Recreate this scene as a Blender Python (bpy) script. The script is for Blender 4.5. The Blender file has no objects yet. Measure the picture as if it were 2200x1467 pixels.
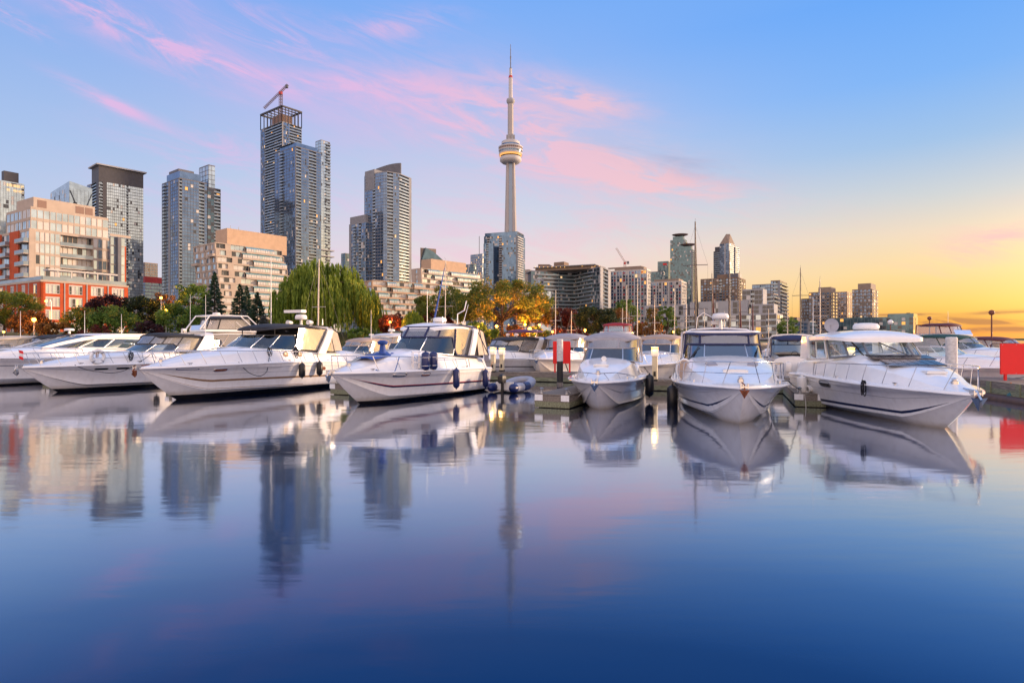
import bpy, math, random
import numpy as np
from mathutils import Vector, Matrix

random.seed(7)
S = bpy.context.scene
COL = S.collection
PI = math.pi
R_ = math.radians

# ---------------------------------------------------------------- camera
F, HOR, CX, EYE = 1300.0, 730.0, 1100.0, 2.74      # focal length in photo pixels, horizon row, centre column, eye height in metres
cam_data = bpy.data.cameras.new('camera')
cam = bpy.data.objects.new('camera', cam_data)
COL.objects.link(cam)
cam.location = (0, 0, EYE)
cam.rotation_euler = (R_(90), 0, 0)
cam_data.sensor_width = 36
cam_data.lens = F / 2200 * 36
cam_data.shift_y = -0.0016
cam_data.clip_start = 0.1
cam_data.clip_end = 20000
S.camera = cam
S.view_settings.view_transform = 'Standard'
S.view_settings.look = 'None'
S.view_settings.exposure = 0.30
S.view_settings.gamma = 1
S.view_settings.use_curve_mapping = False

def lin(r, g, b):
    def f(c):
        c /= 255.0
        return c / 12.92 if c <= 0.04045 else ((c + 0.055) / 1.055) ** 2.4
    return (f(r), f(g), f(b), 1.0)

def gx(px, D): return (px - CX) / F * D
def gz(py, D): return EYE + (HOR - py) / F * D

# ---------------------------------------------------------------- sky and sun
SUN_AZ, SUN_EL = 72.0, 7.0          # degrees to the right of the view axis, degrees above the horizon
W = bpy.data.worlds.new('World')
S.world = W
W.use_nodes = True
NT = W.node_tree
NT.nodes.clear()
def wn(t): return NT.nodes.new(t)
def wset(sock, v):
    if isinstance(v, bpy.types.NodeSocket): NT.links.new(v, sock)
    else: sock.default_value = v
def wm(op, a, b=0.0, c=None, clamp=False):
    n = wn('ShaderNodeMath'); n.operation = op; n.use_clamp = clamp
    wset(n.inputs[0], a); wset(n.inputs[1], b)
    if c is not None: wset(n.inputs[2], c)
    return n.outputs[0]
def wsmooth(v, a, b):
    n = wn('ShaderNodeMapRange'); n.interpolation_type = 'SMOOTHSTEP'
    wset(n.inputs[0], v); n.inputs[1].default_value = a; n.inputs[2].default_value = b
    return n.outputs[0]
def wmix(f, a, b):
    n = wn('ShaderNodeMix'); n.data_type = 'RGBA'
    wset(n.inputs[0], f); wset(n.inputs[6], a); wset(n.inputs[7], b)
    return n.outputs[2]
def wadd(a, b, f=1.0):
    n = wn('ShaderNodeMix'); n.data_type = 'RGBA'; n.blend_type = 'ADD'
    wset(n.inputs[0], f); wset(n.inputs[6], a); wset(n.inputs[7], b)
    return n.outputs[2]
def wramp(v, stops):
    n = wn('ShaderNodeValToRGB'); r = n.color_ramp
    r.elements[0].position, r.elements[0].color = stops[0]
    r.elements[1].position, r.elements[1].color = stops[-1]
    for p, c in stops[1:-1]:
        e = r.elements.new(p); e.color = c
    wset(n.inputs[0], v)
    return n.outputs[0]
tc = wn('ShaderNodeTexCoord')
sep = wn('ShaderNodeSeparateXYZ'); NT.links.new(tc.outputs['Generated'], sep.inputs[0])
vx, vy, vz = sep.outputs
AZ = wm('MULTIPLY', wm('ARCTAN2', vx, vy), 57.29578)
EL0 = wm('MULTIPLY', wm('ARCSINE', vz), 57.29578)
EL = wm('MAXIMUM', EL0, 0.0)
dA = wm('ABSOLUTE', wm('SUBTRACT', wm('FLOORED_MODULO', wm('ADD', wm('SUBTRACT', AZ, SUN_AZ), 180.0), 360.0), 180.0))
ELn = wm('DIVIDE', EL, 90.0)
def st(el, r, g, b): return (el / 90.0, lin(r, g, b))
cool = wramp(ELn, [st(0, 226, 214, 220), st(4, 206, 212, 230), st(9, 192, 205, 232), st(15, 168, 194, 235), st(21, 146, 181, 237), st(29, 118, 166, 238), st(45, 150, 184, 240), st(90, 176, 192, 236)])
mid = wramp(ELn, [st(0, 255, 214, 178), st(4, 250, 220, 205), st(8, 232, 218, 222), st(12, 208, 213, 231), st(18, 178, 199, 236), st(25, 138, 181, 244), st(31, 114, 170, 246), st(45, 150, 184, 242), st(90, 176, 192, 236)])
warm = wramp(ELn, [st(0, 246, 140, 44), st(1.4, 250, 176, 60), st(2.9, 252, 202, 100), st(5.4, 250, 217, 152), st(8.3, 238, 218, 190), st(11.1, 206, 211, 213), st(15.2, 160, 194, 232), st(20, 126, 180, 246), st(26, 104, 168, 248), st(45, 150, 184, 242), st(90, 176, 192, 236)])
sky = wmix(wsmooth(dA, 118, 74), cool, mid)
sky = wmix(wsmooth(dA, 76, 34), sky, warm)
# added fill: warm sky behind the camera, brightened to light the hulls
back_fill = wramp(ELn, [st(0, 255, 226, 206), st(10, 255, 228, 214), st(22, 240, 222, 226), st(45, 190, 200, 238), st(90, 176, 192, 236)])
back_fill_bright = wn('ShaderNodeMix'); back_fill_bright.data_type = 'RGBA'; back_fill_bright.blend_type = 'MULTIPLY'; back_fill_bright.inputs[0].default_value = 1.0
NT.links.new(back_fill, back_fill_bright.inputs[6]); back_fill_bright.inputs[7].default_value = (1.95, 1.73, 1.48, 1)
sky = wmix(wsmooth(wm('ABSOLUTE', AZ), 68, 140), sky, back_fill_bright.outputs[2])
# the bright glow round the low sun, beyond the right edge of the picture
g1 = wm('EXPONENT', wm('MULTIPLY', wm('POWER', wm('DIVIDE', dA, 18.5), 2.0), -1.0))
g2 = wm('EXPONENT', wm('MULTIPLY', wm('POWER', wm('DIVIDE', EL, 8.5), 2.0), -1.0))
glow = wm('MULTIPLY', wm('MULTIPLY', g1, g2), 7.0)
gcol = wn('ShaderNodeMix'); gcol.data_type = 'RGBA'; gcol.blend_type = 'MULTIPLY'
gcol.inputs[0].default_value = 1.0
comb = wn('ShaderNodeCombineXYZ')
for i in range(3): NT.links.new(glow, comb.inputs[i])
NT.links.new(comb.outputs[0], gcol.inputs[6]); gcol.inputs[7].default_value = (1.0, 0.54, 0.20, 1)
sky = wadd(sky, gcol.outputs[2])
# thin high cloud: streaks of noise gathered in drifts
def wnoise(ca, ce, scale, detail, rough=0.55, dist=0.0, rot=0.0):
    # noise in degrees of azimuth and elevation, stretched along a direction that leans by rot
    c, s_ = math.cos(R_(rot)), math.sin(R_(rot))
    u = wm('ADD', wm('MULTIPLY', AZ, c * ca), wm('MULTIPLY', EL, -s_ * ca))
    v = wm('ADD', wm('MULTIPLY', AZ, s_ * ce), wm('MULTIPLY', EL, c * ce))
    cx = wn('ShaderNodeCombineXYZ'); NT.links.new(u, cx.inputs[0]); NT.links.new(v, cx.inputs[1])
    n = wn('ShaderNodeTexNoise'); n.inputs['Scale'].default_value = scale
    n.inputs['Detail'].default_value = detail; n.inputs['Roughness'].default_value = rough
    n.inputs['Distortion'].default_value = dist
    NT.links.new(cx.outputs[0], n.inputs['Vector'])
    return n.outputs[0]
nA = wsmooth(wnoise(0.11, 0.46, 1.0, 9.0, 0.68, 1.0, 13), 0.38, 0.66)
nB = wsmooth(wnoise(0.10, 0.55, 1.3, 7.0, 0.64, 0.6, 10), 0.34, 0.66)
nC = wsmooth(wnoise(0.05, 0.16, 1.0, 6.0, 0.6, 0.5, 12), 0.18, 0.78)
def patch(px, py, hl, hw, ang, amp, noise, power=1.0):
    az = math.degrees(math.atan((px - CX) / F)); k = math.cos(R_(az))
    el = math.degrees(math.atan((HOR - py) / F * k))
    sa, sb = math.degrees(hl / F) * k, math.degrees(hw / F) * k
    c, s_ = math.cos(R_(ang)), math.sin(R_(ang))       # slope down to the right
    a = wm('SUBTRACT', AZ, az); e = wm('SUBTRACT', EL, el)
    u = wm('DIVIDE', wm('ADD', wm('MULTIPLY', a, c), wm('MULTIPLY', e, -s_)), sa)
    v = wm('DIVIDE', wm('ADD', wm('MULTIPLY', a, s_), wm('MULTIPLY', e, c)), sb)
    g = wm('EXPONENT', wm('MULTIPLY', wm('ADD', wm('MULTIPLY', u, u), wm('MULTIPLY', v, v)), -1.0))
    return wm('MULTIPLY', wm('MULTIPLY', g, noise), amp)
PINK = [(1040, 255, 330, 110, 6, 0.30, nC), (1300, 350, 260, 80, 12, 0.18, nC), (760, 250, 260, 110, 0, 0.20, nC), (420, 90, 300, 90, 14, 0.20, nC),
        (270, 60, 210, 38, 16, 0.75, nA), (440, 120, 130, 26, 14, 0.7, nA), (240, 222, 80, 13, 18, 0.9, nB), (20, 36, 60, 14, 18, 0.8, nA),
        (560, 60, 150, 40, 10, 0.5, nA), (710, 185, 170, 26, -4, 0.6, nB), (830, 60, 130, 24, -10, 0.5, nA), (1010, 240, 230, 70, 8, 0.65, nA),
        (1235, 208, 130, 24, 16, 0.85, nB), (1190, 330, 170, 55, 10, 0.45, nA), (1400, 388, 180, 30, 12, 1.0, nB), (1330, 370, 200, 50, 12, 0.35, nA), (450, 320, 160, 40, 6, 0.4, nA),
        (1150, 470, 420, 60, 3, 0.35, nA), (2150, 510, 130, 45, -18, 0.65, nA), (1080, 560, 500, 60, 0, 0.3, nA), (500, 420, 200, 60, 0, 0.35, nA)]
tot = None
for p in PINK:
    g = patch(*p)
    tot = g if tot is None else wm('ADD', tot, g)
# the same thin cloud drifts on over the rest of the sky
rest = wm('MULTIPLY', wm('MULTIPLY', nA, wsmooth(wnoise(0.02, 0.05, 1.0, 2.0), 0.5, 0.7)), 0.28)
outside = wsmooth(wm('ABSOLUTE', AZ), 38, 60)
tot = wm('ADD', tot, wm('MULTIPLY', rest, outside))
tot = wm('MINIMUM', wm('MULTIPLY', tot, 1.1), 0.78)
pinkc = wmix(wsmooth(dA, 95, 55), lin(236, 186, 228), lin(252, 196, 200))
sky = wmix(tot, sky, pinkc)
mauve = patch(1440, 352, 130, 24, 14, 0.55, nB)
sky = wmix(wm('MINIMUM', mauve, 0.7), sky, lin(160, 170, 205))
low = None
for p in [(2180, 669, 70, 4.0, -2, 1.5, nB), (2060, 692, 150, 5.0, 1, 1.5, nB), (2010, 688, 80, 8, 0, 0.9, nB), (1930, 676, 60, 2.5, 0, 1.2, nB), (2170, 706, 120, 5, 0, 0.9, nB), (2040, 712, 140, 6, 0, 0.7, nB)]:
    g = patch(*p)
    low = g if low is None else wm('ADD', low, g)
sky = wmix(wm('MINIMUM', low, 0.75), sky, lin(176, 120, 86))
# physical sky adds its share below the painted gradient's level
nish = wn('ShaderNodeTexSky'); nish.sky_type = 'NISHITA'; nish.sun_disc = False
nish.sun_elevation = R_(SUN_EL); nish.sun_rotation = R_(SUN_AZ)
nsc = wn('ShaderNodeMix'); nsc.data_type = 'RGBA'; nsc.blend_type = 'MULTIPLY'; nsc.inputs[0].default_value = 1.0
NT.links.new(nish.outputs[0], nsc.inputs[6]); nsc.inputs[7].default_value = (0.05, 0.05, 0.05, 1)
sky = wmix(0.10, sky, nsc.outputs[2])
bg = wn('ShaderNodeBackground'); NT.links.new(sky, bg.inputs[0]); bg.inputs[1].default_value = 0.90
wo = wn('ShaderNodeOutputWorld'); NT.links.new(bg.outputs[0], wo.inputs[0])

sl = bpy.data.lights.new('sun', 'SUN')
sl.energy = 4.6; sl.angle = R_(4.0); sl.color = (1.0, 0.68, 0.43)
sun = bpy.data.objects.new('sun', sl); COL.objects.link(sun)
sd = Vector((math.sin(R_(SUN_AZ)) * math.cos(R_(SUN_EL)), math.cos(R_(SUN_AZ)) * math.cos(R_(SUN_EL)), math.sin(R_(SUN_EL))))
sun.rotation_euler = sd.to_track_quat('Z', 'Y').to_euler()
sun.location = (60, 20, 60)

# ---------------------------------------------------------------- materials
MATS = {}
def M(name, col, rough=0.5, metal=0.0, var=0.12, scale=4.0, bump=0.0, bscale=30.0, spec=0.5, coat=0.0, stretch=(1, 1, 1), col2=None):
    m = bpy.data.materials.new(name); m.use_nodes = True
    t = m.node_tree; b = t.nodes['Principled BSDF']
    b.inputs['Roughness'].default_value = rough; b.inputs['Metallic'].default_value = metal
    b.inputs['Specular IOR Level'].default_value = spec
    b.inputs['Coat Weight'].default_value = coat; b.inputs['Coat Roughness'].default_value = 0.06
    c = col[:3]
    tcn = t.nodes.new('ShaderNodeTexCoord'); mp = t.nodes.new('ShaderNodeMapping'); mp.inputs['Scale'].default_value = stretch
    t.links.new(tcn.outputs['Object'], mp.inputs[0])
    n = t.nodes.new('ShaderNodeTexNoise'); n.inputs['Scale'].default_value = scale; n.inputs['Detail'].default_value = 5
    t.links.new(mp.outputs[0], n.inputs['Vector'])
    r = t.nodes.new('ShaderNodeValToRGB')
    a = [max(0, x * (1 - var)) for x in c]; z = [min(1, x * (1 + var)) for x in c] if col2 is None else list(col2[:3])
    r.color_ramp.elements[0].position = 0.3; r.color_ramp.elements[0].color = (*a, 1)
    r.color_ramp.elements[1].position = 0.7; r.color_ramp.elements[1].color = (*z, 1)
    t.links.new(n.outputs[0], r.inputs[0]); t.links.new(r.outputs[0], b.inputs['Base Color'])
    if bump:
        n2 = t.nodes.new('ShaderNodeTexNoise'); n2.inputs['Scale'].default_value = bscale; n2.inputs['Detail'].default_value = 4
        t.links.new(mp.outputs[0], n2.inputs['Vector'])
        bp = t.nodes.new('ShaderNodeBump'); bp.inputs['Strength'].default_value = bump; bp.inputs['Distance'].default_value = 0.02
        t.links.new(n2.outputs[0], bp.inputs['Height']); t.links.new(bp.outputs[0], b.inputs['Normal'])
    MATS[name] = m
    return m
def emis(name, col, strength):
    m = bpy.data.materials.new(name); m.use_nodes = True
    t = m.node_tree; b = t.nodes['Principled BSDF']
    b.inputs['Base Color'].default_value = (*[x * 0.3 for x in col], 1); b.inputs['Roughness'].default_value = 0.3
    b.inputs['Emission Color'].default_value = (*col, 1); b.inputs['Emission Strength'].default_value = strength
    MATS[name] = m
    return m
def glassy(name, tint, mixf, rough=0.04, dif=None, difw=0.0):
    # a thin pane: part see-through, part mirror by angle, optionally a veil of diffuse (vinyl, dust)
    m = bpy.data.materials.new(name); m.use_nodes = True
    t = m.node_tree; t.nodes.clear()
    o = t.nodes.new('ShaderNodeOutputMaterial')
    tr = t.nodes.new('ShaderNodeBsdfTransparent'); tr.inputs[0].default_value = (*tint, 1)
    gl = t.nodes.new('ShaderNodeBsdfGlossy'); gl.inputs['Roughness'].default_value = rough; gl.inputs[0].default_value = (0.95, 0.95, 0.95, 1)
    fr = t.nodes.new('ShaderNodeFresnel'); fr.inputs[0].default_value = 1.5
    ad = t.nodes.new('ShaderNodeMath'); ad.operation = 'ADD'; ad.use_clamp = True; ad.inputs[1].default_value = mixf
    t.links.new(fr.outputs[0], ad.inputs[0])
    mx = t.nodes.new('ShaderNodeMixShader')
    base = tr.outputs[0]
    if dif:
        df = t.nodes.new('ShaderNodeBsdfDiffuse'); df.inputs[0].default_value = (*dif, 1)
        m0 = t.nodes.new('ShaderNodeMixShader'); m0.inputs[0].default_value = difw
        t.links.new(tr.outputs[0], m0.inputs[1]); t.links.new(df.outputs[0], m0.inputs[2]); base = m0.outputs[0]
    t.links.new(ad.outputs[0], mx.inputs[0]); t.links.new(base, mx.inputs[1]); t.links.new(gl.outputs[0], mx.inputs[2])
    nz = t.nodes.new('ShaderNodeTexNoise'); nz.inputs['Scale'].default_value = 1.5
    tcn = t.nodes.new('ShaderNodeTexCoord'); t.links.new(tcn.outputs['Object'], nz.inputs['Vector'])
    bp = t.nodes.new('ShaderNodeBump'); bp.inputs['Strength'].default_value = 0.25; bp.inputs['Distance'].default_value = 0.05
    t.links.new(nz.outputs[0], bp.inputs['Height']); t.links.new(bp.outputs[0], gl.inputs['Normal'])
    t.links.new(mx.outputs[0], o.inputs[0])
    MATS[name] = m
    return m
def leafmat(name, c1, c2, c3=None):
    m = bpy.data.materials.new(name); m.use_nodes = True
    t = m.node_tree; b = t.nodes['Principled BSDF']
    at = t.nodes.new('ShaderNodeAttribute'); at.attribute_name = 'rnd'
    r = t.nodes.new('ShaderNodeValToRGB'); e = r.color_ramp.elements
    e[0].color = (*c1, 1); e[1].color = (*(c3 or c2), 1)
    if c3: x = e.new(0.6); x.color = (*c2, 1)
    t.links.new(at.outputs['Fac'], r.inputs[0]); t.links.new(r.outputs[0], b.inputs['Base Color'])
    b.inputs['Roughness'].default_value = 0.6; b.inputs['Specular IOR Level'].default_value = 0.25
    tl = t.nodes.new('ShaderNodeBsdfTranslucent'); t.links.new(r.outputs[0], tl.inputs[0])
    mx = t.nodes.new('ShaderNodeMixShader'); mx.inputs[0].default_value = 0.3
    o = t.nodes['Material Output']
    t.links.new(b.outputs[0], mx.inputs[1]); t.links.new(tl.outputs[0], mx.inputs[2]); t.links.new(mx.outputs[0], o.inputs[0])
    MATS[name] = m
    return m

# ---------------------------------------------------------------- mesh helpers
class MB:
    """collects faces; build() links them as ONE mesh object"""
    def __init__(s): s.v = []; s.f = []; s.m = []
    def add(s, vs, fs, mi=0):
        o = len(s.v); s.v.extend([tuple(p) for p in vs])
        for f in fs: s.f.append(tuple(i + o for i in f)); s.m.append(mi)
    def quad(s, a, b, c, d, mi=0): s.add([a, b, c, d], [(0, 1, 2, 3)], mi)
    def hexa(s, p, mi=0):
        s.add(p, [(3, 2, 1, 0), (4, 5, 6, 7), (0, 1, 5, 4), (1, 2, 6, 5), (2, 3, 7, 6), (3, 0, 4, 7)], mi)
    def box(s, x0, x1, y0, y1, z0, z1, mi=0):
        s.hexa([(x0, y0, z0), (x1, y0, z0), (x1, y1, z0), (x0, y1, z0), (x0, y0, z1), (x1, y0, z1), (x1, y1, z1), (x0, y1, z1)], mi)
    def bar(s, a, b, w, h=None, mi=0):
        a, b = Vector(a), Vector(b); h = h or w
        t = (b - a).normalized(); up = Vector((0, 0, 1)) if abs(t.z) < 0.95 else Vector((1, 0, 0))
        n = t.cross(up).normalized() * w / 2; u = n.cross(t).normalized() * h / 2
        s.hexa([a - n - u, a + n - u, b + n - u, b - n - u, a - n + u, a + n + u, b + n + u, b - n + u], mi)
    def tube(s, pts, r, n=6, closed=False, mi=0, caps=True):
        P = [Vector(p) for p in pts]; N = len(P); rings = []
        ref = None
        for i in range(N):
            if closed: t = P[(i + 1) % N] - P[i - 1]
            else: t = P[min(i + 1, N - 1)] - P[max(i - 1, 0)]
            if t.length < 1e-9: t = Vector((0, 0, 1))
            t.normalize()
            if ref is None: ref = t.orthogonal().normalized()
            else:
                ref = ref - t * ref.dot(t)
                ref = ref.normalized() if ref.length > 1e-6 else t.orthogonal().normalized()
            bnm = t.cross(ref)
            rr = r[i] if isinstance(r, (list, tuple)) else r
            rings.append([P[i] + (ref * math.cos(2 * PI * k / n) + bnm * math.sin(2 * PI * k / n)) * rr for k in range(n)])
        s.loft(rings, True, closed, mi)
        if caps and not closed:
            s.add(rings[0], [tuple(reversed(range(n)))], mi); s.add(rings[-1], [tuple(range(n))], mi)
    def loft(s, rows, wrap=False, closed=False, mi=0):
        n = len(rows[0]); o = len(s.v)
        for r in rows: s.v.extend([tuple(p) for p in r])
        R = len(rows)
        for i in range(R if closed else R - 1):
            j = (i + 1) % R
            for k in range(n if wrap else n - 1):
                l = (k + 1) % n
                s.f.append((o + i * n + k, o + i * n + l, o + j * n + l, o + j * n + k)); s.m.append(mi)
    def lathe(s, prof, n=12, c=(0, 0, 0), mi=0, axis='Z'):
        rows = []
        for r, z in prof:
            ring = []
            for k in range(n):
                a = 2 * PI * k / n
                if axis == 'Z': p = (c[0] + r * math.cos(a), c[1] + r * math.sin(a), c[2] + z)
                elif axis == 'X': p = (c[0] + z, c[1] + r * math.cos(a), c[2] + r * math.sin(a))
                else: p = (c[0] + r * math.cos(a), c[1] + z, c[2] + r * math.sin(a))
                ring.append(p)
            rows.append(ring)
        s.loft(rows, True, False, mi)
    def poly(s, pts, z0, z1, mi=0):
        n = len(pts); o = len(s.v)
        s.v.extend([(p[0], p[1], z0) for p in pts]); s.v.extend([(p[0], p[1], z1) for p in pts])
        s.f.append(tuple(o + i for i in reversed(range(n)))); s.f.append(tuple(o + n + i for i in range(n))); s.m += [mi, mi]
        for i in range(n):
            j = (i + 1) % n
            s.f.append((o + i, o + j, o + n + j, o + n + i)); s.m.append(mi)
    def mesh(s, name, mats, smooth=None):
        me = bpy.data.meshes.new(name); me.from_pydata(s.v, [], s.f)
        for m in (mats if isinstance(mats, (list, tuple)) else [mats]): me.materials.append(MATS[m] if isinstance(m, str) else m)
        if any(s.m): me.polygons.foreach_set('material_index', s.m)
        if smooth is not None:
            me.polygons.foreach_set('use_smooth', [True] * len(s.f)); me.set_sharp_from_angle(angle=R_(smooth))
        me.update()
        return me
    def build(s, name, mats, parent=None, smooth=None, kind=None, loc=None, label=None):
        o = bpy.data.objects.new(name, s.mesh(name, mats, smooth)); COL.objects.link(o)
        if parent is not None: o.parent = parent
        if loc is not None: o.location = loc
        if kind: o['kind'] = kind
        if label: o['label'] = label
        return o
def inst(name, me, parent, loc=(0, 0, 0), rotz=0.0, kind=None):
    o = bpy.data.objects.new(name, me); COL.objects.link(o); o.parent = parent; o.location = loc
    if rotz: o.rotation_euler = (0, 0, rotz)
    if kind: o['kind'] = kind
    return o
def tag(o, label, cat, group=None):
    o['label'] = label; o['category'] = cat
    if group: o['group'] = group
    return o
def thing(name, label, cat, loc=(0, 0, 0), rotz=0.0, group=None):
    o = bpy.data.objects.new(name, None); COL.objects.link(o)
    o.location = loc; o.rotation_euler = (0, 0, rotz); o.empty_display_size = 0.3
    return tag(o, label, cat, group)
def copy_tree(o, parent=None):
    c = o.copy(); COL.objects.link(c); c.parent = parent
    for ch in list(o.children): copy_tree(ch, c)
    return c

# palette
M('white_gelcoat', (0.86, 0.85, 0.84), 0.18, coat=0.6, var=0.03)
M('cream_gelcoat', (0.74, 0.70, 0.64), 0.2, coat=0.5, var=0.04)
M('grey_gelcoat', (0.74, 0.73, 0.74), 0.2, coat=0.5, var=0.04)
M('nonskid_deck', (0.74, 0.73, 0.73), 0.5, var=0.05, bump=0.2, bscale=60)
M('antifouling', (0.012, 0.012, 0.014), 0.45, var=0.3)
M('black_canvas', (0.018, 0.018, 0.022), 0.75, var=0.25, bump=0.3, bscale=8)
M('navy_canvas', (0.016, 0.024, 0.085), 0.7, var=0.2, bump=0.3, bscale=8)
M('blue_canvas', (0.02, 0.07, 0.30), 0.7, var=0.2, bump=0.4, bscale=8)
M('tan_canvas', (0.42, 0.31, 0.24), 0.75, var=0.1, bump=0.3, bscale=8)
M('grey_canvas', (0.33, 0.31, 0.33), 0.75, var=0.1, bump=0.3, bscale=8)
M('cream_canvas', (0.50, 0.42, 0.33), 0.75, var=0.1, bump=0.3, bscale=8)
M('red_canvas', (0.30, 0.02, 0.03), 0.7, var=0.15, bump=0.3, bscale=8)
M('maroon_canvas', (0.10, 0.02, 0.025), 0.7, var=0.15, bump=0.3, bscale=8)
M('green_canvas', (0.015, 0.06, 0.045), 0.7, var=0.15, bump=0.3, bscale=8)
M('purple_canvas', (0.09, 0.035, 0.09), 0.7, var=0.15)
M('rigging_wire', (0.10, 0.09, 0.09), 0.5)
M('stainless', (0.62, 0.62, 0.64), 0.18, metal=1.0, var=0.05)
M('aluminium', (0.72, 0.72, 0.74), 0.35, metal=0.9, var=0.05)
M('mast_metal', (0.50, 0.44, 0.38), 0.5, metal=0.3, var=0.06)
M('dark_mast', (0.10, 0.08, 0.07), 0.5, metal=0.2, var=0.1)
M('black_rubber', (0.012, 0.012, 0.014), 0.4, var=0.2)
M('navy_vinyl', (0.012, 0.022, 0.11), 0.35, var=0.15)
M('teal_vinyl', (0.02, 0.10, 0.11), 0.4, var=0.15)
M('white_plastic', (0.78, 0.77, 0.75), 0.3, var=0.03)
M('dark_glass', (0.015, 0.018, 0.024), 0.05, var=0.2, spec=0.8)
M('black_rope', (0.015, 0.015, 0.02), 0.9, var=0.3)
M('blue_rope', (0.02, 0.10, 0.33), 0.9, var=0.3)
M('white_rope', (0.6, 0.58, 0.54), 0.9, var=0.1)
M('orange_rope', (0.55, 0.16, 0.03), 0.9, var=0.2)
M('tan_stripe', (0.28, 0.17, 0.09), 0.35, var=0.1)
M('navy_stripe', (0.012, 0.02, 0.07), 0.3, var=0.1)
M('red_stripe', (0.42, 0.03, 0.05), 0.3, var=0.1)
M('black_stripe', (0.02, 0.018, 0.02), 0.3, var=0.1)
M('grey_stripe', (0.30, 0.31, 0.34), 0.3, var=0.1)
M('dash_dark', (0.04, 0.04, 0.045), 0.6, var=0.2)
M('seat_vinyl', (0.62, 0.58, 0.54), 0.5, var=0.08)
M('blue_seat', (0.03, 0.08, 0.28), 0.5, var=0.1)
M('rust', (0.22, 0.07, 0.03), 0.8, var=0.35, scale=9, bump=0.5)
M('solar_cell', (0.012, 0.014, 0.035), 0.12, var=0.3, spec=0.8)
M('old_wood', (0.20, 0.17, 0.14), 0.85, var=0.4, scale=5, bump=0.5, bscale=25, stretch=(0.5, 5, 5))
M('mossy_wood', (0.20, 0.21, 0.13), 0.9, var=0.45, scale=6, bump=0.5, bscale=25, stretch=(0.7, 4, 4))
M('wet_wood', (0.025, 0.018, 0.014), 0.6, var=0.4, bump=0.4)
M('float_drum', (0.07, 0.03, 0.018), 0.5, var=0.4)
M('white_paint', (0.78, 0.78, 0.77), 0.6, var=0.08, scale=12)
M('peeling_white', (0.62, 0.61, 0.60), 0.7, var=0.18, scale=9, bump=0.3)
M('black_paint', (0.014, 0.013, 0.013), 0.5, var=0.3, bump=0.3)
M('sign_red', (0.78, 0.006, 0.006), 0.5, var=0.03)
M('post_brown', (0.16, 0.05, 0.025), 0.6, var=0.15)
M('cream_post', (0.66, 0.58, 0.40), 0.5, var=0.08)
M('galvanised', (0.40, 0.41, 0.42), 0.45, metal=0.7, var=0.12)
M('grey_pvc', (0.34, 0.35, 0.40), 0.5, var=0.08)
glassy('windscreen', (0.70, 0.82, 0.82), 0.09)
glassy('tinted_screen', (0.30, 0.30, 0.34), 0.22)
glassy('clear_vinyl', (0.76, 0.76, 0.78), 0.09, 0.07, (0.76, 0.73, 0.72), 0.20)
glassy('smoke_vinyl', (0.60, 0.55, 0.54), 0.12, 0.07, (0.74, 0.68, 0.62), 0.26)
emis('lamp_orange', (1.0, 0.36, 0.05), 12.0)
emis('lamp_pale', (1.0, 0.48, 0.10), 2.6)
M('bark', (0.05, 0.032, 0.022), 0.9, var=0.35, bump=0.6)
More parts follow.
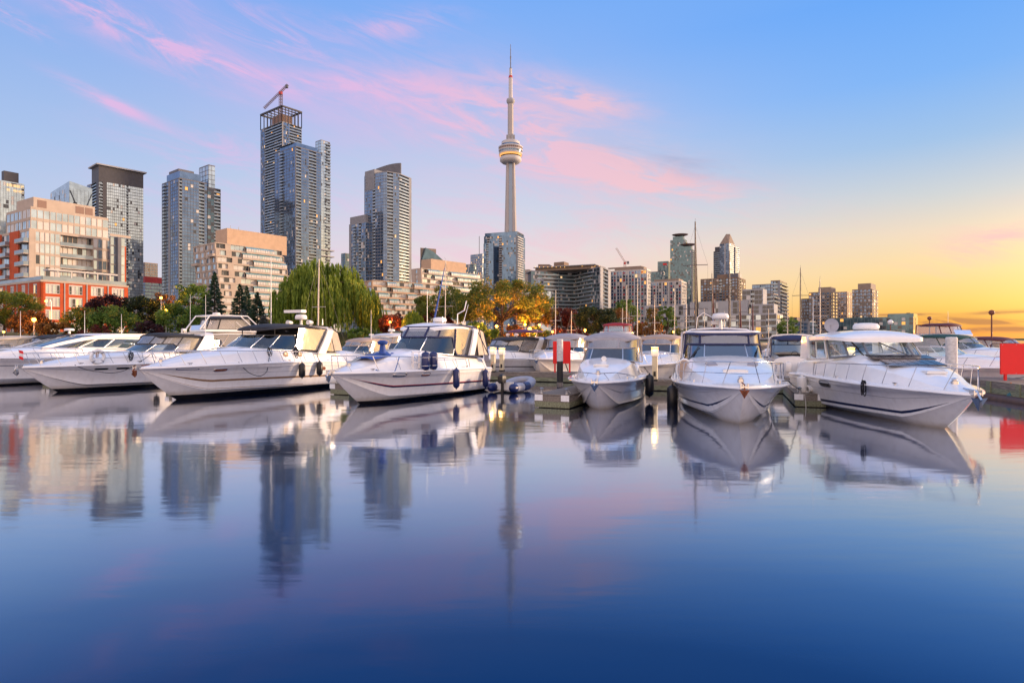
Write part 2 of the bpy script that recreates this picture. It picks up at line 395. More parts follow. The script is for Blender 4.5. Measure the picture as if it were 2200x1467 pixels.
# ---------------------------------------------------------------- water and land
def water_material():
    m = bpy.data.materials.new('harbour_water'); m.use_nodes = True
    t = m.node_tree; t.nodes.clear()
    N = t.nodes.new; L = t.links.new
    o = N('ShaderNodeOutputMaterial')
    geo = N('ShaderNodeNewGeometry')
    tcn = N('ShaderNodeTexCoord')
    mp = N('ShaderNodeMapping'); mp.inputs['Scale'].default_value = (0.35, 1.1, 1)
    L(tcn.outputs['Object'], mp.inputs[0])
    n1 = N('ShaderNodeTexNoise'); n1.inputs['Scale'].default_value = 0.55; n1.inputs['Detail'].default_value = 3; L(mp.outputs[0], n1.inputs['Vector'])
    n2 = N('ShaderNodeTexNoise'); n2.inputs['Scale'].default_value = 3.2; n2.inputs['Detail'].default_value = 2; L(mp.outputs[0], n2.inputs['Vector'])
    b1 = N('ShaderNodeBump'); b1.inputs['Strength'].default_value = 0.10; b1.inputs['Distance'].default_value = 0.10; L(n1.outputs[0], b1.inputs['Height'])
    b2 = N('ShaderNodeBump'); b2.inputs['Strength'].default_value = 0.08; b2.inputs['Distance'].default_value = 0.02; L(n2.outputs[0], b2.inputs['Height']); L(b1.outputs[0], b2.inputs['Normal'])
    # how steeply the surface is seen: reflection fades from grazing towards looking down
    dp = N('ShaderNodeVectorMath'); dp.operation = 'DOT_PRODUCT'; L(geo.outputs['Incoming'], dp.inputs[0]); L(geo.outputs['True Normal'], dp.inputs[1])
    ab = N('ShaderNodeMath'); ab.operation = 'ABSOLUTE'; L(dp.outputs['Value'], ab.inputs[0])
    r = N('ShaderNodeValToRGB'); L(ab.outputs[0], r.inputs[0])
    stops = [(0.0, 0.98), (0.10, 0.93), (0.17, 0.84), (0.25, 0.60), (0.34, 0.30), (0.44, 0.105), (0.52, 0.06), (0.7, 0.05), (1.0, 0.03)]
    e = r.color_ramp.elements
    e[0].position, e[0].color = stops[0][0], (stops[0][1],) * 3 + (1,)
    e[1].position, e[1].color = stops[-1][0], (stops[-1][1],) * 3 + (1,)
    for p, v in stops[1:-1]:
        x = e.new(p); x.color = (v, v, v, 1)
    gl = N('ShaderNodeBsdfGlossy'); gl.inputs['Roughness'].default_value = 0.075; r2 = N('ShaderNodeValToRGB'); L(ab.outputs[0], r2.inputs[0]); r2.color_ramp.elements[0].position = .07; r2.color_ramp.elements[0].color = (0.98, 0.97, 0.97, 1); r2.color_ramp.elements[1].position = .40; r2.color_ramp.elements[1].color = (0.54, 0.77, 1.0, 1); L(r2.outputs[0], gl.inputs[0]); L(b2.outputs[0], gl.inputs['Normal'])
    df = N('ShaderNodeBsdfDiffuse'); df.inputs[0].default_value = (0.0004, 0.022, 0.095, 1)
    mx = N('ShaderNodeMixShader'); L(r.outputs[0], mx.inputs[0]); L(df.outputs[0], mx.inputs[1]); L(gl.outputs[0], mx.inputs[2])
    L(mx.outputs[0], o.inputs[0])
    MATS['harbour_water'] = m
water_material()
mb = MB()
mb.quad((-9000, -3000, 0), (9000, -3000, 0), (9000, 14000, 0), (-9000, 14000, 0))
o = mb.build('water', 'harbour_water'); o['kind'] = 'structure'

M('grass', (0.05, 0.075, 0.02), 0.95, var=0.4, scale=0.8, bump=0.6, bscale=6)
M('city_ground', (0.10, 0.095, 0.085), 0.95, var=0.25, scale=0.05)
M('seawall_stone', (0.26, 0.23, 0.20), 0.9, var=0.25, scale=1.2, bump=0.5, bscale=4)
def shore(x):
    pts = [(-1500, 92), (-120, 88), (12, 86), (30, 120), (60, 190), (110, 300), (160, 372), (292, 385), (300, 2600), (3000, 2600)]
    for (a, ya), (b, yb) in zip(pts, pts[1:]):
        if a <= x <= b: return ya + (yb - ya) * (x - a) / (b - a)
    return 2600
def rise(x, y):
    d = y - shore(x)
    k = min(1, max(0, d / 26.0)); k = k * k * (3 - 2 * k)
    hi = 3.0 if x < 15 else max(0.6, 3.0 - (x - 15) * 0.05)
    if x > 296: hi = 8.0
    return 1.25 + hi * k
xs = sorted(set([-1500, -900, -600, -400, -300, -200, -160] + list(range(-140, 60, 5)) + list(range(60, 300, 10)) + [292, 300, 400, 700, 1200, 2000, 3000]))
fr = [0, 0.001, 3, 6, 9, 12, 15, 18, 21, 24, 27, 35, 60, 120, 300, 800, 2500, 9000]
rows = []
for x in xs:
    y0 = shore(x); row = [(x, y0, -1.0), (x, y0, 1.25)]
    row += [(x, y0 + d, rise(x, y0 + d)) for d in fr[2:]]
    rows.append(row)
mb = MB(); mb.loft(rows)
nrow = len(rows[0]) - 1
mb.m = [(1 if (k % nrow) == 0 else (2 if (k % nrow) >= 11 else 0)) for k in range(len(mb.f))]
o = mb.build('ground', ['grass', 'seawall_stone', 'city_ground'], smooth=40); o['kind'] = 'structure'

# ---------------------------------------------------------------- building kit
def facade_glass(name, tint, metal, rough=0.07, spec=0.8):
    m = M(name, tint, rough, metal=metal, var=0.22, scale=0.25, spec=spec)
    return m
facade_glass('tower_glass', (0.13, 0.21, 0.34), 0.75)
facade_glass('pale_glass', (0.44, 0.55, 0.62), 0.7)
facade_glass('blue_glass', (0.11, 0.20, 0.34), 0.7)
facade_glass('teal_glass', (0.085, 0.155, 0.20), 0.65)
facade_glass('dark_pane', (0.03, 0.04, 0.055), 0.2, spec=1.0)
facade_glass('aqua_glass', (0.20, 0.42, 0.46), 0.4, rough=0.15)
facade_glass('rail_glass', (0.24, 0.31, 0.37), 0.45, rough=0.15)
M('blind', (0.48, 0.46, 0.43), 0.35, var=0.12, spec=0.8, coat=0.3)
M('curtain', (0.36, 0.33, 0.30), 0.4, var=0.15, spec=0.8, coat=0.3)
emis('lit_window', (1.0, 0.45, 0.10), 0.95)
emis('lit_window_pale', (1.0, 0.66, 0.32), 0.8)
M('grey_concrete', (0.22, 0.225, 0.24), 0.85, var=0.12, scale=0.4)
M('pale_concrete', (0.34, 0.34, 0.345), 0.85, var=0.10, scale=0.4)
M('dark_cladding', (0.045, 0.045, 0.055), 0.55, var=0.15, scale=0.3)
M('slate_cladding', (0.10, 0.105, 0.125), 0.6, var=0.15, scale=0.3)
M('steel_grey', (0.16, 0.17, 0.19), 0.5, var=0.1, scale=0.3)
M('tan_stucco', (0.47, 0.325, 0.215), 0.85, var=0.08, scale=0.5)
M('pink_stucco', (0.41, 0.335, 0.27), 0.85, var=0.08, scale=0.5)
M('brown_panel', (0.20, 0.12, 0.09), 0.6, var=0.1)
M('white_frame', (0.46, 0.44, 0.42), 0.5, var=0.05)
M('brown_stone', (0.20, 0.135, 0.095), 0.85, var=0.15, scale=0.5)
M('warm_concrete', (0.26, 0.20, 0.155), 0.85, var=0.12, scale=0.4)
M('red_panel', (0.45, 0.04, 0.04), 0.6, var=0.1)
def brickmat():
    m = M('red_brick', (0.42, 0.066, 0.014), 0.85, var=0.12, scale=1.0)
    t = m.node_tree; b = t.nodes['Principled BSDF']
    br = t.nodes.new('ShaderNodeTexBrick'); br.inputs['Scale'].default_value = 4.0
    tcn = t.nodes.new('ShaderNodeTexCoord'); t.links.new(tcn.outputs['Object'], br.inputs['Vector'])
    bp = t.nodes.new('ShaderNodeBump'); bp.inputs['Strength'].default_value = 0.2; bp.inputs['Distance'].default_value = 0.02
    t.links.new(br.outputs['Fac'], bp.inputs['Height']); t.links.new(bp.outputs[0], b.inputs['Normal'])
brickmat()

def LR(pl, pc, pr, D, th):
    """visible corner chain left end, near corner, right end from three columns of the photograph and the depth of the corner"""
    if pr > 1290: th = min(th, 60 if pr < 1500 else (56 if pr < 1700 else 49))
    c, s_ = math.cos(R_(th)), math.sin(R_(th)); xc = gx(pc, D)
    k = (pr - CX) / F; wr = (k * D - xc) / (c - k * s_)
    k = (pl - CX) / F; wl = (xc - k * D) / (s_ + k * c)
    return [Vector((xc - wl * s_, D + wl * c)), Vector((xc, D)), Vector((xc + wr * c, D + wr * s_))]

class Bld:
    GP = {'pal': (0.55, 0.22, 0.17, 0.06), 'n': None}
    def __init__(s, name, label, cat, base, group=None):
        s.base = Vector((base[0], base[1])); s.z = 2.0
        s.root = thing(name, label, cat, (base[0], base[1], s.z), 0, group)
        s.rng = random.Random(hash(label) % 9999 if False else sum(map(ord, label)))
    def loc(s, chain): return [Vector((p[0] - s.base.x, p[1] - s.base.y)) for p in chain]
    def backed(s, ch):
        if len(ch) == 2:
            u = (ch[1] - ch[0]).normalized(); n = Vector((u.y, -u.x)); d = min(14.0, (ch[1] - ch[0]).length * 0.6)
            return ch + [ch[1] - n * d, ch[0] - n * d]
        return ch + [ch[0] + ch[-1] - ch[len(ch) // 2]]
    def inset(s, poly, d):
        n = len(poly); area = sum(poly[i].x * poly[(i + 1) % n].y - poly[(i + 1) % n].x * poly[i].y for i in range(n)); sg = 1 if area > 0 else -1
        out = []
        for i in range(n):
            p, a, b = poly[i], poly[i - 1], poly[(i + 1) % n]
            d1, d2 = (p - a).normalized(), (b - p).normalized()
            n1, n2 = Vector((-d1.y, d1.x)) * sg, Vector((-d2.y, d2.x)) * sg
            m = n1 + n2; k = m.length_squared / 2
            out.append(p + m * (d / max(.35, k)))
        return out
    def prism(s, chain, z0, z1, mat, name='wall', grow=0.0, **kw):
        ch = s.backed(s.loc(chain))
        if grow: ch = s.inset(ch, -grow)
        mb = MB(); mb.poly(ch, z0 - s.z, z1 - s.z)
        return mb.build(name, mat, s.root, **kw)
    def fbox(s, mb, A, u, n, u0, u1, d0, d1, z0, z1, mi=0):
        def P(a, d, z): p = A + u * a + n * d; return (p.x, p.y, z)
        mb.hexa([P(u0, d1, z0), P(u1, d1, z0), P(u1, d0, z0), P(u0, d0, z0), P(u0, d1, z1), P(u1, d1, z1), P(u1, d0, z1), P(u0, d0, z1)], mi)
    def pickm(s, p):
        r = s.rng.random(); a = 0
        for i, q in enumerate(p):
            a += q
            if r < a: return i
        return 0
    def section(s, chain, z0, z1, fh, pats, wall='grey_concrete', slab='grey_concrete', glass='tower_glass', rail='rail_glass', mull='steel_grey',
                probs=(0.935, 0.02, 0.04, 0.004, 0.001), pw=1.6, slab_h=0.35, roof=True, parapet=0.8, slab_out=0.08, indiv=False, pier='red_brick', core=True, ph=0.62, pwid=0.66, solid_rail=False, mw=0.12, rec=1.38, rh=1.25, lit=0.25):
        probs = (probs[0], probs[1], probs[2], probs[3] * lit, probs[4] * lit)
        ch = s.loc(chain); nf = max(1, round((z1 - z0) / fh)); fh = (z1 - z0) / nf; b0 = z0 - s.z
        gm = [glass, 'blind', 'dark_pane', 'lit_window', 'lit_window_pale']
        slabs, rails, panes, mulls, walls, sol = MB(), MB(), MB(), MB(), MB(), MB()
        count = 0; store = []; runs = []
        for e, pat in enumerate(pats):
            if not pat: continue
            A, B = ch[e], ch[e + 1]; L = (B - A).length; u = (B - A) / L; n = Vector((u.y, -u.x)); nb = len(pat); bw = L / nb
            i = 0
            while i < nb:                       # merge equal neighbours into one run
                j = i
                while j + 1 < nb and pat[j + 1] == pat[i]: j += 1
                t = pat[i]; a0, a1 = i * bw, (j + 1) * bw
                if t == 'g': s.fbox(slabs, A, u, n, a0, a1, -0.5, slab_out, 0, slab_h)
                elif t == 'b':
                    s.fbox(slabs, A, u, n, a0, a1, -rec - .15, 0.1, 0, 0.24)
                    s.fbox(rails, A, u, n, a0 + 0.04, a1 - 0.04, 0.0, 0.07, 0.24, rh)
                elif t == 'B':
                    s.fbox(slabs, A, u, n, a0, a1, -0.4, 1.4, 0, 0.24)
                    s.fbox(rails, A, u, n, a0 + 0.04, a1 - 0.04, 1.28, 1.36, 0.24, 1.25)
                    s.fbox(rails, A, u, n, a0 + 0.04, a0 + 0.12, 0.0, 1.28, 0.24, 1.25); s.fbox(rails, A, u, n, a1 - 0.12, a1 - 0.04, 0.0, 1.28, 0.24, 1.25)
                elif t == 'p':
                    s.fbox(slabs, A, u, n, a0, a1, -0.5, 0.0, 0, fh * (1 - ph) * 0.6); s.fbox(slabs, A, u, n, a0, a1, -0.5, 0.0, fh * (1 - (1 - ph) * 0.4), fh)
                elif t == 's':
                    s.fbox(slabs, A, u, n, a0, a1, -0.5, 1.25, 0, 0.9)
                elif t == 'w':
                    pm = MB(); s.fbox(pm, A, u, n, a0, a1, -0.6, 0.03, b0, b0 + nf * fh); pm.build('wall', wall, s.root)
                elif t == 'r':
                    pm = MB(); s.fbox(pm, A, u, n, a0, a1, -0.6, 0.35, b0, b0 + nf * fh + 0.6); pm.build('brick_pier', pier, s.root)
                if t in 'bB':
                    s.fbox(walls, A, u, n, a0 - 0.1, a0 + 0.1, -1.5, 0.02, b0, b0 + nf * fh); s.fbox(walls, A, u, n, a1 - 0.1, a1 + 0.1, -1.5, 0.02, b0, b0 + nf * fh)
                i = j + 1
            for i, t in enumerate(pat):
                a0, a1 = i * bw, (i + 1) * bw
                if t in 'gbBp' and t != 'p': s.fbox(mulls, A, u, n, a0 - mw / 2, a0 + mw / 2, -0.2 if t == 'g' else -rec - .1, 0.12 if t == 'g' else -rec + .08, b0, b0 + nf * fh)
                if t == 'p':
                    m = bw * (1 - pwid) / 2
                    s.fbox(walls, A, u, n, a0, a0 + m, -0.5, 0.0, b0, b0 + nf * fh); s.fbox(walls, A, u, n, a1 - m, a1, -0.5, 0.0, b0, b0 + nf * fh)
                for k in range(nf):
                    zb = b0 + k * fh
                    if t == 'g': rng_ = [(a0, a1, zb + slab_h, zb + fh, 0.0)]; npn = max(1, round(bw / pw))
                    elif t == 'b': rng_ = [(a0, a1, zb + 0.24, zb + fh, -rec)]; npn = max(1, round(bw / 1.8))
                    elif t == 'B': rng_ = [(a0, a1, zb + 0.24, zb + fh, -0.04)]; npn = max(1, round(bw / 1.8))
                    elif t == 'p': rng_ = [(a0 + m, a1 - m, zb + fh * (1 - ph) * 0.6, zb + fh * (1 - (1 - ph) * 0.4), -0.2)]; npn = 1 if bw * pwid < 2.6 else 2
                    elif t == 's': rng_ = [(a0, a1, zb + 0.9, zb + fh * 0.72, 1.15)]; npn = max(1, round(bw / 1.3))
                    else: continue
                    for (c0, c1, y0, y1, d) in rng_:
                        for q in range(npn):
                            x0 = c0 + (c1 - c0) * q / npn + 0.04; x1 = c0 + (c1 - c0) * (q + 1) / npn - 0.04
                            mi = s.pickm(probs) if t != 's' else (1 if s.rng.random() < 0.75 else 0)
                            if t in 'bB' and mi == 0 and s.rng.random() < 0.5: mi = 2
                            j1, j2 = s.rng.uniform(-.012, .012), s.rng.uniform(-.012, .012)
                            def P(a, dd, z): p = A + u * a + n * dd; return (p.x, p.y, z)
                            vs = [P(x0, d + j1, y0), P(x1, d - j1, y0), P(x1, d - j1 + j2, y1), P(x0, d + j1 + j2, y1)]
                            if indiv: store.append((vs, mi))
                            else: panes.quad(*vs, mi)
                            count += 1
                        if t == 's':
                            def P(a, dd, z): p = A + u * a + n * dd; return (p.x, p.y, z)
                            sol.quad(P(a0, 1.2, zb + fh * 0.72), P(a1, 1.2, zb + fh * 0.72), P(a1, -0.1, zb + fh * 1.0), P(a0, -0.1, zb + fh * 1.0))
                            for q in range(npn + 1):
                                xx = a0 + (a1 - a0) * q / npn
                                s.fbox(mulls, A, u, n, xx - .04, xx + .04, 1.12, 1.22, zb + .9, zb + fh * .72)
        if core:
            body = s.inset(s.backed(ch), 1.6); mb = MB(); mb.poly(body, b0 - 1, b0 + nf * fh - 0.05); mb.build('core', 'slate_cladding', s.root)
        for mbx, nm, mt in ((slabs, 'floor_slab', slab), (rails, 'railing', slab if solid_rail else rail)):
            if mbx.f:
                groups = [(0, len(mbx.f) // 6)]
                if indiv: groups = [(g, g + 1) for g in range(len(mbx.f) // 6)]
                for (g0, g1) in groups:
                    sub = MB(); sub.v = mbx.v[g0 * 8:g1 * 8]; sub.f = [tuple(i - g0 * 8 for i in f) for f in mbx.f[g0 * 6:g1 * 6]]; sub.m = [0] * len(sub.f)
                    me = sub.mesh(nm, mt)
                    for k in range(nf): inst(nm, me, s.root, (0, 0, b0 + k * fh), kind='stuff' if g1 - g0 > 1 else None)
        if indiv and count <= 300:
            for vs, mi in store:
                q = MB(); q.quad(*vs); q.build('window', gm[mi], s.root)
        else:
            for vs, mi in store: panes.quad(*vs, mi)
            if panes.f: panes.build('window', gm, s.root, kind='stuff')
        if mulls.f: mulls.build('mullion', mull, s.root, kind='stuff')
        if walls.f: walls.build('wall', [wall, pier], s.root)
        if sol.f:
            for g in range(len(sol.f)):
                sub = MB(); sub.v = sol.v[g * 4:g * 4 + 4]; sub.f = [(0, 1, 2, 3)]; sub.m = [0]; sub.build('solarium_pane', 'aqua_glass', s.root)
        if roof: s.prism(chain, z0 + nf * fh, z0 + nf * fh + parapet, slab, 'parapet', grow=0.02)
        return nf, fh
    def rbox(s, chain, z0, z1, mat, f0=(0.15, 0.15), f1=(0.85, 0.85), name='plant_room'):
        """box on the roof, placed by fractions along the left and right faces measured from the near corner"""
        ch = s.loc(chain); C = ch[1]; l = ch[0] - C; r = ch[2] - C
        pts = [C + l * f1[0] + r * f0[1], C + l * f0[0] + r * f0[1], C + l * f0[0] + r * f1[1], C + l * f1[0] + r * f1[1]]
        mb = MB(); mb.poly(pts, z0 - s.z, z1 - s.z)
        return mb.build(name, mat, s.root)

def tower(name, label, pl, pc, pr, ptop, D, th, fh, pats, cat='tower', z0=4, **kw):
    ch = LR(pl, pc, pr, D, th); b = Bld(name, label, cat, ch[1]); zt = gz(ptop, D)
    b.section(ch, z0, zt, fh, pats, **kw)
    return b, ch, zt

# ---- the glass towers on the left
b, ch, zt = tower('glass_tower', 'pale glass tower with lit top floors at the far left edge behind the brick condominium', -34, -28, 52, 384, 480, 57, 3.6, ['gg', 'gggggggggggggB'], glass='pale_glass', slab='pale_glass', slab_h=0.5, probs=(0.8, 0.14, 0.06, 0, 0), pw=2.4)
b.rbox(ch, zt, zt + 9, 'dark_cladding', (0.05, 0.45), (0.9, 0.85))
q = MB(); A, B_ = b.loc(ch)[1], b.loc(ch)[2]; uu = (B_ - A).normalized(); nn = Vector((uu.y, -uu.x)); Lw = (B_ - A).length
for i in range(26):
    a = Lw * (0.52 + 0.46 * (i % 13) / 13)
    if b.rng.random() < 0.75: b.fbox(q, A, uu, nn, a, a + 1.1, 0.03, 0.06, zt - 2 - 3.2 - (i // 13) * 4.2, zt - 2 - 0.9 - (i // 13) * 4.2)
q.build('lit_window', 'lit_window_pale', b.root, kind='stuff')
b, ch, zt = tower('office_tower', 'pale blue glass office tower with a slanted top and diagonal braces behind the brick condominium', 109, 149, 198, 404, 520, 57, 3.8, ['gggg', 'gggggg'], glass='pale_glass', slab='pale_glass', slab_h=0.3, pw=2.5, probs=(0.9, 0.07, 0.03, 0, 0), parapet=0.3, roof=False)
lc = b.loc(ch); q = MB(); zz = zt - b.z
tl, tc_, tr = [Vector((*p, zz)) for p in lc]
bk = tl + tr - tc_
q.hexa([tl, tc_, tr, bk, tl + Vector((0, 0, 1)), tc_ + Vector((0, 0, 6)), tr + Vector((0, 0, 3)), bk + Vector((0, 0, 1))]); q.build('slanted_roof', 'pale_glass', b.root)
u2 = (lc[2] - lc[1]); n2 = Vector((u2.y, -u2.x)).normalized() * 0.5
q = MB()
for (fa, za, fb_, zb) in ((0.02, zz - 2, 1.0, zz - 44), (0.98, zz - 2, 0.3, zz - 36)):
    pa, pb = lc[1] + u2 * fa + n2, lc[1] + u2 * fb_ + n2
    q.bar((pa.x, pa.y, za), (pb.x, pb.y, zb), 0.45)
q.build('brace', 'dark_cladding', b.root)
q = MB(); u1 = lc[0] - lc[1]; n1 = Vector((-u1.y, u1.x)).normalized()
for zc in (zz - 16, zz - 30):
    pa, pb = lc[1] + u1 * 0.12 + n1 * .2, lc[1] + u1 * 0.92 + n1 * .2
    q.bar((pa.x, pa.y, zc), (pb.x, pb.y, zc - 4), 0.4, 5)
q.build('dark_band', 'blue_glass', b.root)

# dark slab tower with an overhanging roof
ch = LR(197, 212, 308, 580, 50); zt = gz(352, 580)
b = Bld('slab_tower', 'dark slab tower with an overhanging flat roof and a broad silver glass face', 'tower', ch[1])
zb = gz(380, 580)
b.section(ch, 40, zb - 4, 2.95, ['bbw', 'bbwwggggggggggbgggggggg'], wall='dark_cladding', slab='dark_cladding', mull='dark_cladding', glass='pale_glass', probs=(0.93, 0.035, 0.025, 0.005, 0.005), pw=2.2, slab_h=0.45, roof=False)
b.section(ch, 4, 40, 2.95, ['bbw', 'bbwwbbbbbbbbbbbbbbbbbbb'], wall='dark_cladding', slab='slate_cladding', glass='pale_glass', probs=(0.45, 0.35, 0.18, 0.015, 0.005), roof=False)
b.prism(ch, zb - 4, zt - 1.2, 'dark_cladding', 'crown_wall')
b.prism(ch, zt - 1.2, zt, 'pale_concrete', 'roof', grow=2.4)
b, ch, zt = tower('balcony_tower', 'narrow balcony tower peeping out left of the dark slab tower', 187, 196, 214, 397, 620, 57, 3, ['gg', 'bgbg'])

# two small far buildings between the slab tower and the grey tower
b, ch, zt = tower('office_block', 'small grey far office block with punched windows right of the slab tower', 307, 311, 339, 565, 760, 57, 3.4, ['pp', 'pppppppp'], cat='building', wall='warm_concrete', slab='warm_concrete', pw=2)
b, ch, zt = tower('banded_office', 'low blue banded office with a red top between two towers', 307, 312, 350, 607, 640, 57, 3.4, ['gg', 'gggggg'], cat='building', slab='pale_concrete', glass='blue_glass', slab_h=1.3, roof=False)
b.prism(ch, zt, zt + 6.5, 'red_panel', 'red_top', grow=0.1)

# grey tower, third from the left
b, ch, zt = tower('condo_tower', 'grey blue condominium tower with stepped top between the slab tower and the tan terraces', 348, 385, 445, 384, 425, 52, 2.5, ['gBgwgggg'[:8], 'bggggggbbg'], probs=(0.935, 0.02, 0.04, 0.004, 0.001), glass='tower_glass', slab='slate_cladding', mull='slate_cladding', slab_h=0.4, pw=1.7)
b.rbox(ch, zt, zt + 6, 'tower_glass', (0.05, 0.05), (0.8, 0.8), 'upper_floor')
b.rbox(ch, zt + 6, gz(358, 425), 'slate_cladding', (0.2, 0.1), (0.75, 0.65))
ch2 = LR(432, 446, 474, 441, 52)
b.section(ch2, 4, gz(404, 441), 2.5, ['gg', 'ggbb'], probs=(0.5, 0.1, 0.35, 0.03, 0.02), slab='slate_cladding', glass='teal_glass', mull='slate_cladding')
ch3 = LR(428, 448, 462, 443, 52)
b.section(ch3, gz(404, 441), gz(356, 443), 3.2, ['ggg', 'gg'], probs=(0.8, 0.1, 0.05, 0.03, 0.02), slab='slate_cladding', glass='pale_glass', mull='slate_cladding')

# the tall tower being topped out
ch = LR(560, 606, 648, 640, 52); zt = gz(262, 640)
b = Bld('unfinished_tower', 'tallest dark tower under construction with an open steel crown', 'tower', ch[1])
b.section(ch, 4, zt, 3.0, ['ggbbbbbbbb', 'gggbbbbb'], slab='steel_grey', glass='blue_glass', mull='slate_cladding', probs=(0.55, 0.08, 0.34, 0.02, 0.01), rail='rail_glass', slab_h=0.4)
q = MB(); lc = b.backed(b.loc(ch)); zc = gz(228, 640) - b.z; z0_ = zt - b.z
for i in range(4):
    A, B_ = lc[i], lc[(i + 1) % 4]
    q.bar((*A, zc), (*B_, zc), 1.6, 1.6)
    for k in range(7):
        p = A.lerp(B_, k / 6); q.bar((*p, z0_), (*p, zc), 0.7)
for k in range(7):
    q.bar((*lc[0].lerp(lc[1], k / 6), zc), (*lc[3].lerp(lc[2], k / 6), zc), 0.9)
q.build('steel_crown', 'dark_cladding', b.root)
b.rbox(ch, zt, zt + 11, 'brown_panel', (0.15, 0.15), (0.6, 0.7), 'lift_core')
CR_BASE = ch[0].lerp(ch[1], 0.62) + Vector((3, 12)); CR_Z = zt

# the broad silver tower right of it
b, ch, zt = tower('silver_tower', 'broad silver glass tower with stepped roof standing in front of the unfinished tower', 590, 636, 690, 316, 560, 52, 2.95, ['ggBgggg', 'bbgggbbbgg'], probs=(0.935, 0.02, 0.04, 0.004, 0.001), glass='tower_glass', slab='slate_cladding', mull='slate_cladding', slab_h=0.4)
b.rbox(ch, zt, zt + 5, 'tower_glass', (0.05, 0.05), (0.8, 0.9), 'upper_floor')
b.rbox(ch, zt + 5, gz(304, 560), 'slate_cladding', (0.2, 0.0), (0.8, 0.75))
ch2 = LR(678, 690, 709, 585, 52); b.section(ch2, 4, gz(302, 585), 2.95, ['gg', 'ggBB'], slab='steel_grey', glass='pale_glass', mull='steel_grey')
q = MB()
for zz in (gz(538, 585), gz(551, 585)): q.poly(b.inset(b.backed(b.loc(ch2)), -3.0), zz - b.z, zz - b.z + 1)
q.build('podium_ledge', 'pale_concrete', b.root)
for (fa, zf) in ((0.32, 0.93), (0.30, 0.68)):
    pass

# curved tower left of the needle tower
C0 = LR(783, 826, 884, 480, 52)
l0, c0, r0 = C0
mid1 = c0.lerp(r0, 0.45) + Vector((1.2, -1.4)) * 2.0
chain5 = [l0, l0.lerp(c0, 0.55), c0 + Vector((-1.5, 2.5)), c0.lerp(r0, 0.08) + Vector((0.4, -0.6)), mid1, r0]
b = Bld('curved_tower', 'silver tower with a curved face and sail shaped roof screen', 'tower', c0)
zt = gz(369, 480)
def back5(ch): return ch + [ch[0] + ch[-1] - ch[2]]
_old = b.backed
b.backed = lambda ch: (back5(ch) if len(ch) == 6 else _old(ch))
b.section(chain5, 4, zt, 2.6, ['gggb', 'ggg', 'gg', 'bbggg'[:4], 'bbbbw'], slab='grey_concrete', glass='tower_glass', mull='grey_concrete', probs=(0.935, 0.02, 0.04, 0.004, 0.001), slab_h=0.4, slab_out=0.15)
q = MB(); rows = []
for i in range(13):
    t = i / 12; px = 808 + 53 * t; D = 497 + 3 * t; p = Vector((gx(px, D) - c0.x, D - c0.y)); h = gz(363 - 12.5 * math.sin(t * PI / 2), D) - b.z
    rows.append([(p.x, p.y, zt - b.z), (p.x, p.y, h), (p.x + .3, p.y + 1.2, h), (p.x + .3, p.y + 1.2, zt - b.z)])
q.loft(rows, True); q.add(rows[0], [(0, 1, 2, 3)]); q.add(rows[-1], [(0, 1, 2, 3)])
q.build('roof_screen', 'slate_cladding', b.root)
b.prism([l0 + Vector((.4, -.3)), l0.lerp(c0, 0.52) + Vector((-.2, -.3)), l0.lerp(c0, 0.52) + (r0 - c0) * 0.3], zt - 12, gz(362, 485), 'grey_concrete', 'roof_wall')
b, ch, zt = tower('lower_wing_tower', 'lower grey tower standing left of the curved tower', 750, 786, 800, 478, 488, 52, 2.6, ['wgBgbgg', 'gg'], slab='grey_concrete', glass='tower_glass', probs=(0.78, 0.1, 0.1, 0.02, 0.004), wall='grey_concrete')
b.prism(LR(752, 785, 800, 490, 52), zt, gz(461, 490), 'grey_concrete', 'roof_wall')
b, ch, zt = tower('sliver_tower', 'small grey green tower half hidden behind the willow and the curved tower', 733, 742, 760, 545, 800, 52, 3.2, ['gg', 'gggg'], glass='teal_glass', slab='grey_concrete')

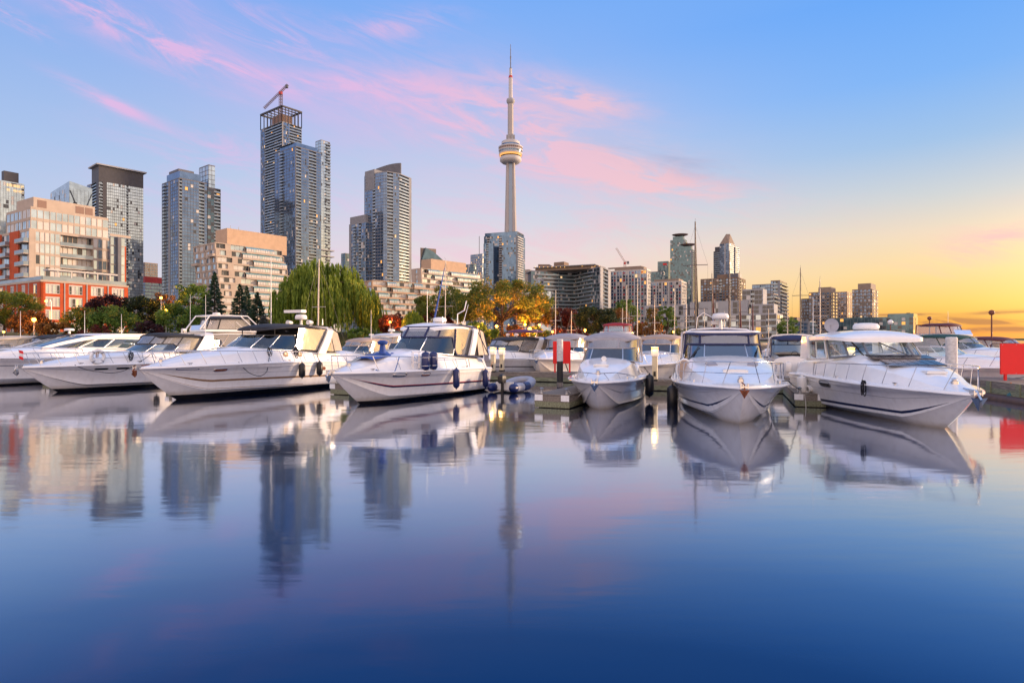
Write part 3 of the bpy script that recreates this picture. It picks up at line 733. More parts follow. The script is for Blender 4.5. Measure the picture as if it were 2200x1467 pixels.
# needle tower
def needle():
    D = 1150; x = gx(1097, D); r = thing('broadcast_tower', 'slender concrete broadcast tower with a round pod and tall antenna', 'tower', (x, D, 2))
    z = lambda py: gz(py, D) - 2
    M('needle_concrete', (0.40, 0.37, 0.35), 0.85, var=0.06, scale=0.05)
    M('pod_white', (0.50, 0.48, 0.47), 0.7, var=0.05)
    M('needle_blue', (0.20, 0.27, 0.36), 0.3, var=0.1, metal=0.4)
    # three tapering legs round a hexagonal core
    q = MB()
    for k in range(3):
        a = R_(-30 + 120 * k); d = Vector((math.cos(a), math.sin(a))); n = Vector((-d.y, d.x)); rows = []
        for (py, ro, w) in ((735, 17, 3.6), (620, 14, 3.4), (500, 11.8, 3.2), (420, 10.0, 3.0), (349, 8.6, 2.8)):
            rows.append([(*(d * 1.0 - n * w), z(py)), (*(d * ro - n * w * .8), z(py)), (*(d * ro + n * w * .8), z(py)), (*(d * 1.0 + n * w), z(py))])
        q.loft(rows, True)
    q.build('shaft', 'needle_concrete', r)
    q = MB(); q.lathe([(7.5, z(735)), (6.2, z(349))], 6); q.build('core', 'needle_blue', r)
    q = MB(); q.lathe([(9, z(352)), (16, z(351)), (20.2, z(347)), (20.6, z(343)), (19.5, z(339)), (16, z(337.5))], 40); q.build('radome', 'pod_white', r, smooth=50)
    def ring(n, m, a): q = MB(); q.lathe(a, 40); q.build(n, m, r, smooth=30)
    ring('window_band', 'lit_window', [(20.2, z(337)), (21.2, z(333))])
    ring('ring_deck', 'pod_white', [(18, z(333)), (22, z(333)), (22.4, z(330)), (21.6, z(329.4)), (18, z(329.4))])
    ring('window_band', 'blue_glass', [(21.4, z(329.4)), (21.9, z(326))])
    ring('ring_deck', 'pod_white', [(18, z(326)), (22.6, z(326)), (23.0, z(323.4)), (22, z(323)), (18, z(323))])
    ring('window_band', 'brown_panel', [(21.8, z(323)), (22.2, z(319.5))])
    ring('ring_deck', 'pod_white', [(18, z(319.5)), (23.0, z(319.5)), (23.2, z(317)), (18, z(316.6))])
    ring('upper_deck', 'blue_glass', [(16.8, z(316.6)), (16.6, z(311.6))])
    ring('pod_roof', 'pod_white', [(17.2, z(311.6)), (17.2, z(306)), (15.5, z(304.6)), (3, z(304.4))])
    q = MB()
    for k in range(36):
        a = 2 * PI * k / 36; q.bar((21.6 * math.cos(a), 21.6 * math.sin(a), z(337)), (22.3 * math.cos(a), 22.3 * math.sin(a), z(317)), 0.5)
    q.build('window_post', 'pod_white', r, kind='stuff')
    q = MB()
    for k in range(6):
        a = R_(60 * k); q.box(6.6 * math.cos(a) - 1.6, 6.6 * math.cos(a) + 1.6, 6.6 * math.sin(a) - 1.6, 6.6 * math.sin(a) + 1.6, z(303.5), z(290.5))
    q.build('equipment_box', 'pale_concrete', r)
    q = MB(); q.lathe([(5.6, z(304)), (5.4, z(223))], 6); q.build('upper_shaft', 'needle_concrete', r)
    q = MB(); q.lathe([(5.2, z(224)), (7.4, z(221)), (8.0, z(217)), (7.2, z(213.5)), (4, z(211.5))], 24); q.build('sky_pod', 'pale_concrete', r, smooth=50)
    q = MB(); q.lathe([(3.8, z(212)), (3.6, z(168))], 12); q.build('antenna_base', 'pod_white', r, smooth=50)
    q = MB(); q.lathe([(3.9, z(168)), (3.4, z(163.5))], 12); q.build('red_collar', 'red_panel', r)
    q = MB(); q.lathe([(2.7, z(164)), (2.5, z(148))], 12); q.build('antenna_middle', 'pod_white', r, smooth=50)
    q = MB(); q.lathe([(2.8, z(148)), (1.0, z(145)), (0.95, z(128)), (1.3, z(126)), (1.3, z(122)), (0.8, z(121)), (0.7, z(107)), (0.9, z(106)), (0.55, z(105)), (0.5, z(96))], 10); q.build('antenna', 'steel_grey', r)
needle()

# small far blocks either side of the blue tower
b, ch, zt = tower('bank_office', 'small far office with two roof antennas left of the blue glass tower', 1011, 1036, 1042, 546, 950, 52, 3.6, ['gggggg', 'gg'], slab='pale_concrete', glass='blue_glass', slab_h=1.4, probs=(0.7, 0.1, 0.1, 0.05, 0.05))
q = MB()
for px, py in ((1029.5, 507), (1042.5, 506)): q.bar((gx(px, 955) - b.base.x, 8, zt - 2), (gx(px, 955) - b.base.x, 8, gz(py, 955) - 2), 0.9)
q.build('roof_antenna', 'steel_grey', b.root)
b, ch, zt = tower('green_office', 'low green glass office left of the small antenna office', 1001, 1018, 1024, 568, 900, 52, 3.6, ['gggg', 'g'], glass='teal_glass', slab='warm_concrete', probs=(0.5, 0.1, 0.1, 0.1, 0.2), cat='building')
ch = LR(1040, 1111, 1128, 740, 70); zt = gz(505, 740)
b = Bld('blue_tower', 'blue glass condominium tower standing in front of the concrete needle', 'tower', ch[1])
b.section(ch, 4, zt, 2.95, ['gbgggbggggg', 'BBg'], glass='blue_glass', slab='blue_glass', mull='slate_cladding', probs=(0.84, 0.06, 0.09, 0.01, 0.004), slab_h=0.45, rail='white_frame')
b.rbox(ch, zt, gz(496, 740), 'slate_cladding', (0.02, 0.1), (0.8, 0.9))
b.rbox(ch, zt, zt + 4.5, 'blue_glass', (0.02, 0.02), (0.98, 0.96), 'upper_floor')
ch2 = LR(1039, 1060, 1062, 735, 70); b.section(ch2, 4, gz(524, 735), 2.95, ['gbgg', 'g'], glass='blue_glass', slab='blue_glass', mull='slate_cladding', slab_h=0.45)
b, ch, zt = tower('tan_block', 'small tan far block just right of the blue glass tower', 1122, 1138, 1142, 580, 900, 70, 3.2, ['ggg', 'g'], slab='warm_concrete', slab_h=1.4, glass='curtain', cat='building')

# ---- brick and glass condominium on the left
TH = 58
ch = LR(-70, 88, 275, 150, TH)
b = Bld('brick_condominium', 'red brick and glass condominium with a tan rooftop box at the far left', 'building', ch[1])
zb = gz(605, 150)
# brick base: big white framed windows, three storeys
def brick_base(b, ch, z0, z1, nf, cols, e, wfrac):
    lc = b.loc(ch); A, B_ = lc[e], lc[e + 1]; L = (B_ - A).length; u = (B_ - A) / L; n = Vector((u.y, -u.x)); bw = L / cols; fh = (z1 - z0) / nf
    q = MB()
    for i in range(cols):
        m = bw * (1 - wfrac) / 2; a0 = i * bw; 
        b.fbox(q, A, u, n, a0, a0 + m, -0.5, 0.0, z0 - b.z, z1 - b.z); b.fbox(q, A, u, n, a0 + bw - m, a0 + bw, -0.5, 0.0, z0 - b.z, z1 - b.z)
        for k in range(nf):
            zz = z0 - b.z + k * fh
            b.fbox(q, A, u, n, a0 + m, a0 + bw - m, -0.5, -0.002, zz, zz + fh * 0.12); b.fbox(q, A, u, n, a0 + m, a0 + bw - m, -0.5, -0.002, zz + fh * 0.9, zz + fh)
            # window: frame + panes
            w0, w1, h0, h1 = a0 + m, a0 + bw - m, zz + fh * 0.12, zz + fh * 0.9
            f = MB(); t = 0.13
            b.fbox(f, A, u, n, w0, w1, -0.22, -0.06, h1 - 0.38, h1); b.fbox(f, A, u, n, w0, w1, -0.22, -0.06, h0, h0 + t)
            cutsx = [0, 0.22, 0.5, 0.78, 1.0] if w1 - w0 > 3 else [0, 0.5, 1.0]
            for c in cutsx: xx = w0 + (w1 - w0 - t) * c; b.fbox(f, A, u, n, xx, xx + t, -0.2, -0.08, h0 + t, h1 - 0.38)
            b.fbox(f, A, u, n, w0, w1, -0.18, -0.1, h0 + (h1 - h0) * .3, h0 + (h1 - h0) * .3 + .06)
            fo = f.build('window', 'white_frame', b.root)
            for c, d in zip(cutsx, cutsx[1:]):
                p = MB(); x0, x1 = w0 + (w1 - w0) * c + .05, w0 + (w1 - w0) * d; jj = b.rng.uniform(-.01, .01)
                def P(a, dd, z): pp = A + u * a + n * dd; return (pp.x, pp.y, z)
                p.quad(P(x0, -.19 + jj, h0 + t), P(x1, -.19 - jj, h0 + t), P(x1, -.19, h1 - .38), P(x0, -.19, h1 - .38))
                mt = b.rng.choices(['blind', 'curtain', 'dark_pane', 'pale_glass', 'lit_window_pale'], [4, 2, 2, 3, 0.9])[0]
                p.build('pane', mt, fo)
    q.build('wall', 'red_brick', b.root)
    q = MB()
    for i in range(1, cols): b.fbox(q, A, u, n, i * bw - .12, i * bw + .12, 0.0, 0.16, z0 - b.z, z1 - b.z)
    q.build('downpipe', 'pale_concrete', b.root)
brick_base(b, ch, 4.2, zb, 4, 4, 1, 0.62)
brick_base(b, ch, 4.2, zb, 4, 7, 0, 0.34)
q = MB(); q.poly(b.inset(b.backed(b.loc(ch)), 0.6), 1.0, zb - b.z - .02); q.build('core', 'slate_cladding', b.root)
b.prism(ch, zb, zb + 0.5, 'pink_stucco', 'coping', grow=0.15)
q = MB(); lc = b.loc(ch)
for e in (0, 1):
    A, B_ = lc[e], lc[e + 1]; L = (B_ - A).length; u = (B_ - A) / L; n = Vector((u.y, -u.x))
    b.fbox(q, A, u, n, 0.2, L - .2, -0.5, -0.42, zb - b.z + .5, zb - b.z + 1.5)
q.build('railing', 'rail_glass', b.root)
# pergola slab over the terrace
A, B_ = lc[1], lc[2]; L = (B_ - A).length; u = (B_ - A) / L; n = Vector((u.y, -u.x)); q = MB()
b.fbox(q, A, u, n, 2, L * 0.9, -4.2, -1.2, zb - b.z + 3.1, zb - b.z + 3.5); q.build('terrace_canopy', 'white_frame', b.root)
for k in range(5):
    q = MB(); a = 4 + (L * .9 - 6) * k / 4; b.fbox(q, A, u, n, a, a + .3, -1.7, -1.4, zb - b.z + .5, zb - b.z + 3.1); q.build('canopy_post', 'white_frame', b.root)
# main glass storeys
ch2 = LR(-110, 63, 248, 172, TH); z2 = gz(496, 172)
b.section(ch2, zb, z2, 3.05, ['rBrBrBrBrB', 'ggggggbbbbbbbggggg'], slab='pink_stucco', glass='pale_glass', mull='pink_stucco', wall='pink_stucco', pier='red_brick', probs=(0.58, 0.34, 0.07, 0.0, 0.01), pw=1.7, slab_h=0.75, indiv=True, mw=0.16)
ch2b = LR(14, 66, 232, 177, TH); z2b = gz(470, 177)
b.section(ch2b, z2 + .8, gz(449, 177), 3.4, ['gggggg', 'ggggggggggggg'], slab='pink_stucco', glass='pale_glass', mull='pink_stucco', probs=(0.62, 0.36, 0.02, 0, 0), pw=1.7, slab_h=0.9, indiv=True, mw=0.16)
z3 = gz(449, 177) + .8; ch3 = LR(36, 72, 204, 182, TH); z4 = gz(423, 182)
b.prism(ch3, z3, z4, 'pink_stucco', 'plant_room')
lc = b.loc(ch3); A, B_ = lc[1], lc[2]; L = (B_ - A).length; u = (B_ - A) / L; n = Vector((u.y, -u.x))
for (f0, f1) in ((0.06, 0.20), (0.67, 0.81), (0.83, 0.96)):
    q = MB(); b.fbox(q, A, u, n, L * f0, L * f1, -0.1, 0.06, z3 - b.z + .3, z4 - b.z - .7); q.build('louvre_panel', 'brown_panel', b.root)
# red wing and light slab at the right end
chw = LR(255, 256, 271, 190, TH); b.prism(chw, 4, gz(528, 190), 'red_brick', 'brick_wing')
chr_ = LR(236, 237, 268, 186, TH); b.section(chr_, 20, gz(508, 186), 3.2, ['g', 'ggg'], slab='pink_stucco', glass='pale_glass', roof=False, indiv=True); b.prism(LR(236, 236.5, 281, 185, TH), gz(508, 186), gz(503, 186), 'pink_stucco', 'roof_slab')

# ---- tan terraced apartments
def terraces(name, label, pl, pc, pr, D, th, ztop, nf, fh, stepR, stepL, patL, patR, shiftu=0.0, top=None, wall='pink_stucco'):
    base = LR(pl, pc, pr, D, th); b = Bld(name, label, 'apartment building', base[1])
    l, c, r = base; uR = (r - c).normalized(); nR = Vector((uR.y, -uR.x)); uL = (l - c).normalized(); nL = Vector((-uL.y, uL.x))
    for k in range(nf):
        off = nR * (stepR * k) + nL * (stepL * k); c2 = c + off; l2 = l + off - uL * 0; r2 = r + off + uR * (shiftu * k)
        z1 = ztop - k * fh
        sh = k % 3
        pr2 = patR[k % len(patR)]; pl2 = patL[k % len(patL)]
        b.section([l2, c2, r2], z1 - fh, z1, fh, [pl2, pr2], slab=wall, wall=wall, glass='pale_glass', mull='white_frame', probs=(0.40, 0.50, 0.08, 0.015, 0.005), roof=(stepR > 0 or k == 0), parapet=0.35, solid_rail=True, ph=0.66, pwid=0.6, rec=.55, rh=.95, indiv=(fh * F / D > 13), pw=1.5)
    return b, base
b, base = terraces('terraced_apartments', 'tan terraced apartment block with aqua solariums behind the dark conifers', 415, 462, 606, 262, 52, gz(522, 262), 11, 3.0, 0.9, 0.12,
                   ['pppp', 'pppB', 'Bppp'], ['bbwbbbssssssbb', 'bbwbbssssssssb', 'bbbwbbbsssssss'], shiftu=0.5, wall='pink_stucco')
chp = LR(463, 488, 616, 275, 52); b.prism(chp, gz(524, 262), gz(490, 275), 'tan_stucco', 'plant_room')
for i, (fa, zf) in enumerate(((0.02, 2), (0.14, 2))):
    pass
q = MB(); lc = b.loc(chp); cz_ = gz(490, 275) - b.z
for f_ in (0.05, 0.18): p = lc[1].lerp(lc[2], f_); q.bar((*p, cz_), (*p, cz_ + 1.2), .2)
q.build('roof_vent', 'galvanised', b.root)

b, base = terraces('long_terraces', 'long low terraced apartment block with aqua solariums right of the big willow', 760, 800, 960, 300, 40, gz(603, 300), 7, 2.9, 0.5, 0.1,
                   ['ppp'], ['bbbssbbbbssbbbbss', 'bbbbssbbbbssbbbbs', 'bssbbbbssbbbbssbb'], shiftu=1.2, wall='tan_stucco')
b, base = terraces('penthouse_terraces', 'stepped tan apartment block with a brown box on its roof left of the blue tower', 884, 905, 1035, 335, 48, gz(577, 335), 7, 2.9, 0.8, 0.5,
                   ['wpw'], ['bssbbsssssb', 'bbssbbssssb', 'bbbssbbsssb'], shiftu=0.6, wall='pink_stucco')
chp = LR(905, 926, 1001, 350, 48); b.prism(chp, gz(580, 335), gz(556, 350), 'tan_stucco', 'plant_room')
b, ch, zt = tower('gable_office', 'glass building with a sloping glass roof and a tall fin behind the stepped apartments', 903, 908, 952, 556, 480, 30, 3.4, ['gg', 'gggggg'], glass='teal_glass', slab='warm_concrete', cat='building', roof=False)
lc = b.loc(ch); q = MB(); zz = zt - b.z; l_, c_, r_ = lc; bk = l_ + r_ - c_
q.add([(*c_, zz), (*r_, zz), (*bk, zz), (*l_, zz), (*c_.lerp(r_, .15), zz + 9), (*c_.lerp(r_, .55), zz + 6), (*(l_.lerp(bk, .55)), zz + 6), (*l_.lerp(bk, .15), zz + 9)], [(0, 1, 5, 4), (1, 2, 6, 5), (2, 3, 7, 6), (3, 0, 4, 7), (4, 5, 6, 7)])
q.build('slanted_roof', 'teal_glass', b.root)
q = MB(); p = l_; q.poly([p, p + (c_ - l_).normalized() * 1.0, p + (c_ - l_).normalized() * 1.0 + (r_ - c_) * .75, p + (r_ - c_) * .75], zz - 10, gz(531, 480) - b.z); q.build('fin_wall', 'warm_concrete', b.root)

# ---- middle right: balcony slab, white grid blocks
P = lambda px, D: Vector((gx(px, D), D))
b = Bld('balcony_block', 'blue grey balcony apartment block with a row of roof lights behind the orange trees', 'apartment building', P(1290, 450))
zt = gz(574, 450)
chain = [P(1141, 478), P(1200, 486), P(1236, 492), P(1290, 450), P(1312, 480)]
b.backed = lambda ch: ch + [ch[-1] + Vector((-8, 20)), ch[0] + Vector((-4, 18))] if len(ch) == 5 else (ch + [ch[0] + ch[-1] - ch[len(ch) // 2]])
b.section(chain, 4, zt, 3.0, ['gBBBB', 'BBB', 'BBBBBgg', 'wbbw'], slab='grey_concrete', wall='pale_concrete', glass='teal_glass', mull='steel_grey', probs=(0.55, 0.12, 0.26, 0.055, 0.015), slab_h=0.4)
b.section([P(1152, 482), P(1236, 496), P(1286, 460), P(1306, 482)], zt + .8, zt + 4.4, 3.4, ['ggggggg', 'gggg', 'gg'], slab='warm_concrete', glass='lit_window_pale', mull='steel_grey', probs=(0.25, 0.3, 0.45, 0, 0), core=False, slab_h=0.6) if False else None
b.prism([P(1150, 486), P(1270, 466), P(1292, 484)], zt + .8, zt + 3.4, 'warm_concrete', 'penthouse')
b.prism([P(1147, 484), P(1278, 462), P(1300, 484)], zt + 3.4, zt + 3.9, 'pale_concrete', 'roof', grow=0.5)
b.prism([P(1190, 490), P(1212, 484), P(1222, 494)], zt + 3.9, gz(563, 487), 'brown_stone', 'plant_room')
b.prism([P(1156, 490), P(1180, 490), P(1186, 500)], zt + 3.9, gz(568, 490), 'brown_stone', 'plant_room')
q = MB()
for i in range(16):
    px = 1150 + i * 9; q.lathe([(0.02, -.28), (.28, 0), (.02, .28)], 6, (gx(px, 474) - b.base.x, 474 - b.base.y - (6 if px > 1240 else 0), zt + 2.9 - b.z))
q.build('roof_lamp', 'lamp_pale', b.root, kind='stuff')
b, ch, zt = tower('stone_annex', 'low pale stone annex below the balcony block behind the orange tree', 1147, 1162, 1168, 601, 440, 75, 3.2, ['pp', 'p'], cat='building', wall='pale_concrete', slab='pale_concrete')
b, ch, zt = tower('glazed_hall', 'low glazed hall glinting gold behind the orange tree', 1128, 1184, 1186, 626, 400, 75, 2.6, ['gggggggggg', 'g'], cat='building', slab='white_frame', glass='pale_glass', slab_h=0.12, probs=(1, 0, 0, 0, 0), pw=2, roof=False)

def grid_block(name, label, pl, pc, pr, ptop, D, cols):
    ch = LR(pl, pc, pr, D, 75); zt = gz(ptop, D); b = Bld(name, label, 'apartment building', ch[1])
    b.section(ch, 4, zt, 3.0, ['p' * cols, 'ppppp'], wall='white_frame', slab='white_frame', glass='tower_glass', probs=(0.45, 0.12, 0.30, 0.10, 0.03), ph=0.86, pwid=0.78, indiv=False)
    lc = b.loc(ch); A, B_ = lc[0], lc[1]; L = (B_ - A).length; u = (B_ - A) / L; n = Vector((u.y, -u.x))
    for k in range(cols // 2 + 1):
        q = MB(); a = L * k / (cols // 2); b.fbox(q, A, u, n, max(0, a - .5), a + .5, 0.0, .9, 2, zt - b.z); q.build('fin', 'white_frame', b.root)
    q = MB(); rng = b.rng
    nf = round((zt - 4) / 3)
    for i in range(cols):
        for k in range(nf):
            if i % 3 == 1 and k % 2 == 0: b.fbox(q, A, u, n, L * (i + .25) / cols, L * (i + .75) / cols, .02, .5, 2 + k * 3 + .3, 2 + k * 3 + 1.4)
    q.build('balcony_panel', 'red_panel', b.root, kind='stuff')
    b.rbox(ch, zt + .8, zt + 3.2, 'warm_concrete', (0.1, 0.1), (0.9, 0.9), 'penthouse')
    return b, ch, zt
b, ch, zt = grid_block('grid_block', 'tall white gridded apartment block with red balcony panels', 1312, 1390, 1398, 580, 500, 12)
b.prism(LR(1306, 1378, 1381, 505, 75), zt + 3.2, zt + 4.0, 'brown_panel', 'roof_slab')
b, ch, zt = grid_block('grid_block', 'lower white gridded apartment block just below the two teal towers', 1397, 1464, 1475, 605, 560, 11)
b, ch, zt = tower('sign_office', 'dark glass far office with a small red roof sign left of the teal towers', 1413, 1436, 1441, 562, 1000, 70, 3.6, ['gggggg', 'gg'], glass='teal_glass', slab='slate_cladding', mull='slate_cladding')
q = MB(); lc = b.loc(ch); A, B_ = lc[0], lc[1]; L = (B_ - A).length; u = (B_ - A) / L; n = Vector((u.y, -u.x)); b.fbox(q, A, u, n, L * .5, L * .85, .3, .8, zt - b.z - 5.5, zt - b.z - 2.5); q.build('roof_sign', 'sign_red', b.root)
b, ch, zt = tower('round_office', 'low dark green glass office between the gridded block and the teal towers', 1396, 1424, 1428, 584, 800, 70, 3.6, ['gggggg', 'gg'], glass='teal_glass', slab='slate_cladding', cat='building')
def disc_tower(label, pl, pc, pr, ptop, D):
    b, ch, zt = tower('teal_tower', label, pl, pc, pr, ptop, D, 72, 3.1, ['gggggggggg', 'BB'], glass='teal_glass', slab='teal_glass', mull='slate_cladding', slab_h=0.5, probs=(0.80, 0.04, 0.12, 0.035, 0.005), parapet=1.5)
    c = sum(b.loc(ch), Vector((0, 0))) / 3
    b.rbox(ch, zt, zt + 7, 'teal_glass', (.15, .15), (.85, .85))
    w = (b.loc(ch)[1] - b.loc(ch)[0]).length
    q = MB(); q.lathe([(w * .30, zt - b.z + 8), (w * .52, zt - b.z + 9.6), (w * .56, zt - b.z + 10.4), (w * .50, zt - b.z + 10.6), (w * .3, zt - b.z + 10.4)], 32, (c.x, c.y + 3, 0)); q.build('roof_ring', 'brown_panel', b.root)
    return b
disc_tower('taller teal glass tower with a ring shaped crown', 1440, 1471, 1476, 516, 950)
disc_tower('shorter teal glass tower with a disc crown beside the tall mast', 1458, 1488, 1493, 538, 900)

# pointed tower with its wings, and the brown block below it
b, ch, zt = tower('pointed_tower', 'grey tower with a pointed crown and two lower wings', 1546, 1566, 1579, 523, 900, 48, 3.1, ['gggwgg', 'gggggg'], slab='steel_grey', wall='pale_concrete', glass='tower_glass', mull='steel_grey', slab_h=0.9, parapet=0.4)
lc = b.loc(ch); c = (lc[0] + lc[2]) / 2; zz = zt - b.z; bk = lc[0] + lc[2] - lc[1]; tip = lc[1].lerp(c, .5)
q = MB(); q.add([(*lc[0], zz), (*lc[1], zz), (*lc[2], zz), (*bk, zz), (tip.x - 3, tip.y, zz + 15), (tip.x + 3, tip.y, zz + 15)], [(0, 1, 4), (1, 5, 4), (1, 2, 5), (2, 3, 5), (3, 0, 4, 5)]); q.build('pointed_crown', 'warm_concrete', b.root)
b.section(LR(1533, 1548, 1560, 910, 48), 4, gz(540, 910), 3.1, ['bbbb', 'ggg'], slab='steel_grey', glass='tower_glass')
b.prism(LR(1536, 1548, 1558, 910, 48), gz(540, 910), gz(530, 910), 'dark_cladding', 'plant_room')
b.section(LR(1568, 1580, 1588, 915, 48), 4, gz(532, 915), 3.1, ['gg', 'ggb'], slab='steel_grey', glass='tower_glass')
b, ch, zt = tower('brown_block', 'broad brown stone apartment block below the pointed tower', 1505, 1586, 1602, 597, 620, 72, 2.9, ['pppbppbppbpp', 'bpp'], slab='brown_stone', wall='brown_stone', glass='tower_glass', probs=(0.5, 0.1, 0.33, 0.05, 0.02), cat='apartment building')
b.rbox(ch, zt, zt + 5, 'brown_stone', (.1, .2), (.6, .8)); b.rbox(ch, zt, gz(586, 620), 'slate_cladding', (.02, .1), (.3, .6))

# long white waterfront terraces
l, c, r = LR(1388, 1668, 1682, 330, 80)
b = Bld('waterfront_terraces', 'long low white waterfront apartment block with grey upper storeys behind the masts', 'apartment building', c)
z1 = gz(676, 330); z2 = gz(645, 330)
b.section([l, c, r], 3, z1, 3.0, ['gbbgggbbggbbbggbbgggbbbgggbb', 'gg'], slab='pale_concrete', wall='pale_concrete', glass='pale_glass', mull='pale_concrete', probs=(0.42, 0.2, 0.32, 0.05, 0.01), slab_h=0.7, solid_rail=False, pw=2.0)
uL = (l - c).normalized(); nn = Vector((-uL.y, uL.x)) * -1
def seg(f0, f1, dz0, dz1, back, mat='pale_concrete', pat='wgwwgw'):
    a = c.lerp(l, f1) + Vector((0, back)); e = c.lerp(l, f0) + Vector((0, back)); rr = e + (r - c).normalized() * 10
    b.section([a, e, rr], dz0, dz1, 3.0, [pat, 'ww'], slab=mat, wall=mat, glass='dark_pane', mull=mat, probs=(0.6, 0.15, 0.2, 0.05, 0))
seg(0.0, 0.16, z1 + .8, gz(655, 330), 3, pat='ggwggg'); seg(0.18, 0.62, z1 + .8, z2, 4, 'pale_concrete', 'wgwwwgwwwgww'); seg(0.64, 1.0, z1 + .8, gz(650, 330), 4, 'pale_concrete', 'wgggwwgwgw')
seg(0.05, 0.2, gz(655, 330) + .8, gz(622, 336), 8, 'pale_concrete', 'ggbgg')

b, ch, zt = tower('rounded_tower', 'grey tower with a ribbed rounded right side behind the waterfront terraces', 1656, 1676, 1691, 604, 480, 70, 2.9, ['gbbg', 'BBB'], slab='warm_concrete', glass='tower_glass', slab_h=0.8)
b.section(LR(1616, 1655, 1660, 484, 78), 4, gz(612, 484), 2.9, ['gggbbgg', 'g'], slab='grey_concrete', glass='tower_glass', slab_h=0.9)
b.section(LR(1640, 1662, 1672, 455, 78), 4, gz(632, 455), 2.9, ['gBBB', 'BB'], slab='warm_concrete', glass='tower_glass', slab_h=0.9)

# the row of grey brown slabs on the right
def slabs(name, label, pl, pc, pr, ptop, D, steps, mat='warm_concrete'):
    b, ch, zt = tower(name, label, pl, pc, pr, ptop, D, 70, 2.9, ['gpgpgpgpgp', 'pgpg'], slab=mat, wall=mat, glass='tower_glass', probs=(0.55, 0.1, 0.31, 0.03, 0.01), ph=0.55, pwid=0.5, slab_h=1.2, cat='apartment building')
    for (f0, f1, dz) in steps: b.rbox(ch, zt, zt + dz, mat, (f0, .1), (f1, .9))
    return b
slabs('harbour_slab', 'lowest brown apartment slab at the left of the right hand group', 1721, 1738, 1746, 643, 560, [], 'brown_stone')
slabs('harbour_slab', 'grey brown apartment slab with stepped top second in the right hand group', 1738, 1786, 1799, 628, 540, [(0.05, 0.6, 5)])
slabs('harbour_slab', 'warm lit apartment slab between the two stepped grey slabs', 1790, 1820, 1832, 628, 600, [], 'tan_stucco')
slabs('harbour_slab', 'rightmost and tallest grey brown apartment slab on the shore', 1831, 1874, 1887, 622, 540, [(0.1, 0.75, 6)])
b, ch, zt = tower('silo_block', 'small far pink stone block between the waterfront terraces and the grey slabs', 1690, 1712, 1722, 683, 700, 75, 3.2, ['wpwp', 'w'], cat='building', wall='brown_stone', slab='brown_stone')
b, ch, zt = tower('shore_office', 'low blue shore building behind the tall mast right of the waterfront terraces', 1700, 1740, 1752, 692, 420, 78, 3.0, ['gbgbgg', 'BB'], cat='building', slab='grey_concrete', glass='blue_glass')
b, ch, zt = tower('terminal_block', 'long low teal glass block with lit rooms at the right end of the shore', 1776, 1962, 1972, 682, 430, 82, 3.2, ['gggggggggggggggggggggggg', 'gg'], cat='building', glass='teal_glass', slab='teal_glass', probs=(0.62, 0.06, 0.18, 0.08, 0.06), slab_h=0.8, pw=2.2)
b.rbox(ch, zt, zt + 3, 'teal_glass', (.0, .1), (.28, .9), 'upper_floor')
b.rbox(ch, zt, gz(674, 430), 'brown_panel', (.2, .3), (.3, .6)); b.rbox(ch, zt, gz(671, 430), 'brown_stone', (.05, .3), (.09, .5), 'chimney')

# ---- cranes
def crane(label, x, y, z0, z1, jib, mast_w, colour, jang, boom_up):
    r = thing('tower_crane', label, 'crane', (x, y, z0)); h = z1 - z0; w = mast_w / 2
    def lattice(q, a, bb, w, n):
        a, bb = Vector(a), Vector(bb); t = (bb - a).normalized(); s1 = t.cross(Vector((0.3, 1, 0.1))).normalized() * w; s2 = t.cross(s1).normalized() * w
        cs = [s1 + s2, s1 - s2, -s1 - s2, -s1 + s2]
        for c in cs: q.bar(a + c, bb + c, w * .34)
        for i in range(n):
            for k in range(4):
                q.bar(a.lerp(bb, i / n) + cs[k], a.lerp(bb, (i + 1) / n) + cs[(k + 1) % 4], w * .2)
    q = MB(); lattice(q, (0, 0, 0), (0, 0, h), w, int(h / mast_w / 1.3)); q.build('mast', colour, r)
    q = MB(); d = Vector((math.cos(R_(jang)), math.sin(R_(jang)), 0)); e = Vector((0, 0, 1))
    tipv = d * jib * math.cos(R_(boom_up)) + e * jib * math.sin(R_(boom_up))
    lattice(q, Vector((0, 0, h)), Vector((0, 0, h)) + tipv, w * .7, 14); q.build('jib', colour, r)
    bv = -d * jib * .42 * math.cos(R_(boom_up)) - e * jib * .42 * math.sin(R_(boom_up)) * (1 if boom_up < 0 else 0)
    q = MB(); lattice(q, Vector((0, 0, h)), Vector((0, 0, h)) + bv, w * .7, 6); q.build('counter_jib', colour, r)
    q = MB(); p = Vector((0, 0, h)) + bv * .85; q.box(p.x - w, p.x + w, p.y - w, p.y + w, p.z - w * 2, p.z + w * .6); q.build('counterweight', 'slate_cladding', r)
    q = MB(); q.box(-w * 1.2, w * 1.2, -w * 1.4, w * 1.2, h - w * 2.4, h - w * .2); q.build('cab', 'red_panel', r)
M('crane_paint', (0.13, 0.08, 0.085), 0.6, var=0.1); M('crane_white', (0.5, 0.42, 0.38), 0.6, var=0.1)
crane('red and grey tower crane on top of the unfinished tower', CR_BASE.x, CR_BASE.y, CR_Z, gz(186, 648), 26, 2.5, 'crane_paint', 180, -45)
crane('small far crane with a raised jib above the white gridded block', gx(1342.5, 640), 640, 30, gz(563, 640), 17.5, 2.0, 'crane_white', 180, 58)
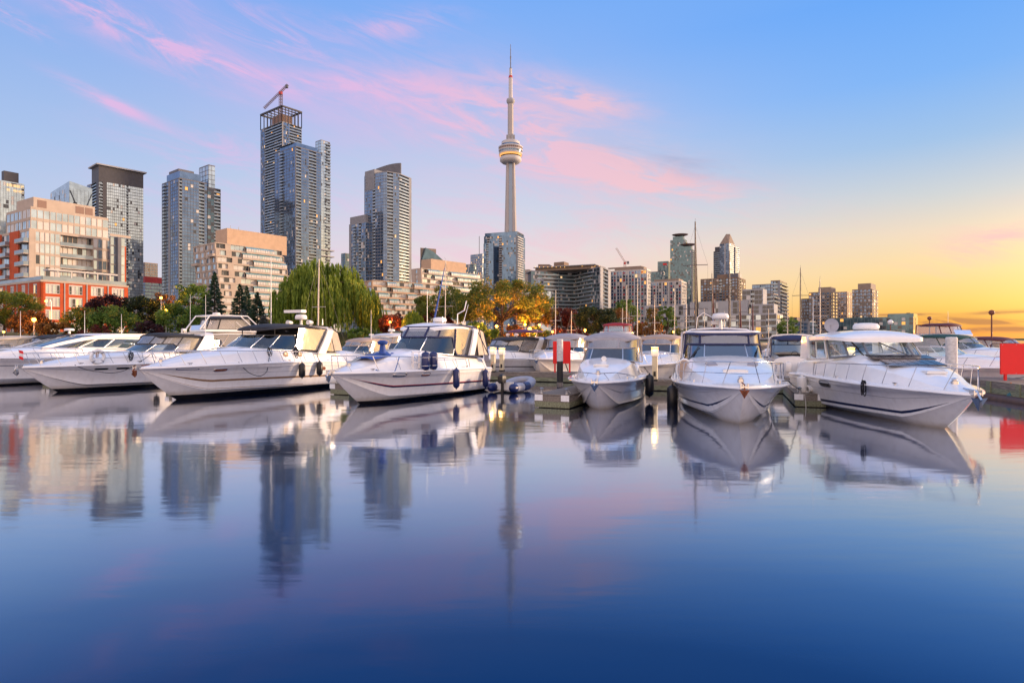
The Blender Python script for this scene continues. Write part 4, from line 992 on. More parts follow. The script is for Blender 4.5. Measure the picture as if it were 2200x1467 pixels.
# ---------------------------------------------------------------- trees and shrubs
nrng = np.random.default_rng(11)
leafmat('leaf_green', (0.045, 0.10, 0.018), (0.13, 0.22, 0.035), (0.24, 0.27, 0.05))
leafmat('leaf_autumn', (0.055, 0.095, 0.015), (0.15, 0.18, 0.025), (0.32, 0.21, 0.03))
leafmat('leaf_yellow', (0.07, 0.07, 0.015), (0.22, 0.16, 0.03), (0.36, 0.14, 0.02))
leafmat('leaf_orange', (0.08, 0.04, 0.012), (0.22, 0.09, 0.02), (0.30, 0.15, 0.03))
leafmat('leaf_red', (0.07, 0.014, 0.012), (0.14, 0.03, 0.02), (0.17, 0.06, 0.03))
leafmat('leaf_purple', (0.014, 0.006, 0.009), (0.04, 0.014, 0.02), (0.09, 0.03, 0.03))
leafmat('leaf_dark', (0.012, 0.028, 0.012), (0.035, 0.06, 0.022), (0.07, 0.07, 0.03))
leafmat('leaf_willow', (0.07, 0.125, 0.016), (0.21, 0.29, 0.033), (0.37, 0.41, 0.06))
leafmat('needle_green', (0.016, 0.045, 0.03), (0.04, 0.085, 0.05), (0.08, 0.125, 0.065))
leafmat('needle_blue', (0.05, 0.065, 0.065), (0.11, 0.13, 0.13), (0.17, 0.19, 0.18))

def leaf_obj(name, mat, C, size, parent, longdir=None, aspect=1.0, shade=None):
    n = len(C)
    a = nrng.normal(size=(n, 3)); a /= np.linalg.norm(a, axis=1)[:, None]
    if longdir is not None: a = longdir + a * 0.18; a /= np.linalg.norm(a, axis=1)[:, None]
    b_ = np.cross(a, nrng.normal(size=(n, 3))); b_ /= np.linalg.norm(b_, axis=1)[:, None]
    sz = (size * nrng.uniform(0.6, 1.3, n))[:, None]
    a = a * sz * aspect; b_ = b_ * sz
    V = np.empty((n, 4, 3)); V[:, 0] = C - a; V[:, 1] = C + b_ * .6 ; V[:, 2] = C + a; V[:, 3] = C - b_ * .6
    me = bpy.data.meshes.new(name)
    me.vertices.add(n * 4); me.vertices.foreach_set('co', V.reshape(-1).astype(np.float32))
    me.loops.add(n * 4); me.loops.foreach_set('vertex_index', np.arange(n * 4, dtype=np.int32))
    me.polygons.add(n); me.polygons.foreach_set('loop_start', np.arange(0, n * 4, 4, dtype=np.int32)); me.polygons.foreach_set('loop_total', np.full(n, 4, dtype=np.int32))
    at = me.attributes.new('rnd', 'FLOAT', 'FACE')
    rv = nrng.uniform(0, 1, n) if shade is None else np.clip(shade + nrng.normal(0, 0.16, n), 0, 1)
    at.data.foreach_set('value', rv.astype(np.float32))
    me.materials.append(MATS[mat]); me.update(calc_edges=True)
    o = bpy.data.objects.new(name, me); COL.objects.link(o); o.parent = parent
    return o

def tree_root(name, label, cat, px, D, group=None, dz=0.0):
    x = gx(px, D); return thing(name, label, cat, (x, D, rise(x, D) + dz), 0, group)

def broad(label, px, ptop, wpx, D, mat, n=5200, leaf=0.17, cat='tree', name='broadleaf_tree', low=0.18, group=None, clumps=46, flat=1.0, gap=1.0):
    r = tree_root(name, label, cat, px, D, group); zb = r.location.z
    h = gz(ptop, D) - zb; w = wpx / F * D / 2 * 1.16; n = int(n * 1.8); clumps = int(clumps * 1.4)
    cz = h * (low + (1 - low) / 2); rz = h * (1 - low) / 2
    cs = []
    while len(cs) < clumps:
        p = nrng.normal(size=3); p /= np.linalg.norm(p); rad = nrng.uniform(0.45, 0.92) ** 0.7
        if p[2] < -0.75: continue
        c = np.array([p[0] * w * rad, p[1] * w * 0.85 * rad, cz + p[2] * rz * rad * flat]); cs.append(c)
    cs = np.array(cs); per = n // clumps; sh = nrng.uniform(0.15, 0.85, clumps); cr = nrng.uniform(0.16, 0.30, clumps) * min(w, rz * 1.3) * gap
    P = nrng.normal(size=(clumps, per, 3)); P /= np.linalg.norm(P, axis=2)[:, :, None]
    P *= (nrng.uniform(0.25, 1.0, (clumps, per)) ** 0.5 * cr[:, None])[:, :, None]; P[:, :, 2] *= 0.75
    C = (cs[:, None, :] + P).reshape(-1, 3); C[:, 2] = np.maximum(C[:, 2], 0.15)
    leaf_obj('crown', mat, C, leaf, r, shade=np.repeat(sh, per))
    q = MB(); tr = max(0.10, h * 0.028)
    top = h * (low + 0.25)
    q.tube([(0, 0, -0.6), (0.05, 0, h * low * .5), (0.1, 0.05, top)], [tr * 1.3, tr, tr * .6], 8)
    for i in range(0, clumps, 4):
        c = cs[i]; m = np.array([c[0] * .4, c[1] * .4, top * .6 + c[2] * .4]); q.tube([(0.06, 0, top * nrng.uniform(.5, .95)), m, c], [tr * .42, tr * .25, tr * .08], 5)
    q.build('trunk', 'bark', r, smooth=60)
    return r

def conifer(label, px, ptop, wpx, D, mat, n=5200, group=None, leaf=0.12, density=1.0):
    r = tree_root('conifer', label, 'tree', px, D, group); h = gz(ptop, D) - r.location.z; w = wpx / F * D / 2 * 1.12; n = int(n * 1.5)
    C, SH, LD = [], [], []
    nb = int(95 * density)
    for i in range(nb):
        t = (i + nrng.uniform(0, 1)) / nb; z = h * (0.05 + 0.93 * t); L = w * (1 - t) ** 0.85 * nrng.uniform(0.72, 1.1) + 0.08
        a = i * 2.4 + nrng.uniform(-.3, .3); d = np.array([math.cos(a), math.sin(a), -0.18]); k = max(8, int(n / nb * (0.35 + 1.3 * (1 - t)))); s_ = nrng.uniform(0.15, 1, k) ** 0.7
        p = np.array([0, 0, z]) + d[None, :] * (s_ * L)[:, None]; side = np.array([-math.sin(a), math.cos(a), 0])
        p = p + side[None, :] * (nrng.normal(0, 0.22, k) * L * s_ * .8)[:, None]; p[:, 2] += nrng.normal(0, 0.06, k) * h * .12 + 0.10 * L * s_ ** 2
        C.append(p); SH.append(np.full(k, nrng.uniform(.2, .8))); LD.append(np.repeat(d[None, :], k, 0))
    leaf_obj('crown', mat, np.concatenate(C), leaf, r, np.concatenate(LD), 1.7, np.concatenate(SH))
    q = MB(); q.tube([(0, 0, -.5), (0, 0, h * .96)], [h * .02, h * .003], 7); q.build('trunk', 'bark', r, smooth=60)
    return r

def willow(label, px, ptop, wpx, D, n=16000, name='weeping_willow', drop=1.0, split=None):
    r = tree_root(name, label, 'tree', px, D); h = gz(ptop, D) - r.location.z; w = wpx / F * D / 2
    lobes = []
    for i in range(64):
        a = nrng.uniform(0, 2 * PI); rad = nrng.uniform(0, 1) ** 0.5
        x, y = math.cos(a) * rad * w * .86, math.sin(a) * rad * w * .8
        top = h * (1 - 0.50 * rad ** 2.6) * nrng.uniform(.88, 1.0) * (1 - 0.17 * max(0, x / w)); lobes.append((x, y, top, nrng.uniform(.10, .17) * w, nrng.uniform(.2, .85)))
    C, SH, LD = [], [], []
    per = n // (64 * 26)
    for (x, y, top, lr, sh) in lobes:
        for s_ in range(26):
            a = nrng.uniform(0, 2 * PI); q_ = nrng.uniform(0.2, 1) ** .6; sx, sy = x + math.cos(a) * lr * q_, y + math.sin(a) * lr * q_
            z0 = top - lr * 0.9 * q_ ** 2; outer = min(1, math.hypot(sx, sy) / w)
            ln = min(z0 - h * nrng.uniform(.0, .22), h * nrng.uniform(.22, .62) * drop * (0.5 + .7 * outer))
            k = max(6, int(per * 1.0)); t = np.sort(nrng.uniform(0, 1, k)); p = np.empty((k, 3))
            p[:, 0] = sx + (sx - x) * 0.35 * np.sqrt(t) + nrng.normal(0, .05, k); p[:, 1] = sy + (sy - y) * .35 * np.sqrt(t) + nrng.normal(0, .05, k); p[:, 2] = z0 - ln * t
            C.append(p); SH.append(np.full(k, np.clip(sh + nrng.normal(0, .12), 0, 1))); LD.append(np.repeat(np.array([[0.05, 0, -1.0]]), k, 0))
    leaf_obj('crown', 'leaf_willow', np.concatenate(C), 0.125, r, np.concatenate(LD), 3.4, np.concatenate(SH))
    q = MB(); tr = h * .045
    q.tube([(0, 0, -.6), (.1, 0, h * .2), (.3, .1, h * .42)], [tr * 1.3, tr, tr * .7], 9)
    for (x, y, top, lr, sh) in lobes[::3]: q.tube([(.2, 0, h * .36), (x * .5, y * .5, h * .5 + top * .25), (x, y, top - lr * .4)], [tr * .4, tr * .25, tr * .06], 5)
    q.build('trunk', 'bark', r, smooth=60)
    return r

broad('yellow green autumn tree over the lit lamp at the far left edge', 8, 622, 130, 104, 'leaf_autumn', 6500, low=.08)
broad('orange leafed low tree beside the lamp under the yellow green tree', 62, 668, 70, 101, 'leaf_orange', 2600, low=.05)
broad('dark purple leafed tree in front of the brick condominium', 232, 628, 82, 106, 'leaf_purple', 3600, low=.2)
broad('green and rust bushy tree below the brick condominium', 246, 658, 90, 99, 'leaf_green', 3600, low=.03, cat='bush', name='bush')
broad('rust brown and green bush left of the bushy green tree', 178, 662, 76, 98, 'leaf_autumn', 2800, low=.03, cat='bush', name='bush')
broad('low orange shrub between lamp and rust brown bush', 118, 690, 70, 95, 'leaf_orange', 2000, low=.02, cat='bush', name='bush', clumps=24)
broad('almost black leafed tree right of the brick condominium', 304, 634, 74, 108, 'leaf_dark', 4200, low=.1)
broad('mauve feathery shrub behind the dark canopy of the life ring boat', 318, 690, 60, 92, 'leaf_purple', 1800, low=.02, cat='bush', name='bush', clumps=24)
broad('orange tinted tree over the lamps left of the tall conifers', 352, 628, 52, 112, 'leaf_orange', 2600, low=.2)
broad('light green young tree left of the tallest conifer', 416, 600, 70, 110, 'leaf_green', 3600, low=.15, gap=.8)
broad('wide dark green bushy tree behind the flybridge cruiser', 388, 652, 96, 100, 'leaf_green', 4400, low=.03)
broad('olive bush below the tallest conifer', 470, 690, 60, 94, 'leaf_autumn', 2000, low=.02, cat='bush', name='bush', clumps=24)
conifer('tallest dark spruce in front of the tan terraced apartments', 461, 582, 66, 103, 'needle_green', 5200)
conifer('dark spruce second from the tallest, left of a pair', 515, 608, 56, 105, 'needle_green', 4600)
conifer('dark spruce behind the others with pointed top', 530, 612, 44, 112, 'needle_green', 3600)
conifer('dark broad spruce left of the big willow', 553, 626, 58, 103, 'needle_green', 4600)
conifer('pale blue spruce in the middle of the conifer group', 523, 664, 46, 94, 'needle_blue', 4600)
conifer('smaller blue grey spruce right of the pale blue spruce', 566, 676, 44, 96, 'needle_blue', 3600)
willow('huge green weeping willow standing at the shore left of centre', 704, 550, 250, 104, n=52000)
willow('small dark weeping tree by a red lit bush right of the big willow', 889, 668, 60, 100, n=8000, name='weeping_tree')
broad('reddish bush lit by a lamp between the two weeping trees', 846, 676, 56, 102, 'leaf_red', 2200, low=.05, cat='bush', name='bush', clumps=24)
broad('dull red shrub beyond the cruiser with the navy enclosure', 930, 672, 90, 108, 'leaf_red', 3200, low=.02, cat='bush', name='bush', clumps=36)
broad('green autumn tree left of the wide orange lit tree', 960, 616, 140, 110, 'leaf_autumn', 7000, low=.12)
broad('widest green and gold tree glowing orange underneath from lamps', 1078, 601, 205, 103, 'leaf_autumn', 12000, low=.12, clumps=80)
broad('golden autumn tree at the right flank of the widest tree', 1150, 640, 84, 106, 'leaf_yellow', 4200, low=.12)
broad('low green shrub left of the lamps under the widest tree', 1010, 690, 90, 96, 'leaf_green', 3200, low=.02, cat='bush', name='bush', clumps=36)
broad('low round green bush in front of the orange lit trunks', 1052, 706, 50, 92, 'leaf_green', 1600, low=.02, cat='bush', name='bush', clumps=20)
broad('dusky red brown tree right of the golden tree', 1206, 662, 66, 112, 'leaf_red', 3200, low=.1)
broad('brown bare looking small tree left of the dark green tree', 1236, 678, 50, 110, 'leaf_red', 1800, low=.1, gap=.8)
broad('dense dark green tree behind the red flybridge cruiser', 1284, 656, 92, 106, 'leaf_dark', 6000, low=.06)
broad('orange brown tree right of the dense dark green tree', 1326, 660, 56, 116, 'leaf_orange', 2600, low=.1)
broad('tall thin green tree in front of the white gridded block', 1346, 640, 48, 150, 'leaf_green', 2200, low=.2, leaf=.2)
broad('brown low trees left of the narrow green tree', 1394, 690, 66, 150, 'leaf_orange', 2000, low=.05, leaf=.2)
broad('narrow bright green tree before the waterfront terraces', 1432, 655, 38, 170, 'leaf_green', 3000, low=.12, leaf=.2)
broad('yellow thin tree left of the narrow bright green tree', 1402, 656, 30, 190, 'leaf_yellow', 1400, low=.15, leaf=.2)
broad('weeping green tree right of the waterfront terraces', 1693, 680, 40, 300, 'leaf_green', 2200, low=.05, leaf=.34)
broad('dull hedge along the foot of the waterfront terraces', 1462, 706, 60, 178, 'leaf_autumn', 1600, low=.02, cat='hedge', name='hedge', leaf=.2, clumps=24)

broad('orange lit shrub at the foot of the widest tree, left of the brightest lamp', 1108, 698, 50, 94, 'leaf_orange', 1800, low=.02, cat='bush', name='bush', clumps=24)
broad('orange lit shrub at the foot of the widest tree, right of the brightest lamp', 1156, 700, 48, 93, 'leaf_autumn', 1800, low=.02, cat='bush', name='bush', clumps=24)
broad('dark red hedge between the golden tree and the dark green tree', 1218, 706, 80, 96, 'leaf_red', 2200, low=.02, cat='hedge', name='hedge', clumps=30)
broad('rusty low hedge under the dark purple tree', 205, 700, 70, 93, 'leaf_red', 1800, low=.02, cat='hedge', name='hedge', clumps=24)
broad('low green bush under the big willow, right side', 772, 706, 60, 94, 'leaf_green', 1800, low=.02, cat='bush', name='bush', clumps=24)
# ---------------------------------------------------------------- lamps of the park and the quay
def lamp(px, py, D, label, globe=0.24, lit=True, arm=0, power=320, group=None, post='galvanised', mat='lamp_orange', zbase=None):
    x = gx(px, D); zb = rise(x, D) if zbase is None else zbase; zt = gz(py, D)
    r = thing('street_lamp', label, 'street lamp', (x, D, zb), 0, group)
    q = MB(); h = zt - zb
    if arm:
        q.tube([(arm, 0, -.2), (arm, 0, h + .1), (arm * .7, 0, h + .35), (0, 0, h + .22)], [.09, .07, .05, .04], 8)
    else: q.lathe([(.14, -.2), (.14, .25), (.07, .35), (.05, h - globe * .9), (.12, h - globe * .9), (.12, h - globe * .7)], 8)
    q.build('post', post, r, smooth=40)
    q = MB(); g = globe
    q.lathe([(.02, -g)] + [(g * math.sin(PI * i / 8), -g * math.cos(PI * i / 8)) for i in range(1, 8)] + [(.02, g)], 12, (0, 0, h)); q.build('globe', mat, r, smooth=60)
    if lit:
        ld = bpy.data.lights.new('lamp_light', 'POINT'); ld.energy = power * 13; ld.color = (1.0, 0.33, 0.05); ld.shadow_soft_size = globe * 1.1
        lo = bpy.data.objects.new('lamp_light', ld); COL.objects.link(lo); lo.parent = r; lo.location = (0, -0.02, h)
LG = 'orange park lamps along the shore'
lamp(73, 687, 96, 'largest lit globe lamp on a thick pale post beside the orange shrubs', .30, power=900, group=LG)
lamp(68, 657, 112, 'lit globe lamp just above the largest lamp, before the brick wall', .22, power=350, group=LG)
lamp(99, 647, 118, 'curved arm lamp in front of the brick condominium', .22, arm=1.0, power=350, group=LG)
lamp(8, 713, 92, 'small low lamp at the far left edge under the yellow green tree', .16, power=250, group=LG)
lamp(346, 640, 106, 'lit lamp in the orange tinted tree left of the conifers', .22, power=700, group=LG)
lamp(357, 666, 98, 'lit lamp below the orange tinted tree, above a boat', .16, power=220, group=LG)
lamp(838, 692, 99, 'lamp glowing inside the reddish bush between the weeping trees', .18, power=800, group=LG)
lamp(1028, 702, 95, 'leftmost lamp among the shrubs under the widest tree', .16, power=400, group=LG)
lamp(1067, 701, 93, 'bright lamp second from the left under the widest tree', .22, power=800, group=LG)
lamp(1093, 699, 97, 'faint small lamp in the middle of the row under the widest tree', .12, power=400, group=LG)
lamp(1128, 697, 98, 'lamp above and left of the brightest lamp under the widest tree', .2, power=900, group=LG)
lamp(1138, 707, 91, 'brightest lamp in the row under the widest tree', .26, power=1000, group=LG)
lamp(1159, 698, 98, 'lamp under the golden tree right of the brightest lamp', .18, power=500, group=LG)
lamp(1187, 713, 95, 'lamp right of the golden tree near a pale mast', .16, power=350, group=LG)
lamp(1257, 709, 98, 'lamp glowing between the brown small tree and the dark green tree', .18, power=600, group=LG)
lamp(1447, 713, 150, 'lamp below the narrow bright green tree', .24, power=700, group=LG)
lamp(1913, 692, 70, 'unlit pale globe lamp on a dark post behind the hardtop boat', .28, lit=False, post='post_brown', mat='white_plastic', zbase=.5)
lamp(1883, 703, 78, 'unlit small pale globe lamp left of another globe lamp behind the hardtop', .2, lit=False, post='post_brown', mat='white_plastic', zbase=.5)
lamp(1997, 684, 66, 'brown globe topped post with a gull on it against the sunset', .22, lit=False, post='post_brown', mat='post_brown', zbase=.5)
lamp(2130.5, 671.5, 48, 'tall thick brown globe topped post nearest the right edge against the sunset', .21, lit=False, post='post_brown', mat='post_brown', zbase=.5)
# ---------------------------------------------------------------- boats
def lerp(a, b, t): return a + (b - a) * t
def interp(tab, s):
    if s <= tab[0][0]: return tab[0][1]
    for (a, va), (b, vb) in zip(tab, tab[1:]):
        if s <= b: return va + (vb - va) * (s - a) / (b - a + 1e-9)
    return tab[-1][1]

class Boat:
    """local frame: x from the transom (0) to the bow tip (L), y to port, z up from the water"""
    def __init__(s, name, label, cat, px, D, a, L, B, fb, fm, fs, ov=1.6, group=None, hull='white_gelcoat', anti=0.10, coam=None, cockpit=None, floor=0.35, deckmat='white_gelcoat', sd=0.32, full=2.6, draft=.45):
        s.L, s.B, s.fb, s.fm, s.fs, s.ov = L, B, fb, fm, fs, ov; s.full = full; s.sd = sd; s.floor = floor; s.draft = draft
        h = Vector((-math.sin(R_(a)), -math.cos(R_(a)))); w = Vector((gx(px, D), D)); o = w - h * (L - ov)
        s.root = thing(name, label, cat, (o.x, o.y, 0), math.atan2(h.y, h.x), group)
        s.root.rotation_euler.z = math.atan2(h.y, h.x)
        s.h = h; s.o = o
        s.coam = coam or [(0, .45), (.45, .5), (.62, .42), (.80, .22), (.93, .02), (1, 0)]
        s.cockpit = cockpit or (.06, .46)
        s.swl = (L - ov) / L; s.s0 = s.swl - .09; w1 = .09 / (1 - s.s0); s.p = math.log(draft / (fb + draft)) / math.log(w1)
        s.hull(hull, anti); s.deck(deckmat)
    def world(s, x, y, z):
        h = s.h; n = Vector((-h.y, h.x)); p = s.o + h * x + n * y; return Vector((p.x, p.y, z))
    def zs(s, t):
        a, b, c = s.fs, s.fm, s.fb                # parabola through stern, middle, bow
        return a * (1 - t) * (1 - 2 * t) + 4 * b * t * (1 - t) + c * t * (2 * t - 1)
    def bs(s, t):
        u = max(0, (t - .38) / .62); k = 1 - .07 * max(0, (.35 - t) / .35)
        return s.B / 2 * k * max(0, 1 - u ** s.full) ** .85 + .05
    def kz(s, t):
        if t <= s.s0: return -s.draft
        w = (t - s.s0) / (1 - s.s0); return -s.draft + (s.zs(1) + s.draft) * w ** s.p - .02
    def bc(s, t):
        u = max(0, (t - .28) / .72); return s.B / 2 * .86 * max(0, 1 - u ** 1.75) + .02
    def cz(s, t): return s.kz(t) + (s.zs(t) - s.kz(t)) * (.34 + .10 * t)
    def side(s, t, q, sg=1, off=0.0):
        """point on the topside: q 0 at the chine, 1 at the sheer"""
        b0, b1 = s.bc(t), s.bs(t); u = max(0, (t - .35) / .65); y = b0 + (b1 - b0) * max(0.0, q) ** (1 + .9 * u); z = s.cz(t) + (s.zs(t) - s.cz(t)) * q
        return Vector((t * s.L, sg * (y + off), z))
    def dz(s, t): return s.zs(t) + .07 + interp(s.coam, t)
    def hull(s, mat, anti):
        ts = [i / 30 * .8 for i in range(30)] + [.8 + .2 * i / 16 for i in range(17)]
        rows = []
        for t in ts:
            pts = []
            for sg in (1, -1):
                row = [Vector((t * s.L, 0, s.kz(t))), Vector((t * s.L, sg * s.bc(t) * .55, lerp(s.kz(t), s.cz(t), .5))), Vector((t * s.L, sg * max(.01, s.bc(t) - .05), s.cz(t) - .03)), s.side(t, 0, sg)]
                row += [s.side(t, q, sg) for q in (.12, .3, .5, .7, .82, .84, 1)]
                row[-2].y += sg * .025                                    # a styling crease below the sheer
                pts.append(row)
            rows.append(list(reversed(pts[1])) + pts[0][1:])
        mb = MB(); mb.loft(rows)
        n = len(rows[0]); mb.add(rows[0], [tuple(range(n))])
        # bottom paint below the boot top
        o = mb.build('hull', hullmat(mat, anti), s.root, smooth=32)
        for sg in (1, -1):
            q = MB(); q.tube([s.side(t, 1, sg, .012) + Vector((0, 0, -.01)) for t in ts], .032, 6); q.build('rub_rail', mat, s.root, smooth=60)
    def deck(s, mat):
        c0, c1 = s.cockpit; ts = sorted(set([0, .02, c0, c0 + .001, c1, c1 + .001] + [i / 40 for i in range(41)])); rows = []
        for t in ts:
            b = s.bs(t); zz = s.zs(t); h = interp(s.coam, t); k = min(1, max(.05, (b - .06) / (s.sd + .75))); sd = s.sd * k
            i1, i2, i3 = b - sd, b - sd - (.10 + .12 * h) * k, b - sd - (.2 + .2 * h) * k - .06 * k
            inside = c0 < t <= c1 + .0005
            top = zz + .07 + h; row = [(b, zz), (b - .03 * k, zz + .055), (i1, zz + .07), (i2, zz + .07 + h * .8), (i3, top)]
            if inside: row += [(i3 - .16, top - .01), (i3 - .2, s.floor), (i3 * .4, s.floor), (0, s.floor)]
            else:
                cam_ = .10 * k * (1 if h > .05 else .5); row += [(i3 * .8, top + cam_ * .4), (i3 * .6, top + cam_ * .64), (i3 * .3, top + cam_ * .91), (0, top + cam_)]
            row = [(t * s.L, max(0, y), z) for y, z in row]
            rows.append(row + [(x, -y, z) for x, y, z in reversed(row[:-1])])
        mb = MB(); mb.loft(rows); n = len(rows[0]); mb.add(rows[0], [tuple(range(n))])
        mb.build('deck', mat, s.root, smooth=28)
    def ztop(s, x):                                                        # crown of the deck on the centre line
        t = x / s.L; return s.dz(t) + .08
    # --- fittings
    def stripe(s, q0, q1, mat, t0=.0, t1=.97, name='stripe', off=.006):
        for sg in (1, -1):
            mb = MB(); ts = [lerp(t0, t1, i / 30) for i in range(31)]
            rows = []
            for i, t in enumerate(ts):
                k = 1 if i < 27 else (30.5 - i) / 3.5
                qm, qh = (q0 + q1) / 2, (q1 - q0) / 2 * k
                rows.append([s.side(t, qm - qh, sg, off), s.side(t, qm, sg, off + .002), s.side(t, qm + qh, sg, off)])
            mb.loft(rows); mb.build(name, mat, s.root, smooth=40)
    def rail(s, t0, t1=.985, h0=.35, h1=.65, nst=7, mid=False, inset=.12, lean=.0):
        H = lambda t: lerp(h0, h1, min(1, (t - t0) / (.9 - t0)))
        path = []
        base = lambda t, sg: Vector((t * s.L, sg * max(.10, s.bs(t) - inset), s.zs(t) + .07))
        def top(t, sg):
            b = base(t, sg); return b + Vector((lean, 0, H(t)))
        N = 26
        for sg in (1, -1):
            p = [top(lerp(t0, t1, i / N), sg) for i in range(N + 1)]
            p[0:0] = [base(t0 - .015, sg)] if h0 > .2 else []
            path += p if sg == 1 else list(reversed(p))
        q = MB(); q.tube(path, .019, 6); q.build('bow_rail', 'stainless', s.root, smooth=60)
        if mid:
            q = MB(); q.tube([(x, y, z - (z - (s.zs(min(1, x / s.L)) + .07)) * .5) for x, y, z in path], .010, 5); q.build('mid_rail', 'stainless', s.root, smooth=60)
        for sg in (1, -1):
            for i in range(nst):
                t = lerp(t0 + .02, .95, i / (nst - 1)); q = MB(); q.tube([base(t - .012, sg), top(t + .012, sg)], .014, 5); q.build('stanchion', 'stainless', s.root)
    def U(s, xf, xb, hw, e=.62, zoff=0.0, z=None, dzf=0.0, dza=0.0):
        """U shaped curve open aft: t -1 port aft .. 0 front centre .. 1 starboard aft"""
        def f(t):
            a = t * PI / 2; sy = math.sin(a); cx = abs(math.cos(a)); y = -hw * math.copysign(abs(sy) ** e, sy); x = xb + (xf - xb) * cx ** e
            zz = (s.dz(x / s.L) + .03 * 0 + zoff) if z is None else z
            k = (x - xb) / (xf - xb); zz += dzf * k + dza * (1 - k)
            return Vector((x, y, zz))
        return f
    def tier(s, base, top, cuts, pane, frame, fr=.022, name='window', fname='window_frame', per=5, mull=None, bulge=.0, skip=()):
        rows = 4
        def pt(t, v):
            a, b = base(t), top(t); p = a.lerp(b, v); d = (b - a); out = Vector((0, 0, 0))
            if bulge: out = Vector(((b - a).cross(base(min(1, t + .02)) - base(max(-1, t - .02))).normalized())) * bulge * math.sin(PI * v) * -1
            return p + out
        for i, (c, d) in enumerate(zip(cuts, cuts[1:])):
            if i in skip: continue
            q = MB(); q.loft([[pt(lerp(c, d, k / per), v / rows) for v in range(rows + 1)] for k in range(per + 1)]); q.build(name, pane, s.root, smooth=60)
        q = MB(); N = 40
        q.tube([base(lerp(cuts[0], cuts[-1], i / N)) for i in range(N + 1)], fr, 6); q.tube([top(lerp(cuts[0], cuts[-1], i / N)) for i in range(N + 1)], fr, 6)
        for c in cuts: q.tube([pt(c, v / rows) for v in range(rows + 1)], mull or fr, 6)
        q.build(fname, frame, s.root, smooth=60)
    def roof(s, xf, xb, hw, z, mat, camber=.16, p=4.0, thick=.05, dzf=0.0, dza=0.0, name='canopy', drop=.1, lc=0.0):
        N, K = 26, 14; rows = []; xm, hx = (xf + xb) / 2, (xf - xb) / 2; bot = []
        for i in range(N + 1):
            xi = math.sin((i / N - .5) * PI); w = hw * max(0.0, 1 - abs(xi) ** p) ** (1 / p) + .01; x = xm + xi * hx; k = (xi + 1) / 2
            zc = z + dzf * k + dza * (1 - k) - lc * xi * xi; e = 1 - abs(xi) ** 6 * .9
            r = []
            for j in range(K + 1):
                v = math.sin((j / K - .5) * PI); r.append((x, v * w, zc + camber * (1 - v * v) * e - drop * abs(v) ** 8 * .6 - drop * abs(xi) ** 10 * .5))
            rows.append(r); bot.append([(a, b, c - thick) for a, b, c in r])
        q = MB(); q.loft(rows); q.loft([list(reversed(r)) for r in bot]); 
        edge = [r[0] for r in rows] + rows[-1][1:] + [r[-1] for r in reversed(rows[:-1])] + list(reversed(rows[0][1:-1]))
        edgeb = [(a, b, c - thick) for a, b, c in edge]; q.loft([edge, edgeb], True)
        return q.build(name, mat, s.root, smooth=40)
    def arch(s, x0, x1, hw0, hw1, z0, z1, width, mat, thick=.10, name='radar_arch', wtop=None):
        pts = [(x0, hw0, z0), (lerp(x0, x1, .45), lerp(hw0, hw1, .3), lerp(z0, z1, .45)), (lerp(x0, x1, .82), lerp(hw0, hw1, .75), lerp(z0, z1, .86)), (x1, hw1 * .86, z1), (x1, hw1 * .5, z1 + .05), (x1, 0, z1 + .06)]
        pts = pts + [(x, -y, z) for x, y, z in reversed(pts[:-1])]; rows = []; n = len(pts)
        for i, p in enumerate(pts):
            p = Vector(p); t = (Vector(pts[min(i + 1, n - 1)]) - Vector(pts[max(i - 1, 0)])); t.x = 0; t.normalize(); nn = Vector((0, -t.z, t.y)) * thick / 2; k = abs(i - (n - 1) / 2) / ((n - 1) / 2); w = lerp(wtop or width * .6, width, k) / 2
            rows.append([p + nn + Vector((w, 0, 0)), p + nn - Vector((w, 0, 0)), p - nn - Vector((w, 0, 0)), p - nn + Vector((w, 0, 0))])
        q = MB(); q.loft(rows, True); return q.build(name, mat, s.root, smooth=40)
    def box(s, name, mat, x0, x1, y0, y1, z0, z1, smooth=None):
        q = MB(); q.box(x0, x1, y0, y1, z0, z1); return q.build(name, mat, s.root)
    def port(s, t, q, ln, ht, mat='dark_glass', side=(1, -1), frame='stainless'):
        for sg in side:
            c = s.side(t, q, sg, .012); tx = (s.side(t + .02, q, sg, .012) - s.side(t - .02, q, sg, .012)).normalized(); uz = (s.side(t, min(1, q + .06), sg, .012) - s.side(t, q - .06, sg, .012)).normalized()
            ring = lambda k: [c + tx * ln / 2 * k * math.copysign(abs(math.cos(a)) ** .6, math.cos(a)) + uz * ht / 2 * k * math.copysign(abs(math.sin(a)) ** .6, math.sin(a)) for a in [2 * PI * i / 20 for i in range(20)]]
            f = MB(); f.tube(ring(1.0), .018, 5, closed=True); fo = f.build('portlight', frame, s.root, smooth=60)
            g = MB(); r = ring(1.0); g.add(r, [tuple(range(20))]); g.build('pane', mat, fo)
    def dome(s, x, y, z, r=.32, h=.26, stalk=.2, mat='white_plastic'):
        q = MB(); q.lathe([(.08, -stalk), (.06, 0), (r * .9, .0), (r, .05), (r * .98, h * .55), (r * .85, h * .9), (r * .4, h), (.01, h)], 18, (x, y, z + stalk)); q.build('radar_dome', mat, s.root, smooth=50)
    def antenna(s, x, y, z, h, lean=(0, 0), mat='white_plastic', r=.014, name='antenna'):
        q = MB(); q.tube([(x, y, z), (x + lean[0] * .3, y + lean[1] * .3, z + h * .3), (x + lean[0], y + lean[1], z + h)], [r * 1.6, r * 1.2, r * .7], 5); q.build(name, mat, s.root)
